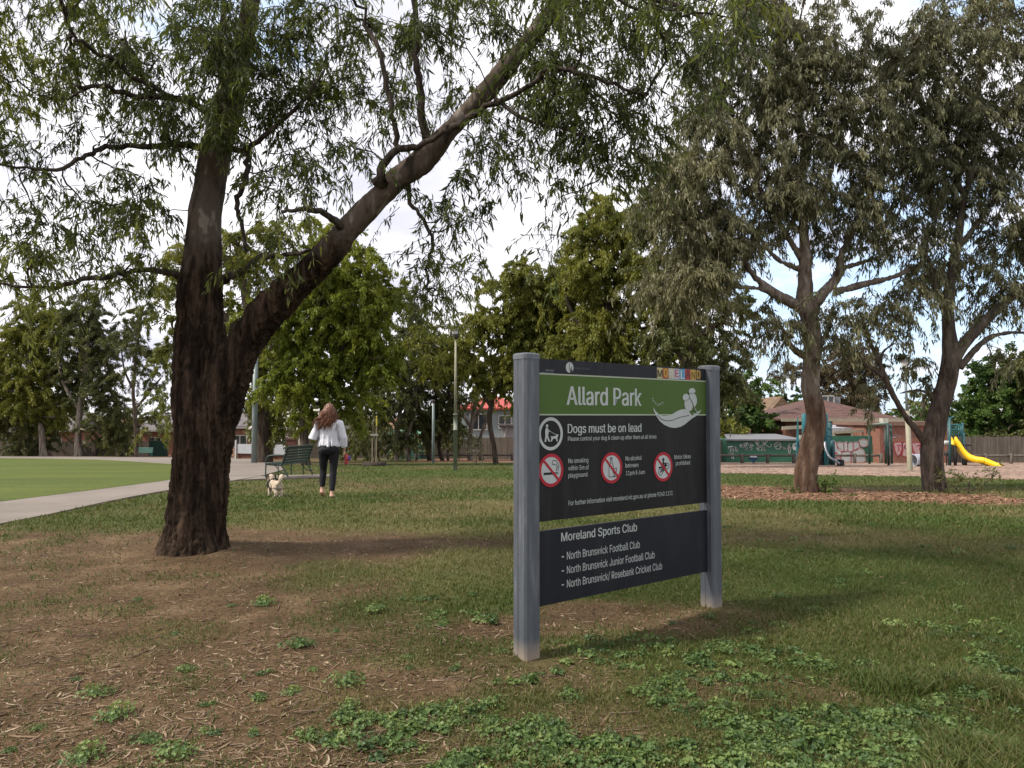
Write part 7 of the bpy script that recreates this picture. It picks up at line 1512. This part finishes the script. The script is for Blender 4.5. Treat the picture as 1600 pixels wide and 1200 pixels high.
def build_dog():
    o = G(430, 776); root = thing('dog', o, 'small cream dog with dark ears and dark harness trotting away beside the bench', 'dog', None, R(38))
    V3 = lambda *a: Vector(a); rng = np.random.default_rng(7)
    # facing +y; about 0.33 m at the withers
    mb = MB()
    mb.tube([V3(0, -.20, .245), V3(0, -.14, .25), V3(0, 0, .245), V3(0, .12, .24), V3(0, .20, .265)], [.066, .086, .082, .092, .066], 16)
    mb.tube([V3(0, .16, .27), V3(0, .225, .34)], [.08, .065], 12); mb.ell(V3(0, .265, .375), (.075, .078, .068), n=14, k=10); mb.tube([V3(0, .31, .36), V3(0, .375, .345)], [.042, .03], 10); mb.ell(V3(0, .382, .352), (.013, .012, .011))
    for s in (-1, 1):
        mb.tube([V3(s * .062, -.15, .22), V3(s * .072, -.115 + .02 * s, .155), V3(s * .070, -.195 + .03 * s, .095), V3(s * .068, -.175 + .03 * s, .02)], [.062, .048, .028, .027], 10); mb.ell(V3(s * .068, -.155 + .03 * s, .016), (.027, .04, .018))
        mb.tube([V3(s * .06, .12, .21), V3(s * .064, .125 - .02 * s, .12), V3(s * .064, .12 - .03 * s, .02)], [.045, .032, .025], 10); mb.ell(V3(s * .064, .135 - .03 * s, .016), (.026, .036, .018))
    mb.tube(spline([V3(0, -.20, .30), V3(.01, -.25, .36), V3(.03, -.23, .425), V3(.06, -.17, .43), V3(.065, -.15, .39)], 4), [.022, .028, .031, .033, .034, .035, .036, .036, .036, .036, .036, .036, .034, .031, .028, .022, .015], 10)
    me = fuse(mb, .008, 3, 'body', lambda c: (fbm(c[:, 0] * 28, c[:, 1] * 28, c[:, 2] * 20, seed=5) - .5) * .030)
    fur = simple('cream_fur', (.60, .51, .40), .9, .1, 0, .25, 14, .4); body = link_mesh('body', me, fur, root, True)
    n = len(me.vertices); co = np.empty(n * 3, np.float32); me.vertices.foreach_get('co', co); co = co.reshape(-1, 3); no = np.empty(n * 3, np.float32); me.vertex_normals.foreach_get('vector', no); no = no.reshape(-1, 3)
    idx = rng.choice(n, min(n, 5200)); p = co[idx]; d = norm(no[idx] * .6 + np.array([0, -.35, -.55]) + rng.normal(size=p.shape) * .3); w = norm(np.cross(d, rng.normal(size=p.shape))) * .0035; L = rng.uniform(.012, .026, (len(p), 1))
    V = np.stack([p - w, p + w, p + d * L], 1).reshape(-1, 3); link_mesh('coat', np_mesh('coat', V, [np.arange(len(p) * 3).reshape(-1, 3)]), fur, body, True)
    dk = simple('dark_fur', (.03, .024, .02), .9, .1, 0, .3, 20)
    for s in (-1, 1):
        mb = MB(); mb.tube([V3(s * .055, .245, .425), V3(s * .085, .235, .43), V3(s * .098, .24, .385), V3(s * .094, .25, .345)], [.022, .028, .026, .012], 8, flat=.5); mb.build('ear', dk, root, True, True)
    hb = simple('harness_black', (.015, .014, .016), .6)
    mb = MB()
    for y, r in ((.06, .124), (.155, .112)):
        pts = [V3(r * math.cos(a), y + .02 * math.sin(a), .24 + r * 1.02 * math.sin(a)) for a in np.linspace(0, 6.283, 25)]; mb.tube(pts, .011, 6, False)
    mb.tube([V3(0, .06, .366), V3(0, .155, .355)], .012, 6); mb.build('harness', hb, root, True, True)
    root.scale = (.9, .9, .9)
build_dog()
# ------------------------------------------------------------------ what lies and grows on the ground
def ground_z(X, Y):
    near = smooth(16, 9, np.abs(Y)) * smooth(10, 7, np.abs(X)); g = masks(X, Y)[0]
    return gz(X, Y) + near * ((fbm(X * .8, Y * .8, seed=5) - .5) * .06 + (fbm(X * 6, Y * 6, seed=7, oct=3) - .5) * .026 + g * .012) + .07 * np.exp(-(((X + 3.4) / 1.0) ** 2 + ((Y - 8.3) / .9) ** 2))
def inside(X, Y, poly):
    r = np.zeros(len(X), bool); n = len(poly)
    for i in range(n):
        x0, y0 = poly[i]; x1, y1 = poly[(i + 1) % n]
        c = (y0 > Y) != (y1 > Y); r ^= c & (X < (x1 - x0) * (Y - y0) / (y1 - y0 + 1e-12) + x0)
    return r
PATH_POLY = [(p.x, p.y) for p in (G(*q) for q in PATH_NEAR + PATH_FAR)]
SLAB_POLY = [(p.x, p.y) for p in (G(*q) for q in [(378, 752), (430, 749.5), (520, 747), (520, 743.2), (440, 744.5), (405, 746.5)])]
PLAY_POLY = [(p.x, p.y) for p in (G(*q) for q in [(1040, 738), (1120, 739.5), (1200, 741), (1300, 743), (1440, 745.5), (1560, 749), (1700, 752), (1900, 757), (1900, 727), (1560, 721.6), (1300, 720.6), (1040, 720)])]
def sample(rng, n, y0, y1, power=1.0, xpad=1.1):
    """points spread evenly over the picture rather than over the ground"""
    t = rng.uniform(0, 1, n); Y = 1 / (1 / y0 ** power + t * (1 / y1 ** power - 1 / y0 ** power)) ** (1 / power)
    X = rng.uniform(-1, 1, n) * Y * .667 * xpad; return X, Y
SIGN_POSTS = [(.16, 4.60), (1.58, 5.77)]
def clear(X, Y):
    k = ~(inside(X, Y, PATH_POLY) | inside(X, Y, SLAB_POLY) | inside(X, Y, PLAY_POLY))
    k &= ((X + 3.4) ** 2 + (Y - 8.2) ** 2) > .25
    for a, b in SIGN_POSTS: k &= ((X - a) ** 2 + (Y - b) ** 2) > .011
    return k
def build_grass():
    rng = np.random.default_rng(17); X, Y = sample(rng, 420000, 2.6, 42, .8)
    g, lush, bark, w = masks(X, Y)
    k = (rng.uniform(0, 1, len(X)) < np.clip(g * 1.0 + .05, 0, 1) * (1 - bark * .95) * (.35 + .65 * lush) ) & clear(X, Y)
    X, Y, lush = X[k], Y[k], lush[k]; n = len(X); z = ground_z(X, Y)
    h = rng.uniform(.018, .055, n) * (.7 + .5 * smooth(4, 14, Y)) * (.7 + .6 * vnoise(X * 2.5, Y * 2.5, seed=41)); wd = rng.uniform(.0022, .0042, n) * (1 + smooth(4, 16, Y) * 2.2 + smooth(16, 40, Y) * 3)
    a = rng.uniform(0, 6.283, n); lean = rng.normal(size=(n, 2)) * .55
    p = np.stack([X, Y, z - .004], 1); sd = np.stack([np.cos(a), np.sin(a), 0 * a], 1) * wd[:, None]
    mid = p + np.stack([lean[:, 0] * h * .35, lean[:, 1] * h * .35, h * .6], 1); tip = p + np.stack([lean[:, 0] * h, lean[:, 1] * h, h * .95], 1)
    V = np.stack([p - sd, p + sd, mid + sd * .7, mid - sd * .7, tip], 1).reshape(-1, 3); ar = np.arange(n)[:, None] * 5
    # longer tufts at the lower right
    tf = smooth(.52, .7, vnoise(X * 3.1, Y * 3.1, seed=52)) * smooth(.8, 1.8, X) * smooth(6, 3.5, Y); h = h * (1 + 1.6 * tf)
    mid = p + np.stack([lean[:, 0] * h * .35, lean[:, 1] * h * .35, h * .6], 1); tip = p + np.stack([lean[:, 0] * h, lean[:, 1] * h, h * .95], 1)
    V = np.stack([p - sd, p + sd, mid + sd * .7, mid - sd * .7, tip], 1).reshape(-1, 3)
    tone = np.clip(lush * .62 + rng.normal(size=n) * .2 + (vnoise(X * 1.2, Y * 1.2, seed=44) - .5) * .3, 0, 1)
    m = leaf_mat('grass_blades', [(.23, .19, .09), (.125, .12, .042), (.082, .106, .025), (.062, .098, .022), (.080, .128, .028)], .3)
    tag(link_mesh('grass', np_mesh('grass', V, [ar + [0, 1, 2, 3], ar + [3, 2, 4]], {'tone': np.concatenate([tone, tone])}), m), 'short patchy grass over the park ground', 'grass', kind='stuff')
    print('grass', n)
build_grass()
def weed_leaves(rng, cx, cy, cz, rad, per, size, height):
    """mallow like leaves: lobed round blades on short stalks round each centre"""
    n = len(cx); idx = np.repeat(np.arange(n), per); m = len(idx)
    a = rng.uniform(0, 6.283, m); rr = rad[idx] * np.sqrt(rng.uniform(0, 1, m)); hh = height[idx] * (1 - .6 * (rr / rad[idx]) ** 2) * rng.uniform(.45, 1.1, m)
    c = np.stack([cx[idx] + np.cos(a) * rr, cy[idx] + np.sin(a) * rr, cz[idx] + hh], 1)
    nrm = norm(np.stack([np.cos(a) * .5, np.sin(a) * .5, np.ones(m)], 1) + rng.normal(size=(m, 3)) * .35)
    u = norm(np.cross(nrm, rng.normal(size=(m, 3)))); v = np.cross(nrm, u); s = (size * rng.uniform(.55, 1.25, m))
    k = 10; ang = np.arange(k) / k * 2 * np.pi; lob = np.where(np.arange(k) % 2 == 0, 1.0, .78) * np.where(np.arange(k) == 0, .35, 1)
    ring = c[:, None] + (u[:, None] * np.cos(ang)[:, None] + v[:, None] * np.sin(ang)[:, None]) * (s[:, None] * lob)[..., None] + nrm[:, None] * (s * .22)[:, None, None]
    V = np.concatenate([c[:, None], ring], 1).reshape(-1, 3); b = np.arange(m)[:, None] * (k + 1)
    F = np.concatenate([b + [0, 1 + i, 1 + (i + 1) % k] for i in range(k)])
    tone = np.clip(rng.normal(size=n) * .28 + .5, 0, 1)[idx] + rng.normal(size=m) * .16
    # stalks
    st = np.stack([cx[idx] + np.cos(a) * rr * .3, cy[idx] + np.sin(a) * rr * .3, cz[idx] - .003], 1); w = np.stack([-np.sin(a), np.cos(a), 0 * a], 1) * .0011
    S = np.stack([st - w, st + w, c + w, c - w], 1).reshape(-1, 3); F4 = np.arange(m)[:, None] * 4 + [0, 1, 2, 3] + len(V)
    return np.concatenate([V, S]), [F, F4], np.concatenate([np.tile(tone, k), tone])
WEED = leaf_mat('weed_leaf', [(.050, .092, .030), (.080, .140, .040), (.122, .190, .052), (.18, .24, .07)], .34, .45, .35)
def build_weeds():
    rng = np.random.default_rng(23); X, Y = sample(rng, 9000, 2.7, 13, 1.2); g, lush, bark, w = masks(X, Y)
    # mats thicken towards the bottom right of the view
    dens = np.clip(w * (.25 + .75 * smooth(6.5, 4.0, Y)) * (.45 + .55 * smooth(.3, 1.2, X)) * smooth(-.75, -.1, X + (Y - 3.1) * -.1), 0, 1)
    def spot(cx, cy, r): return smooth(1.3, .4, ((X - cx) ** 2 + (Y - cy) ** 2) / r ** 2)
    dens = np.maximum(dens, np.maximum.reduce([spot(-.62, 3.55, .24), spot(-.28, 3.75, .22), spot(.05, 3.55, .25), spot(.35, 3.3, .3), spot(.75, 3.2, .3), spot(1.0, 4.3, .5), spot(-.1, 3.2, .25), spot(1.45, 3.4, .3), spot(.9, 3.9, .25), spot(1.5, 4.6, .4) * .8,
            spot(.15, 4.35, .12), spot(.55, 4.7, .18), spot(-.5, 6.1, .35) * .7, spot(-.4, 5.5, .3) * .6, spot(.9, 4.75, .2)]) * .9)
    k = (rng.uniform(0, 1, len(X)) < dens * .52) & clear(X, Y); X, Y = X[k], Y[k]; n = len(X)
    rad = rng.uniform(.03, .085, n); hgt = rng.uniform(.012, .055, n)
    V, F, t = weed_leaves(rng, X, Y, ground_z(X, Y), rad, 34, np.repeat(.0095 * rng.uniform(.55, 1.5, n), 34), hgt)
    tag(link_mesh('ground_cover', np_mesh('ground_cover', V, F, {'tone': np.clip(t, 0, 1)}), WEED), 'mats of small round-leaved green weeds over the bare soil', 'weeds', kind='stuff')
    print('weeds', n)
    # single clumps in the bare soil on the left
    protos = []
    for i in range(4):
        cx = rng.normal(size=3) * .03; cy = rng.normal(size=3) * .03
        V, F, t = weed_leaves(rng, cx, cy, np.zeros(3), rng.uniform(.05, .085, 3), 38, .010, rng.uniform(.03, .06, 3)); me = np_mesh('weed_clump', V, F, {'tone': np.clip(t, 0, 1)}); me.materials.append(WEED); protos.append(me)
    spots = [(467, 1015), (155, 1083), (415, 1055), (490, 1050), (275, 988), (545, 1068), (400, 1095), (545, 1105), (230, 1160), (270, 1180), (400, 1150), (130, 1185), (15, 1172), (485, 1152), (540, 1125), (575, 1125), (215, 940), (290, 1045), (325, 1105), (455, 1085), (640, 1045), (635, 1028), (360, 950), (410, 945), (525, 990), (690, 980), (715, 1045), (590, 960), (120, 1060), (60, 1140), (330, 1150), (180, 1120)]
    for i, (px, py) in enumerate(spots):
        g_ = G(px, py); o = bpy.data.objects.new('weed_clump', protos[i % 4]); COL.objects.link(o); o.location = (g_.x, g_.y, float(ground_z(np.array([g_.x]), np.array([g_.y]))[0])); o.rotation_euler = (0, 0, rng.uniform(0, 6)); s = rng.uniform(.4, 1.2); o.scale = (s, s, s)
        tag(o, 'small round-leaved weed clump standing alone in the bare brown soil', 'weed', 'lone weed clumps in the bare soil')
build_weeds()
def build_litter():
    rng = np.random.default_rng(31); X, Y = sample(rng, 46000, 2.6, 20, .9); g, lush, bark, w = masks(X, Y)
    k = (rng.uniform(0, 1, len(X)) < (1 - g) * .72 * smooth(20, 8, Y) * (.35 + .9 * smooth(.3, .7, vnoise(X * 1.3, Y * 1.3, seed=77))) + .10 * smooth(19, 5, Y)) & clear(X, Y); X, Y = X[k], Y[k]; n = len(X); z = ground_z(X, Y) + .004
    a = rng.uniform(0, 6.283, n); L = rng.gamma(1.7, .022, n).clip(.008, .17); W = rng.uniform(.003, .010, n) * np.clip(L / .06, .6, 1.2); c = rng.normal(size=n) * .14
    d = np.stack([np.cos(a), np.sin(a), rng.normal(size=n) * .10], 1); s = np.stack([-np.sin(a), np.cos(a), rng.normal(size=n) * .35], 1); p = np.stack([X, Y, z], 1)
    st = []
    for t, wf in ((-.5, .12), (-.18, 1), (.2, .9), (.5, .08)):
        q = p + d * (L * t)[:, None] + s * (c * L * (t * t * 2 - .2))[:, None] + np.array([0, 0, 1.0]) * (np.abs(t) * np.abs(c) * L * .35)[:, None]
        st += [q - s * (W * wf * .5)[:, None], q + s * (W * wf * .5)[:, None]]
    V = np.stack(st, 1).reshape(-1, 3); b = np.arange(n)[:, None] * 8; F = np.concatenate([b + [0, 1, 3, 2], b + [2, 3, 5, 4], b + [4, 5, 7, 6]]); t = rng.beta(2, 2, n)
    m = leaf_mat('dead_leaf', [(.07, .044, .027), (.135, .09, .056), (.22, .155, .10), (.38, .30, .21)], .08, .75, .15)
    tag(link_mesh('leaf_litter', np_mesh('leaf_litter', V, [F], {'tone': np.tile(t, 3)}), m), 'dry fallen gum leaves and bark strips scattered over the soil', 'leaf litter', kind='stuff')
    # crumbs: small chips of leaf, bark and straw
    X, Y = sample(rng, 70000, 2.6, 11, .8); g = masks(X, Y)[0]; k = (rng.uniform(0, 1, len(X)) < (1 - g) * .9 + .05) & clear(X, Y); X, Y = X[k], Y[k]; n = len(X); a = rng.uniform(0, 6.283, n); z = ground_z(X, Y) + .003
    L = rng.gamma(2.0, .0045, n).clip(.003, .03) * (1 + .12 * (Y - 3)); W = L * rng.uniform(.15, .5, n); d = np.stack([np.cos(a), np.sin(a), rng.normal(size=n) * .25], 1) * L[:, None] * .5; s = np.stack([-np.sin(a), np.cos(a), rng.normal(size=n) * .3], 1) * W[:, None] * .5; p = np.stack([X, Y, z], 1)
    V = np.stack([p - d, p - s, p + d, p + s], 1).reshape(-1, 3)
    tag(link_mesh('soil_crumbs', np_mesh('soil_crumbs', V, [np.arange(n * 4).reshape(-1, 4)], {'tone': rng.beta(1.3, 1.6, n)}), leaf_mat('crumb', [(.035, .022, .015), (.11, .07, .045), (.24, .17, .11), (.42, .33, .22)], .02, .9, .1)), 'tiny chips of leaf, bark and straw in the soil', 'leaf litter', kind='stuff')
    # bark strips and sticks
    X, Y = sample(rng, 420, 2.7, 14, 1.0); g = masks(X, Y)[0]; k = (g < .5) & clear(X, Y); X, Y = X[k], Y[k]; n = len(X); z = ground_z(X, Y) + .008
    a = rng.uniform(0, 6.283, n); L = rng.uniform(.05, .22, n); ln = []
    for t in np.linspace(-.5, .5, 4): ln.append(np.stack([X + np.cos(a) * L * t + rng.normal(size=n) * .006, Y + np.sin(a) * L * t + rng.normal(size=n) * .006, z + rng.uniform(-.002, .004, n)], 1))
    tV, tF = tubes_np(np.stack(ln, 1), np.repeat(rng.uniform(.0015, .0035, (n, 1)), 4, 1), 5)
    tag(link_mesh('twigs', np_mesh('twigs', tV, [tF], smooth_shade=True), simple('dead_twig', (.15, .11, .08), .9, .1, 0, .4, 30)), 'thin dead twigs scattered over the soil', 'twigs', kind='stuff')
    # bark chips of the bed round the gums
    X = rng.uniform(2.5, 13, 9000); Y = rng.uniform(12, 19, 9000); bk = masks(X, Y)[2]; k = (rng.uniform(0, 1, len(X)) < bk) & clear(X, Y); X, Y = X[k], Y[k]; n = len(X); a = rng.uniform(0, 6.283, n); z = ground_z(X, Y) + .012
    L = rng.uniform(.025, .09, n); W = rng.uniform(.012, .03, n); d = np.stack([np.cos(a), np.sin(a), rng.normal(size=n) * .3], 1) * L[:, None] * .5; s = np.stack([-np.sin(a), np.cos(a), rng.normal(size=n) * .4], 1) * W[:, None] * .5; p = np.stack([X, Y, z], 1)
    V = np.stack([p - d - s, p + d - s * .6, p + d + s, p - d + s * .7], 1).reshape(-1, 3); t = rng.beta(2, 2, n)
    tag(link_mesh('bark_chips', np_mesh('bark_chips', V, [np.arange(n * 4).reshape(-1, 4)], {'tone': t}), leaf_mat('bark_chip', [(.07, .036, .021), (.15, .08, .048), (.24, .14, .088), (.38, .26, .17)], .02, .8, .1)), 'reddish bark chips round the feet of the two grey gums', 'bark chips', kind='stuff')
build_litter()
